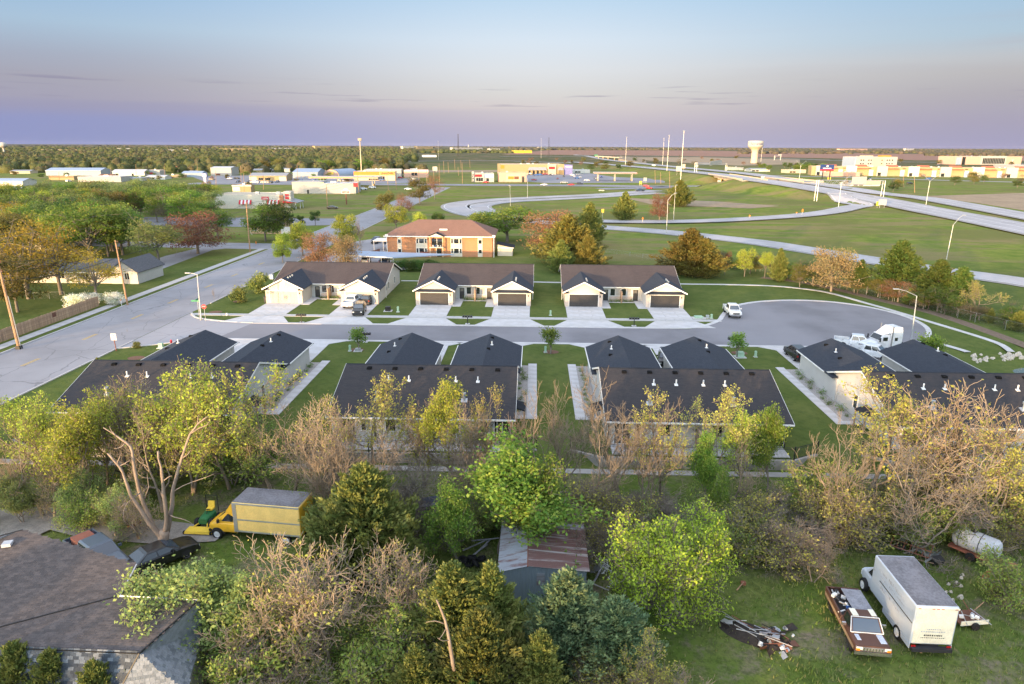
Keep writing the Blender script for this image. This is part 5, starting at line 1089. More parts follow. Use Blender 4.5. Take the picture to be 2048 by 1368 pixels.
# hedge in front of the carport,lawn shrubs,young street trees
for i in range(7): plant('hedge',795 + i * 12.5,521 - (i % 2) * 2,150 + (i % 2),f'dark green hedge shrub beside the carport, {["first","second","third","fourth","fifth","sixth","seventh"][i]} from the left',.85,'hedge_shrub','shrub','hedge between the far duplexes and the carport')
for px,py,Y,lab in ((715,652,88.5,'young green street tree left of the second near duplex'),(1102,652,88.5,'young green street tree between the second and third near duplexes'),(1479,662,88,'young green street tree right of the third near duplex'),(1868,665,84,'young pale tree on the lawn by the flume')):
 plant('young',px,py,Y,lab,1.15,'young_tree')
for px,py,Y,w,lab in ((273,684,88.5,1.1,'golden-green juniper bush on the corner lawn'),(478,575,117.5,1.0,'golden juniper bush beside the first far duplex'),(517,548,126,.9,'juniper bush at the roadside beyond the first far duplex'),(192,715,82,.5,'small orange shrub by the road')):
 plant('shrub',px,py,Y,lab,w,'juniper_bush','shrub')
for px,py,Y,w,lab in ((150,590,112.5,1.2,'long white-flowering shrub behind the fence, left part'),(180,588,114,1.1,'long white-flowering shrub behind the fence, right part'),(225,587,114.5,1.1,'round white-flowering shrub beside the power pole')):
 plant('blossom_shrub',px,py,Y,lab,w,'flowering_shrub','shrub')
for px,py,Y in ((425,572,118),(253,655,96)): plant('bare',px,py,Y,'newly planted bare sapling on the lawn near ' + ('the street lamp' if px > 300 else 'the speed sign'),.35,'sapling')
for x0,x1 in ((-47.9,-27.0),(-21.2,-.1),(5.0,26.5)):
 for k in range(5): tree('perennial',x0 + 9 + k * (x1 - x0 - 18) / 4,121.3,rr.uniform(.35,.6),1.3,'small perennial in the gravel bed of a far duplex','perennial','plant','perennials in front of the far duplexes')
for i,(a,b,l) in enumerate(near):
 xx = b + .35 if i < 2 else a - .6
 for k in range(9): tree('perennial',xx + rr.uniform(-.35,.35),67.5 + k * 1.7,rr.uniform(.3,.6),1.0,'small clump in the gravel strip beside a near duplex','perennial','plant','perennials beside the near duplexes')
# ------------------------------------------------------------------ vehicles
def wheel(parent,x,y,r,w=.24,rim='chrome',side=1):
 o = link('wheel',None,parent,(x,y,r)); o.empty_display_size = .1
 key = ('tyre',r,w)
 if key not in MESHC:
  MESHC[key] = MB().lathe([(r * .6,-w / 2),(r * .93,-w / 2),(r,-w * .32),(r,w * .32),(r * .93,w / 2),(r * .6,w / 2)],'rubber',20).mesh('tyre')
 a = link('tyre',MESHC[key],o); a.rotation_euler = (radians(90),0,0)
 key = ('rim',r,w,rim)
 if key not in MESHC:
  m = MB().lathe([(.01,w / 2 - .02),(r * .18,w / 2 + .004),(r * .22,w / 2 - .03),(r * .52,w / 2 - .04),(r * .62,w / 2 + .003),(r * .60,-w / 2)],rim,20)
  for k in range(5):
   an = k * 2 * pi / 5; m.cbox((cos(an) * r * .38,sin(an) * r * .38,w / 2 - .02),(r * .4,r * .13,.03),rim,rz=an)
  MESHC[key] = m.mesh('rim')
 a = link('rim',MESHC[key],o); a.rotation_euler = (radians(90) if side < 0 else radians(-90),0,0)
 return o
MESHC = {}
def loft_body(stations,mat):
 """stations: (x, halfwidth, zbottom, zmid, zshoulder, ztop)"""
 mb = MB(); n = len(stations); vs = []
 for x,w,zb,zm,zs,zt in stations:
  ring = [(-w * .86,zb),(-w,zb + .12),(-w,zm),(-w * .965,zs),(-w * .80,zt),(0,zt + .025),(w * .80,zt),(w * .965,zs),(w,zm),(w,zb + .12),(w * .86,zb)]
  vs += [(x,y,z) for y,z in ring]
 m = 11; fs = []
 for i in range(n - 1):
  for j in range(m): a = i * m + j; b = i * m + (j + 1) % m; fs.append((a,b,b + m,a + m))
 fs.append(tuple(range(m))); fs.append(tuple((n - 1) * m + j for j in range(m - 1,-1,-1)))
 mb.add(vs,fs,mat); return mb
def cabin(mb,b,r,wb,wr,zb,zr,mat):
 (b0,b1),(r0,r1) = b,r
 mb.add([(b0,-wb,zb),(b1,-wb,zb),(b1,wb,zb),(b0,wb,zb),(r0,-wr,zr - .05),(r1,-wr,zr - .05),(r1,wr,zr - .05),(r0,wr,zr - .05),(r0 + .08,-wr + .12,zr),(r1 - .08,-wr + .12,zr),(r1 - .08,wr - .12,zr),(r0 + .08,wr - .12,zr)],
           [(0,1,5,4),(1,2,6,5),(2,3,7,6),(3,0,4,7),(4,5,9,8),(5,6,10,9),(6,7,11,10),(7,4,8,11),(8,9,10,11)],mat)
def quad_on(mb,A,B,C,D,u0,u1,v0,v1,mat,out=.006):
 """patch on quad A(bl) B(br) C(tr) D(tl)"""
 A,B,C,D = map(Vector,(A,B,C,D)); n = (B - A).cross(D - A).normalized() * out
 f = lambda u,v: tuple((A * (1 - u) + B * u) * (1 - v) + (D * (1 - u) + C * u) * v + n)
 mb.add([f(u0,v0),f(u1,v0),f(u1,v1),f(u0,v1)],[(0,1,2,3)],mat)
def make_car(style,paintm,label=None,loc=(0,0,0),head=0.0,group=None,name=None,cat=None,detail=True,rim='chrome'):
 sp = {
     'sedan': dict(L=4.75,W=.91,st=[(-2.37,.80,.34,.62,.80,.86),(-2.2,.87,.26,.66,.92,1.0),(-1.4,.91,.22,.68,.95,1.03),(.9,.91,.22,.68,.94,1.0),(1.9,.89,.22,.64,.84,.88),(2.25,.84,.26,.58,.74,.78),(2.37,.76,.32,.52,.66,.70)],b=(-1.75,1.15),r=(-1.0,.25),wb=.84,wr=.62,zb=.98,zr=1.45,wh=(-1.4,1.42,.33)),
     'suv': dict(L=4.75,W=.95,st=[(-2.36,.84,.42,.78,1.02,1.08),(-2.2,.92,.32,.8,1.06,1.12),(-1.2,.95,.28,.8,1.06,1.12),(.9,.95,.28,.8,1.06,1.12),(1.8,.93,.28,.78,1.0,1.06),(2.25,.88,.32,.72,.92,.98),(2.37,.80,.4,.62,.82,.88)],b=(-2.28,1.15),r=(-2.0,.45),wb=.88,wr=.70,zb=1.10,zr=1.72,wh=(-1.42,1.42,.37)),
     'pickup': dict(L=5.8,W=1.0,st=[(-.95,1.0,.45,.9,1.16,1.22),(.6,1.0,.42,.9,1.16,1.22),(1.3,1.0,.42,.9,1.16,1.24),(2.3,.98,.42,.88,1.10,1.18),(2.8,.94,.46,.84,1.04,1.10),(2.9,.86,.52,.74,.96,1.0)],b=(-.93,1.55),r=(-.70,.85),wb=.92,wr=.74,zb=1.20,zr=1.92,wh=(-1.75,1.85,.41),bed=(-2.88,-.97)),
     'old_pickup': dict(L=5.4,W=.98,st=[(.15,.98,.45,.84,1.02,1.08),(.9,.98,.42,.84,1.02,1.08),(1.5,.98,.42,.82,.99,1.05),(2.5,.96,.42,.80,.94,1.00),(2.62,.95,.50,.76,.92,.97)],b=(.17,1.55),r=(.30,1.0),wb=.90,wr=.76,zb=1.06,zr=1.74,wh=(-1.55,1.75,.38),bed=(-2.68,.13)),
 }[style]
 root = thing(name or {'sedan': 'parked_car','suv': 'parked_car','pickup': 'pickup_truck','old_pickup': 'pickup_truck'}[style],label,cat or ('pickup truck' if 'pickup' in style else 'car'),loc,head,group)
 key = ('car',style,paintm,detail)
 if key not in MESHC:
  body = loft_body(sp['st'],paintm); b,r = sp['b'],sp['r']
  wb,wr,zb,zr = sp['wb'],sp['wr'],sp['zb'],sp['zr']; cabin(body,b,r,wb,wr,zb,zr,paintm)
  W = sp['W']
  for s in (-1,1):   # wheel arches
   for wx in sp['wh'][:2]:
    rr_ = sp['wh'][2] + .06; n = 10; y = s * (W + .004)
    pts = [(wx + rr_ * cos(a),y,sp['wh'][2] + rr_ * sin(a)) for a in [pi * k / n for k in range(n + 1)]]
    pts = pts + [(wx - rr_,y,.3),(wx + rr_,y,.3)]; body.add(pts,[tuple(range(len(pts)))],'plastic')
  parts = {'body': body}
  gl = MB(); zr_ = zr - .05
  q = {'f': ((b[1],-wb,zb),(b[1],wb,zb),(r[1],wr,zr_),(r[1],-wr,zr_)),'b': ((b[0],wb,zb),(b[0],-wb,zb),(r[0],-wr,zr_),(r[0],wr,zr_)),'l': ((b[1],wb,zb),(b[0],wb,zb),(r[0],wr,zr_),(r[1],wr,zr_)),'r': ((b[0],-wb,zb),(b[1],-wb,zb),(r[1],-wr,zr_),(r[0],-wr,zr_))}
  ws = MB(); quad_on(ws,*q['f'],.06,.94,.06,.92,'glass_blue'); parts['windscreen'] = ws
  rw_ = MB(); quad_on(rw_,*q['b'],.08,.92,.12,.88,'glass'); parts['rear_window'] = rw_
  nsp = [(.08,.47),(.51,.92)] if (b[1] - b[0]) > 2 else [(.14,.86)]
  for k,(u0,u1) in enumerate(nsp):
   for sname in ('l','r'):
    g = MB(); quad_on(g,*q[sname],u0,u1,.1,.88,'glass'); parts[f'side_window{sname}{k}'] = g
  fx = sp['st'][-1][0]; fw = sp['st'][-1][1]; rx = sp['st'][0][0] if 'bed' not in sp else sp['bed'][0]
  zt = sp['st'][-1][5]; zb_ = sp['st'][-1][2]
  parts['bumper'] = MB().box(fx - .05,fx + .07,-fw - .04,fw + .04,zb_ - .05,zb_ + .16,'plastic' if style == 'sedan' else ('chrome' if 'pickup' in style else 'plastic'))
  parts['rear_bumper'] = MB().box(rx - .08,rx + .04,-W * .93,W * .93,zb_ - .02,zb_ + .17,'plastic' if 'pickup' not in style else 'chrome')
  parts['grille'] = MB().box(fx,fx + .03,-fw * .6,fw * .6,zb_ + .2,zt - .04,'plastic' if style != 'old_pickup' else 'steel')
  for s in (-1,1):
   parts[f'headlight{s}'] = MB().box(fx - .06,fx + .035,min(s * fw * .62,s * fw * .98),max(s * fw * .62,s * fw * .98),zt - .22,zt - .04,'lamp_lens')
   parts[f'tail_light{s}'] = MB().box(rx - .012,rx + .05,min(s * W * .74,s * W * .95),max(s * W * .74,s * W * .95),.75,1.05 if 'pickup' in style else .95,'red_lens')
   parts[f'mirror{s}'] = MB().cbox((b[1] - .55,s * (W + .12),zb + .12),(.12,.22,.17),paintm if 'old' not in style else 'chrome')
  parts['number_plate'] = MB().box(rx - .09,rx - .082,-.16,.16,zb_ + .02,zb_ + .15,'white')
  if 'bed' in sp:
   a,c = sp['bed']; bd = MB(); zt_ = sp['st'][0][5]
   bd.box(a,c,-W,-W + .10,.45,zt_,paintm).box(a,c,W - .10,W,.45,zt_,paintm).box(a,c,-W + .1,W - .1,.60,.66,'plastic').box(c - .06,c,-W + .1,W - .1,.66,zt_,paintm)
   for s in (-1,1):
    wx = sp['wh'][0]; rr_ = sp['wh'][2] + .06; n = 10; y = s * (W + .004)
    pts = [(wx + rr_ * cos(t_),y,sp['wh'][2] + rr_ * sin(t_)) for t_ in [pi * k / n for k in range(n + 1)]] + [(wx - rr_,y,.3),(wx + rr_,y,.3)]; bd.add(pts,[tuple(range(len(pts)))],'plastic')
   parts['bed'] = bd; parts['tailgate'] = MB().box(a - .02,a + .05,-W + .11,W - .11,.62,zt_ - .01,paintm)
  MESHC[key] = {k: v.mesh(k.rstrip('-01lr0123456789') or k) for k,v in parts.items()}
 for k,me in MESHC[key].items():
  nm = k
  for c in ('-1','1','l0','l1','r0','r1'):
   if nm.endswith(c): nm = nm[:-len(c)]; break
  o = link(nm,me,root)
  if nm == 'body' and detail: bevelobj(o,.035,2)
 wh = sp['wh']
 for x in wh[:2]:
  for s in (-1,1): wheel(root,x,s * (sp['W'] - .12),wh[2],.23,rim,s)
 return root
def put(style,paintm,px,py,head,label,**k):
 x,y,z = at(px,py); return make_car(style,paintm,label,(x,y,z + k.pop('dz',.05)),radians(head),**k)
put('pickup','car_white',704,612,88,'white crew cab pickup in the driveway of the first far duplex, tail to the street')
put('suv','car_black',738,606,84,'black car with red tail lights on the driveway beside the white pickup')
put('suv','car_black',719,627,-84,'black car facing the street at the end of the same driveway')
put('pickup','car_white',1464,630,-93,'white pickup parked alone at the left kerb of the cul-de-sac')
put('pickup','car_white',1712,696,-22,'white crew cab pickup with open bed parked in the cul-de-sac behind the rightmost near duplex')
put('pickup','car_white',1741,716,-40,'white pickup half hidden between the two garage roofs of the rightmost near duplex')
put('suv','car_black',1592,716,92,'dark off-road car beside the garage wall of the rightmost near duplex')
put('suv','car_black',1330,728,-100,'dark car in the narrow gap between the garages of the third near duplex')
put('suv','car_navy',752,486,-92,'dark blue car parked beside the apartment block')
put('suv','car_silver',776,486,-92,'silver car under the small carport of the apartment block',)
FC = [('sedan','car_red',972,366,0,'red car on the cross street before the white and blue diner'),('sedan','car_white',1088,371,180,'white car on the cross street below the strip mall'),('pickup','car_silver',1128,367,0,'silver pickup on the cross street'),('sedan','car_red',1142,371,180,'red car passing the tall lamp on the cross street'),('suv','car_black',1160,369,0,'dark car on the cross street right of the tall lamp'),('sedan','car_red',1068,361,0,'red car in the lot beside the tan restaurant'),
 ('sedan','car_white',1174,362,0,'white car crossing the strip mall lot'),('suv','car_white',1145,351.5,0,'white car parked right of the strip mall'),('sedan','car_silver',1157,350.5,10,'tan-grey car parked beside the white one right of the strip mall'),('pickup','car_red',1090,350,0,'red pickup before the strip mall'),('sedan','car_silver',1105,350,0,'silver car before the strip mall'),('pickup','car_white',1060,349,0,'white pickup before the left half of the strip mall'),
 ('sedan','car_red',1299,378,-40,'red car waiting at the ramp junction'),('suv','car_red',1293,374,-30,'dark red car behind the one at the ramp junction'),('pickup','car_navy',1280,383,190,'dark pickup turning onto the ramp'),('sedan','car_white',460,358.5,0,'white car in the lot of the big white shed'),('suv','car_black',474,358,0,'black car beside the white one in the shed lot'),('sedan','car_black',424,360,0,'dark car at the left of the white shed'),
 ('suv','car_white',727,380,5,'white car right of the white block building'),('suv','car_white',745,377,0,'white car by the fuel canopy columns'),('sedan','car_blue',764,361,0,'blue car before the auto parts shop'),('suv','car_red',801,357,0,'dark red car right of the auto parts shop'),('sedan','car_white',816,380,0,'white car near the junction poles'),('sedan','car_black',665,418,0,'dark car in the restaurant driveway'),
 ('sedan','car_red',1416,341.5,160,'dark red car on the far carriageway under the small gantry'),('suv','car_white',1308,333.5,-20,'white car on the highway left of the high mast'),('suv','car_white',1255,315,0,'white van on the far highway'),('suv','car_black',1790,366,0,'black car on the frontage road behind the gantry'),('suv','car_black',1820,368.5,0,'black car on the frontage road right of the gantry'),('suv','car_white',1350,337,-20,'white car at the merge on the highway')]
for st_,pm,px,py,hd,lab in FC: put(st_,pm,px,py,hd,lab,detail=False,dz=.1)
# more parked cars in the distant lots,small in view
cr_ = random.Random(31)
for i in range(46):
 zone_ = cr_.choice([(430,560,364.5,366.5,'before the auto repair shop'),(600,700,361,364,'by the storage building'),(770,850,359,366,'in the auto parts lot'),(1100,1230,353,360,'in the strip mall lot'),(1010,1130,350.5,352,'along the strip mall front'),(100,400,356,366,'in the left industrial strip'),(1640,2040,358,362,'in front of the outlet mall'),(1850,2040,331,333,'before the sports centre')])
 cm = cr_.choice(['car_white','car_white','car_silver','car_black','car_red','car_blue','car_gunmetal']); put(cr_.choice(['sedan','suv','suv','pickup']),cm,cr_.uniform(zone_[0],zone_[1]),cr_.uniform(zone_[2],zone_[3]),cr_.choice([0,90,180,-90]),f"small distant {cm[4:].replace('gunmetal', 'dark grey')} vehicle parked {zone_[4]}",detail=False,group='small parked vehicles ' + zone_[4])
# pickup with junk in its bed,brown and peeling
bp = make_car('old_pickup','truck_brown','old brown pickup with peeling roof and a board over its junk-filled bed',(19.5,35.25,ZLOW),radians(-95))
for (x,y,w,l,z) in ((2.0,.62,.34,.75,1.035),(1.95,-.64,.22,.5,1.035),(.62,.52,.3,.62,1.742),(.66,-.52,.34,.66,1.742)):
 MB().cbox((x,y,z + .012),(l,w,.012),'peeled_primer' if z < 1.5 else 'old_cream',rz=.04).build('peeled_patch',bp)
MB().box(2.63,2.66,.72,.93,.70,.84,'amber').build('turn_signal',bp); MB().box(2.63,2.66,-.93,-.72,.70,.84,'amber').build('turn_signal',bp)
for s in (-1,1): MB().box(-2.6,2.4,min(s * .984,s * .99),max(s * .984,s * .99),.56,.78,'truck_tan').build('side_panel',bp)
for k in range(7): MB().box(2.65,2.668,-.55 + k * .16,-.47 + k * .16,.68,.90,'chrome').build('grille_bar',bp)
fr = MB().cbox((1.29,0,1.40),(.9,.03,.03),'white')
quadp = MB()
for (a,b_) in (((1.57,-.9,1.07),(1.57,.9,1.07)),((1.57,.9,1.07),(1.01,.76,1.71)),((1.01,.76,1.71),(1.01,-.76,1.71)),((1.01,-.76,1.71),(1.57,-.9,1.07))): quadp.tube([a,b_],.028,'white',5)
quadp.build('windscreen_trim',bp)
brd = MB().cbox((0,0,0),(2.3,1.15,.025),'grey_board').build('plywood_board',None); flatb = None
brd.parent = None; x0_,y0_ = bp.location.x,bp.location.y; c_,s_ = cos(radians(-95)),sin(radians(-95)); lx,ly = -1.2,.35
brd.location = (x0_ + lx * c_ - ly * s_,y0_ + lx * s_ + ly * c_,ZLOW + 1.30); brd.rotation_euler = (0,radians(-5),radians(-97)); tag(brd,'weathered grey board lying over the bed of the brown pickup','board')
jr = random.Random(4)
for k in range(16):
 lx,ly = jr.uniform(-2.4,-.2),jr.uniform(-.8,-.2); m = jr.choice(['white','black','car_blue','steel','zinc','plastic'])
 o = (MB().cbox((0,0,0),(jr.uniform(.2,.5),jr.uniform(.12,.3),jr.uniform(.06,.2)),m) if k % 3 else MB().cyl((-.3,0,0),(.3,0,.05),.05,m,8)).build('junk_piece')
 o.location = (x0_ + lx * c_ - ly * s_,y0_ + lx * s_ + ly * c_,ZLOW + .95 + jr.uniform(0,.22)); o.rotation_euler = (jr.uniform(-.4,.4),jr.uniform(-.4,.4),jr.uniform(0,3)); tag(o,'piece of junk lying in the bed of the brown pickup','junk','junk in the bed of the brown pickup')
# white step-van style box truck
ang = atan2(Gz(1730,1165,ZLOW)[1] - Gz(1815,1285,ZLOW)[1],Gz(1730,1165,ZLOW)[0] - Gz(1815,1285,ZLOW)[0])
bx,by = 22.75,33.25; ang = radians(87)
wt = thing('box_truck','long white box truck with dirty streaked side and grey roof parked in the yard','truck',(bx,by,ZLOW),ang + radians(2),None)
BL = 5.0; W2 = 1.18; ZB,ZT = .75,3.25
o = MB().box(0,BL,-W2,W2,ZB,ZT,'old_white').build('cargo_box',wt); bevelobj(o,.07,3)
MB().box(.1,BL - .15,-W2 + .08,W2 - .08,ZT + .003,ZT + .03,'box_roof').build('roof_skin',wt)
MB().box(-.03,-.004,-W2 + .1,W2 - .1,ZB + .1,ZT - .18,'old_cream').build('rear_door',wt)
MB().box(-.05,-.002,-W2,W2,ZT - .16,ZT - .06,'old_cream').build('rear_header',wt)
for yy in (-1.0,-.25,0,.25,1.0): MB().box(-.06,-.051,yy - .08,yy + .08,ZT - .14,ZT - .10,'red_lens').build('marker_light',wt)
for s in (-1,1):
 MB().box(.1,BL - 1.0,min(s * W2,s * (W2 + .02)),max(s * W2,s * (W2 + .02)),ZB + 1.28,ZB + 1.33,'black').build('rub_rail',wt)
 MB().box(.02,3.2,min(s * W2,s * (W2 - .05)),max(s * W2,s * (W2 - .05)),.45,ZB,'old_white').build('skirt_panel',wt)
MB().box(-.25,.05,-1.1,1.1,.42,.62,'plastic').build('rear_bumper',wt); MB().box(.1,BL,-.5,.5,.45,ZB,'plastic').build('chassis',wt)
for s in (-1,1): MB().box(-.07,-.06,min(s * .85,s * 1.1),max(s * .85,s * 1.1),.62,.74,'red_lens').build('tail_light',wt)
cab = loft_body([(BL,1.0,.5,.95,1.25,1.35),(BL + .9,1.0,.5,.95,1.25,1.32),(BL + 1.6,.95,.5,.9,1.12,1.2),(BL + 1.8,.88,.55,.8,1.0,1.1)],'old_white'); cabin(cab,(BL - .2,BL + 1.2),(BL - .1,BL + .6),.95,.82,1.32,2.05,'old_white')
o = cab.build('cab',wt); bevelobj(o,.05,2)
g = MB(); quad_on(g,(BL + 1.2,-.95,1.32),(BL + 1.2,.95,1.32),(BL + .6,.82,2.0),(BL + .6,-.82,2.0),.06,.94,.08,.92,'glass'); g.build('windscreen',wt)
for s in (-1,1):
 g = MB(); A = [(BL + 1.2,s * .95,1.32),(BL - .2,s * .95,1.32),(BL - .1,s * .82,2.0),(BL + .6,s * .82,2.0)]; A = A if s > 0 else [A[1],A[0],A[3],A[2]]
 quad_on(g,*A,.18,.75,.1,.9,'glass'); g.build('side_window',wt)
for x in (1.35,BL + .9):
 for s in (-1,1): wheel(wt,x,s * 1.06,.44,.28,'white',s)
# faded print on rear door
for (z,w,h) in ((1.78,.75,.05),(1.62,1.25,.07),(1.38,1.0,.10),(1.22,1.3,.05)):
 rg = random.Random(int(z * 100)); u = -w / 2
 mbp = MB()
 while u < w / 2: L1 = rg.uniform(.04,.09); mbp.box(-.0345,-.0305,u,u + L1,z - h / 2,z + h / 2,'faded_ink' if z > 1.5 else 'black'); u += L1 + rg.uniform(.02,.05)
 q_ = mbp.build('faded_print',wt); q_['kind'] = 'stuff'
for s in (1,):
 for (x0p,x1p,z,h) in ((4.3,3.3,2.7,.16),(3.0,1.3,2.75,.2),(2.8,2.2,2.4,.12),(4.0,3.1,2.35,.14),(2.0,1.0,2.4,.10),(3.8,2.6,1.75,.22),(2.3,1.5,1.7,.16)):
  rg = random.Random(int(x0p * 100)); u = x1p; mbp = MB()
  while u < x0p: L1 = rg.uniform(.05,.12); mbp.box(u,u + L1,W2 + .001,W2 + .004,z - h / 2 * rg.uniform(.5,1),z + h / 2,'faded_ink'); u += L1 + rg.uniform(.03,.08)
  q_ = mbp.build('faded_print',wt); q_['kind'] = 'stuff'
# yellow box truck
yx,yy_ = Gz(612,1085,ZLOW); yx2,yy2 = Gz(430,1073,ZLOW)
yt = thing('box_truck','yellow rental-style box truck with van cab and grey roof beside the dead tree','truck',(-16.3,43.75,ZLOW),radians(173.5),None)
ZB,ZT,BL,W2 = .8,3.15,5.1,1.15
o = MB().box(0,BL,-W2,W2,ZB,ZT,'cream_box').build('cargo_box',yt); bevelobj(o,.06,3)
MB().box(.05,BL - .05,-W2 + .05,W2 - .05,ZT + .003,ZT + .025,'box_roof').build('roof_skin',yt)
MB().box(-.02,-.002,-W2 + .05,W2 - .05,ZB,ZT - .1,'truck_yellow').build('rear_door',yt)
tr_ = MB()
for s in (-1,1): tr_.box(0,BL,min(s * (W2 + .001),s * (W2 + .025)),max(s * (W2 + .001),s * (W2 + .025)),ZT - .14,ZT - .03,'zinc').box(0,BL,min(s * (W2 + .001),s * (W2 + .02)),max(s * (W2 + .001),s * (W2 + .02)),ZB,ZB + .12,'zinc').box(BL - .3,BL - .02,min(s * (W2 + .003),s * (W2 + .03)),max(s * (W2 + .003),s * (W2 + .03)),ZB,ZT - .14,'zinc').box(0,BL,min(s * (W2 + .001),s * (W2 + .02)),max(s * (W2 + .001),s * (W2 + .02)),ZB + .95,ZB + 1.05,'zinc')
tr_.build('side_rails',yt)
MB().add([(BL,-1.1,ZT - .05),(BL,1.1,ZT - .05),(BL,1.1,1.95),(BL,-1.1,1.95),(BL + .75,-.85,2.15),(BL + .75,.85,2.15)],[(0,1,2,3),(0,4,5,1),(1,5,2),(0,3,4),(2,5,4,3)],'truck_yellow').build('wind_deflector',yt)
cab = loft_body([(BL,1.0,.5,1.0,1.28,1.35),(BL + 1.2,1.0,.48,1.0,1.25,1.32),(BL + 1.9,.93,.48,.9,1.08,1.18),(BL + 2.15,.82,.55,.8,.95,1.02)],'truck_yellow'); cabin(cab,(BL,BL + 1.7),(BL + .02,BL + .75),.95,.80,1.32,2.12,'truck_yellow')
o = cab.build('cab',yt); bevelobj(o,.05,2)
g = MB(); quad_on(g,(BL + 1.7,-.95,1.32),(BL + 1.7,.95,1.32),(BL + .75,.8,2.07),(BL + .75,-.8,2.07),.05,.95,.12,.92,'glass'); g.build('windscreen',yt)
for s in (-1,1):
 g = MB(); A = [(BL + 1.7,s * .95,1.32),(BL,s * .95,1.32),(BL + .02,s * .8,2.07),(BL + .75,s * .8,2.07)]; A = A if s > 0 else [A[1],A[0],A[3],A[2]]
 quad_on(g,*A,*((.30,.88) if s > 0 else (.12,.70)),.12,.88,'glass'); g.build('side_window',yt); MB().cbox((BL + 1.25,s * 1.12,1.5),(.1,.2,.28),'plastic').build('mirror',yt)
 MB().box(BL + 2.1,BL + 2.17,min(s * .5,s * .8),max(s * .5,s * .8),.82,.98,'lamp_lens').build('headlight',yt)
MB().box(BL + 2.08,BL + 2.22,-.88,.88,.48,.64,'plastic').build('bumper',yt); MB().box(BL + 2.12,BL + 2.165,-.48,.48,.72,.96,'plastic').build('grille',yt); MB().box(.1,BL,-.45,.45,.45,.8,'plastic').build('chassis',yt)
for x in (1.2,BL + 1.45):
 for s in (-1,1): wheel(yt,x,s * 1.0,.40,.26,'white',s); 
for s in (-1,1):
 n = 10; rr_ = .5; wx = BL + 1.45; pts = [(wx + rr_ * cos(a),s * 1.005,.4 + rr_ * sin(a)) for a in [pi * k / n for k in range(n + 1)]]; MB().add(pts,[tuple(range(n + 1))],'plastic').build('wheel_arch',yt)
# white semi tractor in the cul-de-sac
def semi(loc,head,label,cabm,trailer=None,sc=1.0):
 t = thing('semi_truck',label,'truck',loc,head); t.scale = (sc,) * 3
 hood = loft_body([(1.2,1.05,.7,1.3,1.75,1.95),(2.2,1.0,.6,1.2,1.65,1.8),(3.2,.9,.6,1.1,1.45,1.6),(3.5,.8,.65,.95,1.25,1.4)],cabm)
 bevelobj(hood.build('hood',t),.06,2)
 c = MB(); c.box(-.3,1.3,-1.15,1.15,.9,2.0,cabm); cabin(c,(-.3,1.45),(-.3,.9),1.15,1.0,2.0,2.9,cabm); bevelobj(c.build('cab',t),.05,2)
 s_ = MB().box(-2.3,-.32,-1.22,1.22,.95,3.1,cabm); s_.add([(-2.3,-1.2,3.1),(-.32,-1.2,3.1),(.7,-.85,2.9),(-2.3,1.2,3.1),(-.32,1.2,3.1),(.7,.85,2.9),(-2.2,-1.1,3.9),(-.9,-1.1,3.85),(-2.2,1.1,3.9),(-.9,1.1,3.85)],[(0,1,7,6),(4,3,8,9),(6,7,9,8),(1,2,7),(4,9,5),(2,5,9,7),(0,6,8,3)],cabm)
 bevelobj(s_.build('sleeper',t),.06,2)
 g = MB(); quad_on(g,(1.45,-1.15,2.0),(1.45,1.15,2.0),(.9,1.0,2.85),(.9,-1.0,2.85),.05,.95,.08,.9,'glass'); g.build('windscreen',t)
 for s in (-1,1):
  MB().box(.1,.85,min(s * 1.13,s * 1.165),max(s * 1.13,s * 1.165),1.95,2.5,'glass').build('side_window',t); MB().box(-1.5,-1.0,min(s * 1.221,s * 1.235),max(s * 1.221,s * 1.235),1.9,2.4,'glass').build('sleeper_window',t)
  MB().cyl((-.45,s * 1.32,.9),(-.45,s * 1.32,4.1),.09,'chrome').build('exhaust_stack',t); MB().cyl((-1.9,s * 1.0,.75),(-.2,s * 1.0,.75),.33,'chrome').build('fuel_tank',t)
  MB().cbox((1.5,s * 1.35,2.2),(.12,.22,.6),'plastic').build('mirror',t); MB().box(3.3,3.52,min(s * .55,s * .85),max(s * .55,s * .85),1.0,1.2,'lamp_lens').build('headlight',t)
  for x in (2.6,-2.9,-4.1): wheel(t,x,s * 1.0,.5,.35,'chrome',s)
 MB().box(3.4,3.65,-1.05,1.05,.45,.8,'chrome').build('bumper',t); MB().box(3.48,3.54,-.5,.5,.85,1.35,'chrome').build('grille',t); MB().box(-5.0,1.2,-.45,.45,.6,.95,'plastic').build('chassis',t)
 if trailer:
  MB().box(-15.5,-2.5,-1.27,1.27,1.15,4.0,trailer).build('trailer',t)
  for x in (-13.2,-14.4):
   for s in (-1,1): wheel(t,x,s * 1.0,.5,.35,'white',s)
 return t
x,y,z = at(1762,703); semi((x,y,z + .02),radians(192),'white semi truck tractor with sleeper and exhaust stacks parked in the cul-de-sac','car_white',sc=.92)
x,y,z = at(1512,361); tt_ = semi((x,y,z + .12),radians(-28),'blue semi truck pulling a white trailer over the highway bridge','truck_blue','roofw')
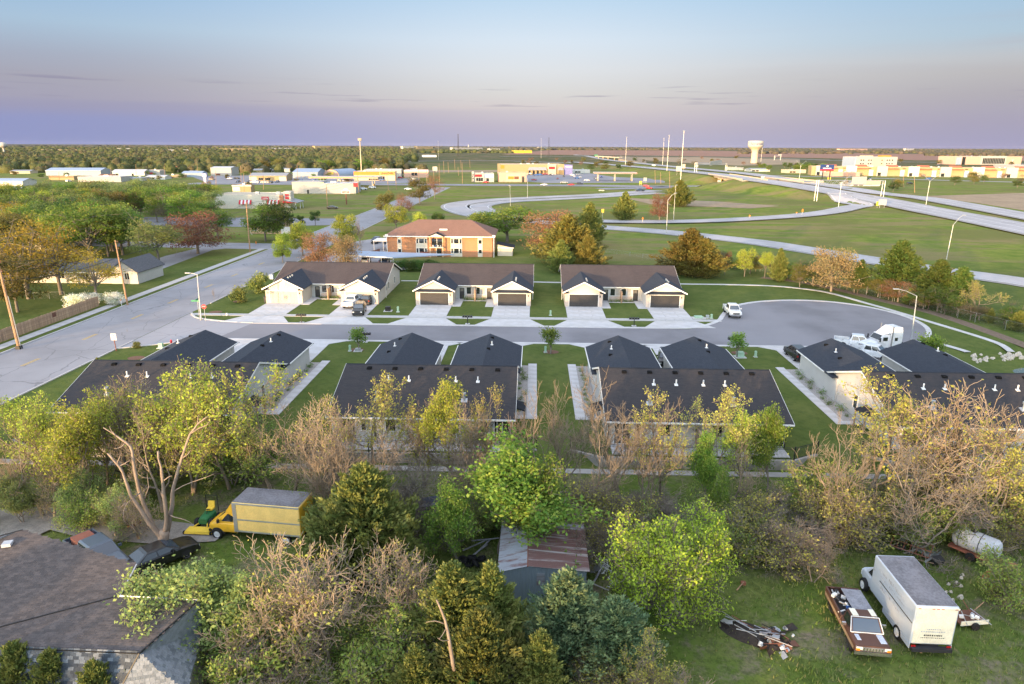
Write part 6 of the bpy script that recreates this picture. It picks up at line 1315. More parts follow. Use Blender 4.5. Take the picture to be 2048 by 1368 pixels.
# green and yellow riding mower
x,y = Gz(407,1060,ZLOW); mw = thing('riding_mower','green and yellow riding mower with front deck beside the yellow truck','mower',(x,y + .8,ZLOW + .1),radians(-92))
flat('mower_green',(.03,.16,.06),.4)
bevelobj(loft_body([(-.5,.42,.35,.55,.75,.82),(.3,.38,.35,.55,.72,.8),(.75,.33,.38,.5,.65,.72)],'mower_green').build('body',mw),.03)
MB().cbox((-.55,0,.95),(.5,.5,.12),'yellow_paint').cbox((-.78,0,1.2),(.12,.5,.5),'yellow_paint',ry=-.2).build('seat',mw); MB().tube([(-.85,-.45,.6),(-.85,-.45,1.9),(-.85,.45,1.9),(-.85,.45,.6)],.035,'black').build('roll_bar',mw)
MB().tube([(.1,0,.8),(-.1,0,1.1)],.025,'black').cyl((-.12,0,1.08),(-.14,0,1.12),.17,'black',14).build('steering_wheel',mw)
MB().box(.95,1.75,-.95,.95,.12,.30,'yellow_paint',.05).build('mower_deck',mw)
for s in (-1,1):
 MB().tube([(.6,s * .3,.4),(1.1,s * .5,.35)],.05,'yellow_paint').build('lift_arm',mw); wheel(mw,.45,s * .55,.34,.28,'yellow_paint',s); wheel(mw,-.7,s * .5,.26,.2,'yellow_paint',s); wheel(mw,1.6,s * 1.02,.14,.1,'yellow_paint',s)
# pickup and car behind the house on the left
x,y = Gz(198,1130,ZLOW); p2 = make_car('pickup','car_gunmetal','grey-blue pickup with a red tool chest, half hidden by the brown roof',(x,y,ZLOW + .1),radians(-35))
MB().cbox((-1.9,0,1.1),(1.2,1.2,.6),'red_brick_plain').build('cargo'); o = bpy.context.scene.objects['cargo']; o.location = (x,y,ZLOW + .1); o.rotation_euler = (0,0,radians(-35)); o.name = 'tool_chest'; tag(o,'rusty red chest in the bed of the grey-blue pickup','chest')
x,y = Gz(322,1128,ZLOW); make_car('sedan','car_black','black car in the shade under the dead tree',(x,y,ZLOW + .1),radians(50),rim='white')
x,y = Gz(868,1040,ZLOW); make_car('suv','car_navy','dark car hidden in the thicket left of the shed',(x,y,ZLOW + .02),radians(20))
# ------------------------------------------------------------------ apartment block
def local(t,ox,oy):
 def P(mb,name,parent=None,**k):
  mb.v = [(a - ox,b - oy,c) for a,b,c in mb.v]; return mb.build(name,parent or t,**k)
 return P
AX0,AX1,AY = -37.3,-10.6,171.6; EH = 5.2
ap_ = thing('apartment_block','two-storey brick apartment block with brown hipped roof and central balcony','apartment block',((AX0 + AX1) / 2,AY,0)); P = local(ap_,(AX0 + AX1) / 2,AY)
P(MB().box(AX0,AX1,AY,AY + 15,0,EH,'brick_apt'),'wall')
z1,z2 = EH,EH + 3.3; r = MB(); a0,a1,b0,b1 = AX0 - .7,AX1 + .7,AY - .7,AY + 15.7; m0,m1,my = AX0 + 7,AX1 - 6,AY + 7.5
r.slab([(a0,b0,z1),(a1,b0,z1),(m1,my,z2),(m0,my,z2)],.15,'shingle_apt'); r.slab([(a1,b0,z1),(a1,b1,z1),(m1,my,z2)],.15,'shingle_apt'); r.slab([(a1,b1,z1),(a0,b1,z1),(m0,my,z2),(m1,my,z2)],.15,'shingle_apt'); r.slab([(a0,b1,z1),(a0,b0,z1),(m0,my,z2)],.15,'shingle_apt')
rf = P(r,'roof',uv='roof'); P(MB().box(a0,a1,b0 - .12,b0 - .003,z1 - .22,z1 + .01,'trim'),'gutter',rf)
P(MB().box(-24.2,-22.2,AY + 2.2,AY + 2.6,EH + 1.0,EH + 1.5,'trim'),'ridge_vent',rf)
for xx in (AX0 + .1,AX1 + .4): P(MB().cyl((xx,AY - .55,0),(xx,AY - .55,EH + .1),.09,'trim'),'downspout'); P(MB().box(xx - .35,xx + .35,AY - .8,AY - .3,EH,EH + .35,'trim'),'gutter_box',rf)
def bay(xc,w,wins):
 P(MB().box(xc - w / 2,xc + w / 2,AY - .08,AY - .004,.05,EH - .16,'cream'),'panel_bay')
 for z,h in ((.95,1.15),(3.35,1.15)):
  if w > 2.5:
   window(ap_,xc - (AX0 + AX1) / 2,-.085,z,w * .42,h,-1,'trim','glass','x',0); window(ap_,xc - w * .37 - (AX0 + AX1) / 2,-.085,z,w * .16,h,-1,'trim','glass','x',0); window(ap_,xc + w * .37 - (AX0 + AX1) / 2,-.085,z,w * .16,h,-1,'trim','glass','x',0)
  else: window(ap_,xc - (AX0 + AX1) / 2,-.085,z,w * .7,h * .8,-1,'trim','glass','x',0)
bay(AX0 + 3.2,1.1,0); bay(AX0 + 8.8,2.9,0); bay(AX0 + 17.6,2.9,0); bay(AX1 - 3.1,1.2,0)
bc = AX0 + 12.7
P(MB().box(bc - 1.7,bc + 1.7,AY - 1.3,AY - .004,2.35,2.55,'cream'),'balcony'); P(MB().box(bc - 1.35,bc + 1.35,AY - .06,AY - .004,2.6,4.6,'glass').box(bc - .05,bc + .05,AY - .1,AY - .061,2.6,4.6,'trim'),'balcony_door'); P(MB().box(bc - .1,bc + 1.1,AY - .06,AY - .004,0.05,2.1,'glass'),'entry_door'); P(MB().box(bc - .2,bc - .1,AY - .08,AY - .004,.05,2.2,'trim'),'entry_frame')
rl = MB(); rl.box(bc - 1.7,bc + 1.7,AY - 1.3,AY - 1.25,3.5,3.56,'black')
for k in range(18): rl.box(bc - 1.68 + k * .197,bc - 1.65 + k * .197,AY - 1.29,AY - 1.26,2.55,3.5,'black')
o = P(rl,'balcony_railing'); o['kind'] = 'stuff'
for s in (-1,1): P(MB().box(bc + s * 1.6 - .12,bc + s * 1.6 + .12,AY - 1.28,AY - 1.05,0,EH,'brick_light'),'porch_post')
pr = MB(); pr.slab([(bc - 2.1,AY - 1.6,EH + .1),(bc,AY - 1.6,EH + .9),(bc,AY + 1.6,EH + .9),(bc - 2.1,AY + .2,EH + .1)],.1,'shingle_blue_shade'); pr.slab([(bc,AY - 1.6,EH + .9),(bc + 2.1,AY - 1.6,EH + .1),(bc + 2.1,AY + .2,EH + .1),(bc,AY + 1.6,EH + .9)],.1,'shingle_blue_shade')
P(pr,'porch_roof'); P(MB().extrude([(bc - 1.9,EH - .05),(bc + 1.9,EH - .05),(bc,EH + .75)],'y',AY - 1.55,AY - 1.4,'cream'),'porch_gable')
P(MB().box(bc - 4.2,bc - 1.9,AY - 1.0,AY - .95,0,1.3,'red_brick_plain'),'screen_wall')
for k,m_ in ((-.9,'white'),(-.3,'car_blue'),(.3,'white'),(1.0,'blue_metal')):
 o = MB().box(bc + k - .2,bc + k + .2,AY - .9,AY - .5,2.56,3.0,m_,.03).build('balcony_chair'); tag(o,{-.9: 'white chair at the left of the apartment balcony',-.3: 'blue chair on the apartment balcony',.3: 'white box in the middle of the apartment balcony',1.0: 'grey-blue crate at the right of the apartment balcony'}[k],'chair')
sh = thing('garden_shed','cream lean-to shed at the right end of the apartment block','shed',(AX1 + 3,AY + 4,0)); P2 = local(sh,AX1 + 3,AY + 4)
P2(MB().extrude([(AX1 + 1.2,0),(AX1 + 5,0),(AX1 + 5,2.2),(AX1 + 1.2,3.0)],'y',AY + 2,AY + 7,'siding_cream'),'wall'); P2(MB().slab([(AX1 + .9,AY + 1.7,3.1),(AX1 + 5.5,AY + 1.7,2.15),(AX1 + 5.5,AY + 7.3,2.15),(AX1 + .9,AY + 7.3,3.1)],.1,'shingle_blue_shade'),'roof'); P2(MB().box(AX1 + 1.2,AX1 + 5.3,AY + 1.6,AY + 1.69,2.0,2.2,'trim'),'fascia')
cpv = thing('carport','long pale blue flat-roofed carport in front of the apartment block','carport',(-38,156,0)); P3 = local(cpv,-38,156)
c0,c1 = Gz(660,533),Gz(790,545)
a,b,c_,d = topof(668,513,158),topof(782,526,154.5),topof(925,521,160),topof(740,507,164)
A = (a[0],158.0,2.5); B = (b[0] + .5,154.2,2.45); C = (c_[0] - 2.0,160,2.45); D = (d[0] - 3.5,163.5,2.5)
P3(MB().slab([A,B,C,D],.22,'roof_blue'),'roof')
e = MB(); e.tube([(A[0],A[1] - .02,2.38),(B[0],B[1] - .02,2.33)],.14,'trim',4); P3(e,'fascia')
for k in range(6):
 t_ = k / 5; P3(MB().cyl((A[0] + (B[0] - A[0]) * t_,A[1] + (B[1] - A[1]) * t_ + .4,0),(A[0] + (B[0] - A[0]) * t_,A[1] + (B[1] - A[1]) * t_ + .4,2.35),.07,'trim'),'post')
for k in range(3):
 t_ = (k + .3) / 3.2; make_car(['sedan','suv','pickup'][k],['car_black','car_silver','car_navy'][k],('black car','silver car','dark blue pickup')[k] + ' parked under the long carport',(A[0] + (B[0] - A[0]) * t_ + 1,A[1] + 3.0 - 2 * t_,.05),radians(95),detail=False)
sc_ = thing('carport','small white carport beside the parked blue car at the apartment block','carport',(-40.5,182,0)); sc_p = local(sc_,-40.5,182)
sc_p(MB().box(-43,-37.8,180.5,186,2.5,2.7,'trim'),'roof'); [sc_p(MB().cyl((x,180.8,0),(x,180.8,2.5),.1,'trim'),'post') for x in (-42.8,-40.3)]
fz = MB(); o = None
fe = thing('wooden_fence','dark red wooden screen fence beside the apartment block','fence',(-39.5,168,0))
for k in range(14): MB().box(-.16,.16,-.02,.02,0,1.7,'dark_wood').build('board',fe,(.0 - k * .12,4.4 - k * .42,0)).rotation_euler = (0,0,radians(75))
sheet('parking_lot',[Gz(a,b) for a,b in [(620,522),(660,505),(715,482),(760,476),(790,478),(800,492),(772,500),(775,520),(880,528),(780,545),(640,535)]],.015,'apron')
# ------------------------------------------------------------------ simple houses on the left
def gable_house(label,x0,x1,y0,y1,h,rise,wall,roof,axis='x',name='house',cat='house',wins=(),rz=0.0,door=None,chimney=False):
 cx,cy = (x0 + x1) / 2,(y0 + y1) / 2; t = thing(name,label,cat,(cx,cy,0),rz); Pq = local(t,cx,cy); o_ = .4
 if axis == 'x':
  Pq(MB().extrude([(y0,0),(y1,0),(y1,h),(cy,h + rise - .1),(y0,h)],'x',x0,x1,wall),'wall'); r = MB()
  zz = h - rise * o_ / ((y1 - y0) / 2)
  r.slab([(x0 - o_,y0 - o_,zz),(x1 + o_,y0 - o_,zz),(x1 + o_,cy,h + rise),(x0 - o_,cy,h + rise)],.14,roof); r.slab([(x1 + o_,y1 + o_,zz),(x0 - o_,y1 + o_,zz),(x0 - o_,cy,h + rise),(x1 + o_,cy,h + rise)],.14,roof)
 else:
  Pq(MB().extrude([(x0,0),(x1,0),(x1,h),(cx,h + rise - .1),(x0,h)],'y',y0,y1,wall),'wall'); r = MB(); zz = h - rise * o_ / ((x1 - x0) / 2)
  r.slab([(x0 - o_,y1 + o_,zz),(x0 - o_,y0 - o_,zz),(cx,y0 - o_,h + rise),(cx,y1 + o_,h + rise)],.14,roof); r.slab([(x1 + o_,y0 - o_,zz),(x1 + o_,y1 + o_,zz),(cx,y1 + o_,h + rise),(cx,y0 - o_,h + rise)],.14,roof)
 rf = Pq(r,'roof',uv='roof')
 if axis == 'x': Pq(MB().box(x0 - o_,x1 + o_,y0 - o_ - .08,y0 - o_ - .003,zz - .14,zz,'trim'),'gutter',rf)
 if chimney: Pq(MB().box(cx + 1,cx + 1.7,cy - .3,cy + .3,h + rise - .5,h + rise + .8,'red_brick_plain'),'chimney',rf)
 for (u,z,w,hh,side) in wins:
  if side == 's': window(t,u,y0 - cy,z,w,hh,-1,'trim','glass','x',1)
  elif side == 'e': window(t,x1 - cx,u,z,w,hh,1,'trim','glass','y',0)
 return t
hx,hy = Gz(232,566); h2x,h2y = Gz(272,556)
t = gable_house('low white house with grey roof behind the golden trees',hx - 19,hx - .5,hy - .5,hy + 7.5,2.5,1.9,'siding_white','shingle_grey','x',wins=((-6.5,.8,2.2,1.2,'s'),(-1,.9,1.4,1.0,'s'),(4,.9,1.4,1.0,'s')))
gable_house('white gable-fronted garage end with one window beside the power pole',hx - .4,hx + 5.0,hy - .7,hy + 9,2.7,2.0,'siding_white','shingle_grey','y','garage','garage',wins=((.6,.9,.9,1.3,'s'),))
bx0,by0 = Gz(500,467); bx1,_ = Gz(548,468)
t = gable_house('tan brick bungalow with grey roof and white garage door by the main road',bx0,bx1 + 2.2,by0,by0 + 10,2.6,1.8,'brick_light','shingle_grey','x',wins=((-3.6,.9,1.6,1.1,'s'),(.6,.9,1.6,1.1,'s')))
MB().box(5.0,7.8,-5.12,-5.01,.05,2.2,'white').build('garage_door',t)
for (px,py,w,lab,wall,roof) in ((190,468,14,'red brick house glimpsed between green trees','brick_apt','shingle_apt'),(70,500,12,'pale house half hidden behind golden trees at the left','siding_cream','shingle_grey'),(40,392,16,'white roofed building at the far left among trees','siding_white','roof_blue'),(150,455,12,'small white house among the green trees','siding_white','shingle_brown')):
 x,y = Gz(px,py); gable_house(lab,x - w / 2,x + w / 2,y,y + 8,2.6,2.0,wall,roof,'x',wins=((-2,.9,1.2,1.0,'s'),(2.5,.9,1.2,1.0,'s')))
# wooden privacy fence by the left sidewalk
fx0,fy0 = Gz(-60,708); fx1,fy1 = Gz(199,612); L = hypot(fx1 - fx0,fy1 - fy0); ang = atan2(fy1 - fy0,fx1 - fx0)
fn = thing('wooden_fence','long wooden privacy fence along the sidewalk left of the main road','fence',(fx0,fy0,0),ang)
bm_ = [MB().box(0,.135,-.012,.012,.04,1.78 + dz,m).mesh('picket') for m in ('wood_fence','wood_fence_b','wood_fence_c') for dz in (0,.02,-.02)]
n = int(L / .15); fr_ = random.Random(2)
for k in range(n): link('picket',bm_[fr_.choice([0,0,0,1,2,3,4,3,6,7])],fn,(k * .15,fr_.uniform(-.008,.008),0))
for z in (.35,1.45): MB().box(0,L,.014,.05,z,z + .09,'wood_fence_c').build('rail',fn)
for k in range(int(L / 2.4) + 1): MB().box(-.05,.05,.052,.15,0,1.8,'wood_fence_c').build('post',fn,(k * 2.4,0,0))
MB().box(0,.9,-.03,-.014,.9,1.6,'dark_wood').build('repair_panel',fn,(L * .58,0,0))
# chain-link fence along the right
def chainlink(name,pts,label,h=1.6,step=3.0):
 P_ = resample([(*Gz(a,b),0) for a,b in pts],step)[:,:2]; t = thing(name,label,'fence',(P_[0][0],P_[0][1],0)); pm = MB().cyl((0,0,-.1),(0,0,h),.03,'steel',6).mesh('post'); net = MB()
 for i in range(len(P_)):
  x,y = P_[i] - P_[0]; link('post',pm,t,(x,y,0))
  if i: 
   xa,ya = P_[i - 1] - P_[0]; net.tube([(xa,ya,h - .03),(x,y,h - .03)],.015,'steel',4,False); L = hypot(x - xa,y - ya); nn = int(h / .2)
   for k in range(int(L / .22)):
    for s in (0,1):
     u = k * .22 / L; v = min(1,u + h * .55 / L * 1.0); z0,z1 = (0.05,h - .05) if s else (h - .05,.05); net.tube([(xa + (x - xa) * u,ya + (y - ya) * u,z0),(xa + (x - xa) * v,ya + (y - ya) * v,z1)],.003,'steel',3,False)
 o = net.build('wire_mesh',t); o['kind'] = 'stuff'; return t
chainlink('chain_link_fence',[(1520,543),(1600,560),(1680,577),(1760,596),(1850,618),(1950,645),(2060,672)],'chain-link fence with grey posts running past the pines on the right')
chainlink('chain_link_fence',[(1190,503),(1260,512),(1330,524)],'low wire fence line in the grass between the two golden cedars',1.1)
chainlink('chain_link_fence',[(68,599),(130,597)],'short chain-link fence beside the white-flowering shrub',1.3)
# dirt strip beneath the right fence
strip('dirt_path',[Gz(a,b) for a,b in [(1520,556),(1600,566),(1680,583),(1760,603),(1850,625),(1940,655),(2060,700)]],2.2,.0,.012,'soil')
# ------------------------------------------------------------------ poles,lamps,wires
def power_pole(px,py,pxt,pyt,label,arms=True,r=.17,extra=False):
 x,y,z = at(px,py); d = ray(pxt,pyt); t_ = y / d[1]; xt,zt = d[0] * t_,CAMH + d[2] * t_; t = thing('utility_pole',label,'utility pole',(x,y,z))
 MB().tube([(0,0,-.3),((xt - x) * .5,0,(zt - z) * .5),(xt - x,0,zt - z)],[r,r * .85,r * .65],'pole_wood',8).build('pole',t)
 if arms:
  for k,zz in enumerate((.4,1.6)): MB().cyl(((xt - x),0,zt - z - zz),((xt - x) + .35,0,zt - z - zz + .12),.05,'steel',6).cyl(((xt - x) + .35,0,zt - z - zz + .05),((xt - x) + .35,0,zt - z - zz + .3),.07,'rusty',8).build('insulator',t)
 if extra: MB().tube([(.28,0,0),((xt - x) * .6 + .25,0,(zt - z) * .6)],.05,'zinc',6).build('conduit',t); MB().box(-.3,.3,-.3,.3,0,.5,'black').build('pole_base',t)
 return (xt,y,zt)
pA = power_pole(38,698,-6,520,'tall leaning wooden utility pole at the left edge beside the sidewalk',True,.2,True); pB = power_pole(255,610,230,480,'wooden utility pole beside the round flowering shrub'); pC = power_pole(500,505,492,404,'wooden utility pole at the corner of the side street'); pD = power_pole(655,418,652,368,'wooden utility pole at the restaurant driveway',True); pE = power_pole(718,388,715,350,'wooden utility pole right of the white block building'); pF = power_pole(777,380,773,345,'utility pole left of the junction',True)
pF2 = power_pole(793,379,790,342,'utility pole second from the junction',True); 
def wire(a,b,sag,name,label,off=(0,0,0),r=.018):
 pts = []
 for k in range(13):
  u = k / 12; pts.append(tuple(a[i] + (b[i] - a[i]) * u + off[i] - (sag * 4 * u * (1 - u) if i == 2 else 0) for i in range(3)))
 o = link(name,MB().tube(pts,r,'black',4,False).mesh(name)); tag(o,label,'power line','power lines along the main road'); return o
chain = [pA,pB,pC,pD,pE,pF]; nm_ = ['the left edge pole and the shrub pole','the shrub pole and the corner pole','the corner pole and the restaurant pole','the restaurant pole and the white block pole','the white block pole and the junction pole']
for i in range(5):
 for k,(dz,nn) in enumerate(((-.3,'top'),(-1.5,'middle'),(-2.8,'lowest'))): wire(chain[i],chain[i + 1],.7,'power_line',f'{nn} wire between {nm_[i]}',(.3,0,dz),.034)
wire((pA[0] - 6,pA[1] - 45,pA[2]),pA,.8,'power_line','top wire running from the left edge pole out of the frame',(.3,0,-.3)) 
for i,(px,py,pt,lab) in enumerate([(432,373,341,'under the white shed'),(502,380,345,'beside the small kiosk'),(488,386,347,'left of the kiosk roof'),(527,379,350,'in the yellow shop lot'),(595,361,328,'before the storage building'),(482,364,331,'with a flag-like shade in the shed lot'),(838,372,340,'before the pale building'),(854,376,338,'at the far corner of the cross street'),(868,366,335,'on the north road'),(879,370,327,'on the north road, taller'),(888,347,322,'behind the north road'),(897,345,324,'in the row beside the north road, first'),(910,340,318,'in the row beside the north road, second'),(922,337,320,'in the row beside the north road, third'),(940,336,319,'in the row beside the north road, fourth'),(925,367,325,'left of the diner'),(917,352,334,'by the road sign on the north road'),(118,360,344,'in front of the blue shed'),(222,358,335,'before the white gable shed'),(272,353,328,'behind the white gable shed'),(329,350,328,'by the terracotta roof'),(395,352,327,'left of the blue sign'),(1340,380,343,'right of the fuel canopy'),(1311,367,340,'at the end of the fuel lot'),(1322,367,344,'second at the end of the fuel lot'),(1695,378,340,'behind the highway'),(1808,376,349,'behind the gantry'),(1830,386,350,'beyond the gantry, brown')]):
 power_pole(px,py,px - 1,pt,'distant utility pole ' + lab,False,.16)
def lamp(px,py,pxt,pyt,armpx,armpy,label,mat='zinc',r=.11):
 x,y,z = at(px,py); d = ray(pxt,pyt); t_ = y / d[1]; xt,zt = d[0] * t_,CAMH + d[2] * t_; d2 = ray(armpx,armpy); ax,az = d2[0] * t_,CAMH + d2[2] * t_
 k = y / d2[1]; ax,az = d2[0] * k,CAMH + d2[2] * k
 t = thing('street_lamp',label,'street lamp',(x,y,z)); MB().tube([(0,0,-.1),(xt - x,0,zt - z)],[r,r * .6],mat,10).cyl((0,0,-.1),(0,0,.25),r * 1.7,'oldcon',10).build('pole',t)
 mx,mz = (xt + ax) / 2,max(zt,az) - .25 * abs(zt - az) ; MB().tube([(xt - x,0,zt - z),((xt * .45 + ax * .55) - x,0,(zt * .3 + az * .7) - z),(ax - x,0,az - z)],r * .42,mat,6).build('arm',t)
 s = 1 if ax > xt else -1; bevelobj(MB().cbox((ax - x + s * .25,0,az - z),(.8,.32,.14),mat).build('lamp_head',t),.04)
lamp(402,640,394,549,378,546,'concrete street lamp at the corner of the main road and the cul-de-sac','concrete'); lamp(1823,681,1834,592,1796,578,'tall steel street lamp at the cul-de-sac kerb')
lamp(1893,520,1907,450,1927,430,'steel lamp post on the grass between the ramps'); lamp(1333,467,1336,400,1350,386,'steel lamp post beside the exit ramp'); lamp(1347,443,1350,392,1352,370,'slim steel pole inside the loop ramp',r=.1); lamp(1021,412,1020,374,1020,371,'steel lamp pole at the loop ramp curve',r=.1); lamp(1055,396,1055,357,1050,354,'steel lamp pole above the loop ramp',r=.1)
lamp(1677,416,1683,368,1700,352,'steel lamp pole inside the loop near the gantry',r=.13); lamp(504,470,495,452,510,448,'small lamp by the bungalow corner',r=.07) 
def twin(px,py,pt,label):
 x,y,z = at(px,py); _,zt = topof(px,pt,y); t = thing('street_lamp',label,'street lamp',(x,y,z)); h = zt - z
 MB().tube([(0,0,0),(0,0,h * .8)],[.16,.12],'zinc',8).build('pole',t)
 for s in (-1,1): MB().tube([(0,0,h * .8),(s * 2.0,0,h * .92),(s * 3.4,0,h)],.07,'zinc',6).build('arm',t); MB().cbox((s * 3.7,0,h),(1,.4,.18),'zinc').build('lamp_head',t)
twin(1852,411,350,'twin-armed lamp between the highway carriageways, right one'); twin(1598,364,322,'twin-armed lamp between the highway carriageways, left one')
for px,py,pt,lab in ((1361,364,261,'tallest high-mast light pole before the underpass'),(1334,342,270,'high-mast light pole behind the tallest one'),(1251,327,273,'high-mast light pole by the flyover embankment'),(1325,331,276,'thin high mast right of the flyover'),(877,320,282,'thin mast in the field left of the mall'),(1082,316,277,'thin mast behind the strip mall'),(1522,323,282,'thin mast right of the water tower')):
 x,y,z = at(px,py); _,zt = topof(px,pt,y); t = thing('high_mast_light',lab,'light mast',(x,y,z)); h = zt - z; MB().tube([(0,0,0),(0,0,h)],[.26,.12],'steel',8).build('mast',t)
 MB().lathe([(.9,0),(1.0,.3),(.3,.6)],'zinc',12,(0,0,h - .3)).build('lamp_ring',t)
# cell tower and lattice towers
x,y,z = at(723,345); _,zt = topof(719,276,y); t = thing('cell_tower','mobile phone monopole with antenna head on the horizon','cell tower',(x,y,z)); h = zt - z; MB().tube([(0,0,0),(0,0,h)],[.65,.35],'tan',10).build('mast',t)
MB().lathe([(1.3,0),(1.3,.2)],'tan',12,(0,0,h - 2.2)).build('platform',t)
for k in range(9): a = k * 2 * pi / 9; MB().cbox((1.75 * cos(a),1.75 * sin(a),h - 1.3),(.35,.6,2.3),'tan',rz=a).build('antenna',t)
for px,py,pt,lab in ((916,292.5,268,'dark lattice tower on the horizon'),(1098,292.8,275,'smaller lattice tower on the horizon')):
 y = 1900; x,zt = topof(px,pt,y); t = thing('lattice_tower',lab,'tower',(x,y,0)); mb = MB(); h = zt
 for s1,s2 in ((-1,-1),(1,-1),(1,1),(-1,1)): mb.tube([(s1 * 2.2,s2 * 2.2,0),(s1 * .5,s2 * .5,h)],.3,'black',4)
 for k in range(10):
  z0 = h * k / 10; z1 = h * (k + 1) / 10; w0 = 2.2 - 1.7 * k / 10; w1 = 2.2 - 1.7 * (k + 1) / 10
  for sg in (-1,1): mb.tube([(-w0,sg * w0,z0),(w1,sg * w1,z1)],.15,'black',3); mb.tube([(w0,sg * w0,z0),(-w1,sg * w1,z1)],.15,'black',3)
 mb.build('lattice',t); MB().box(-.9,.9,-.9,.9,h - 2,h,'black').build('antenna',t)
# water towers
x,y = Gz(1508,326); _,zt = topof(1508,281,y); H_ = zt; t = thing('water_tower','cream water tower on a thick fluted column lettered Newton','water tower',(x,y,0)); k = H_
cr = 13.2; MB().lathe([(cr * .44,0),(cr * .42,k * .25),(cr * .42,k * .52),(cr * .48,k * .58),(cr * .62,k * .64),(cr * .9,k * .71)],'tan',40).build('column',t)
MB().lathe([(cr * .9,k * .71),(cr * .99,k * .76),(cr,k * .95),(cr * .97,k * .985),(cr * .5,k),(.01,k * 1.003)],'plaster',40).build('tank',t); MB().lathe([(cr * .44,k * .55),(cr * .5,k * .56),(cr * .5,k * .575),(cr * .44,k * .58)],'plaster',40).build('ring',t)
tm = textmesh('Newton',7.0,'sign_blue',.02); V = [v.co.copy() for v in tm.vertices]
for v in tm.vertices:
 a = v.co.x / (cr + .15) - radians(90) - radians(6); z_ = v.co.y; rr0 = cr + .12 + v.co.z * 2; v.co = (rr0 * cos(a),rr0 * sin(a),k * .855 + z_)
link('lettering',tm,t)
y = 1500; x,zt = topof(4,284,y); t = thing('water_tower','white ball-shaped water tower at the left edge of the horizon','water tower',(x,y,0)); MB().lathe([(2.2,0),(1.7,zt * .5),(2.6,zt * .62)],'plaster',20).build('column',t)
s_ = zt * .2; MB().lathe([(2.6,zt * .62)] + [(max(.01,8.2 * cos(a)),zt * .80 + s_ * sin(a)) for a in [radians(-70 + 16 * q) for q in range(11)]],'plaster',28).build('tank',t)
# sign gantries
def gantry(l,lt,r_,rt,signs,label,th=2.2):
 x0,y0,z0 = at(*l); x1,y1,z1 = at(*r_); _,h0 = topof(lt[0],lt[1],y0); _,h1 = topof(rt[0],rt[1],y1); t = thing('sign_gantry',label,'gantry',(x0,y0,z0)); dx,dy = x1 - x0,y1 - y0; L = hypot(dx,dy); a = atan2(dy,dx); h0 -= z0; h1 -= z0
 for s in (-.9,.9):
  ox,oy = -sin(a) * s,cos(a) * s
  MB().tube([(ox,oy,0),(ox * .8,oy * .8,h0)],.22,'zinc',8).build('leg',t); MB().tube([(dx + ox,dy + oy,z1 - z0),(dx + ox * .8,dy + oy * .8,h1)],.22,'zinc',8).build('leg',t)
 tr = MB()
 for s in (-.7,.7):
  ox,oy = -sin(a) * s,cos(a) * s
  for zo in (0,-th): tr.tube([(ox,oy,h0 + zo),(dx + ox,dy + oy,h1 + zo)],.13,'zinc',5)
  n = int(L / 2.4)
  for k in range(n): u0,u1 = k / n,(k + 1) / n; za,zb = (0,-th) if k % 2 else (-th,0); tr.tube([(dx * u0 + ox,dy * u0 + oy,h0 + (h1 - h0) * u0 + za),(dx * u1 + ox,dy * u1 + oy,h0 + (h1 - h0) * u1 + zb)],.09,'zinc',4)
 tr.build('truss',t)
 for (u0,u1,za,zb,m) in signs:
  um = (u0 + u1) / 2; o = MB().box(-L * (u1 - u0) / 2,L * (u1 - u0) / 2,-.06,.06,-(zb - za) / 2,(zb - za) / 2,m).build('sign_panel',t,(dx * um - sin(a) * -1.05,dy * um + cos(a) * -1.05,h0 + (h1 - h0) * um + (za + zb) / 2)); o.rotation_euler = (0,0,a)
  for q in range(int(L * (u1 - u0) / 1.2)): MB().box(-.04,.04,-.12,-.062,-(zb - za) / 2,(zb - za) / 2,'zinc').build('stiffener',o,(-L * (u1 - u0) / 2 + .6 + q * 1.2,0,0))
gantry((1631,402),(1634,360),(1764,395),(1768,361),[(.48,.70,-1.9,2.0,'plaster'),(.70,.92,-1.9,-.1,'tan')],'large white truss gantry with sign backs over the highway')
gantry((1391,345),(1391,325),(1452,342),(1453,326),[(.34,.75,-1.5,2.4,'plaster')],'smaller gantry with white sign back near the bridge',1.8); gantry((1549,320),(1549,311),(1561,320),(1561,311),[(.5,1.1,.2,3.0,'plaster')],'distant gantry right of the water tower',1.5)
def board(px,py,pt,w,label,m='plaster',two=True,hh=.6,wd=None):
 x,y,z = at(px,py); _,zt = topof(px,pt,y); t = thing('road_sign',label,'sign',(x,y,z)); h = zt - z; ph = h * hh
 for s in ((-1,1) if two else (0,)): MB().cyl((s * w * .3,.06,0),(s * w * .3,.06,h - .05),.06,'zinc',6).build('post',t)
 MB().box(-w / 2,w / 2,-.04,.02,h - ph,h,m).build('sign_panel',t); return t
board(1764,414,399,3.6,'white back of a sign board in the gore of the loop ramp',hh=.62); board(1755,412,403,1.3,'small yellow-green sign beside the white board in the gore','yellow_paint',False,.6); board(1357,346,332,4.2,'white sign back left of the small gantry'); board(1367,342,328,2.6,'narrow sign back beside the white one','tan',False); board(1393,334,330,5,'small white sign under the small gantry',hh=.7); board(1437,374,360,2.0,'tall white notice under the bridge abutment',hh=.9); board(1525,361,352,2.2,'pale sign right of the blue semi truck'); board(1203,382,379.5,3.5,'low white sign above the loop ramp',hh=.8)
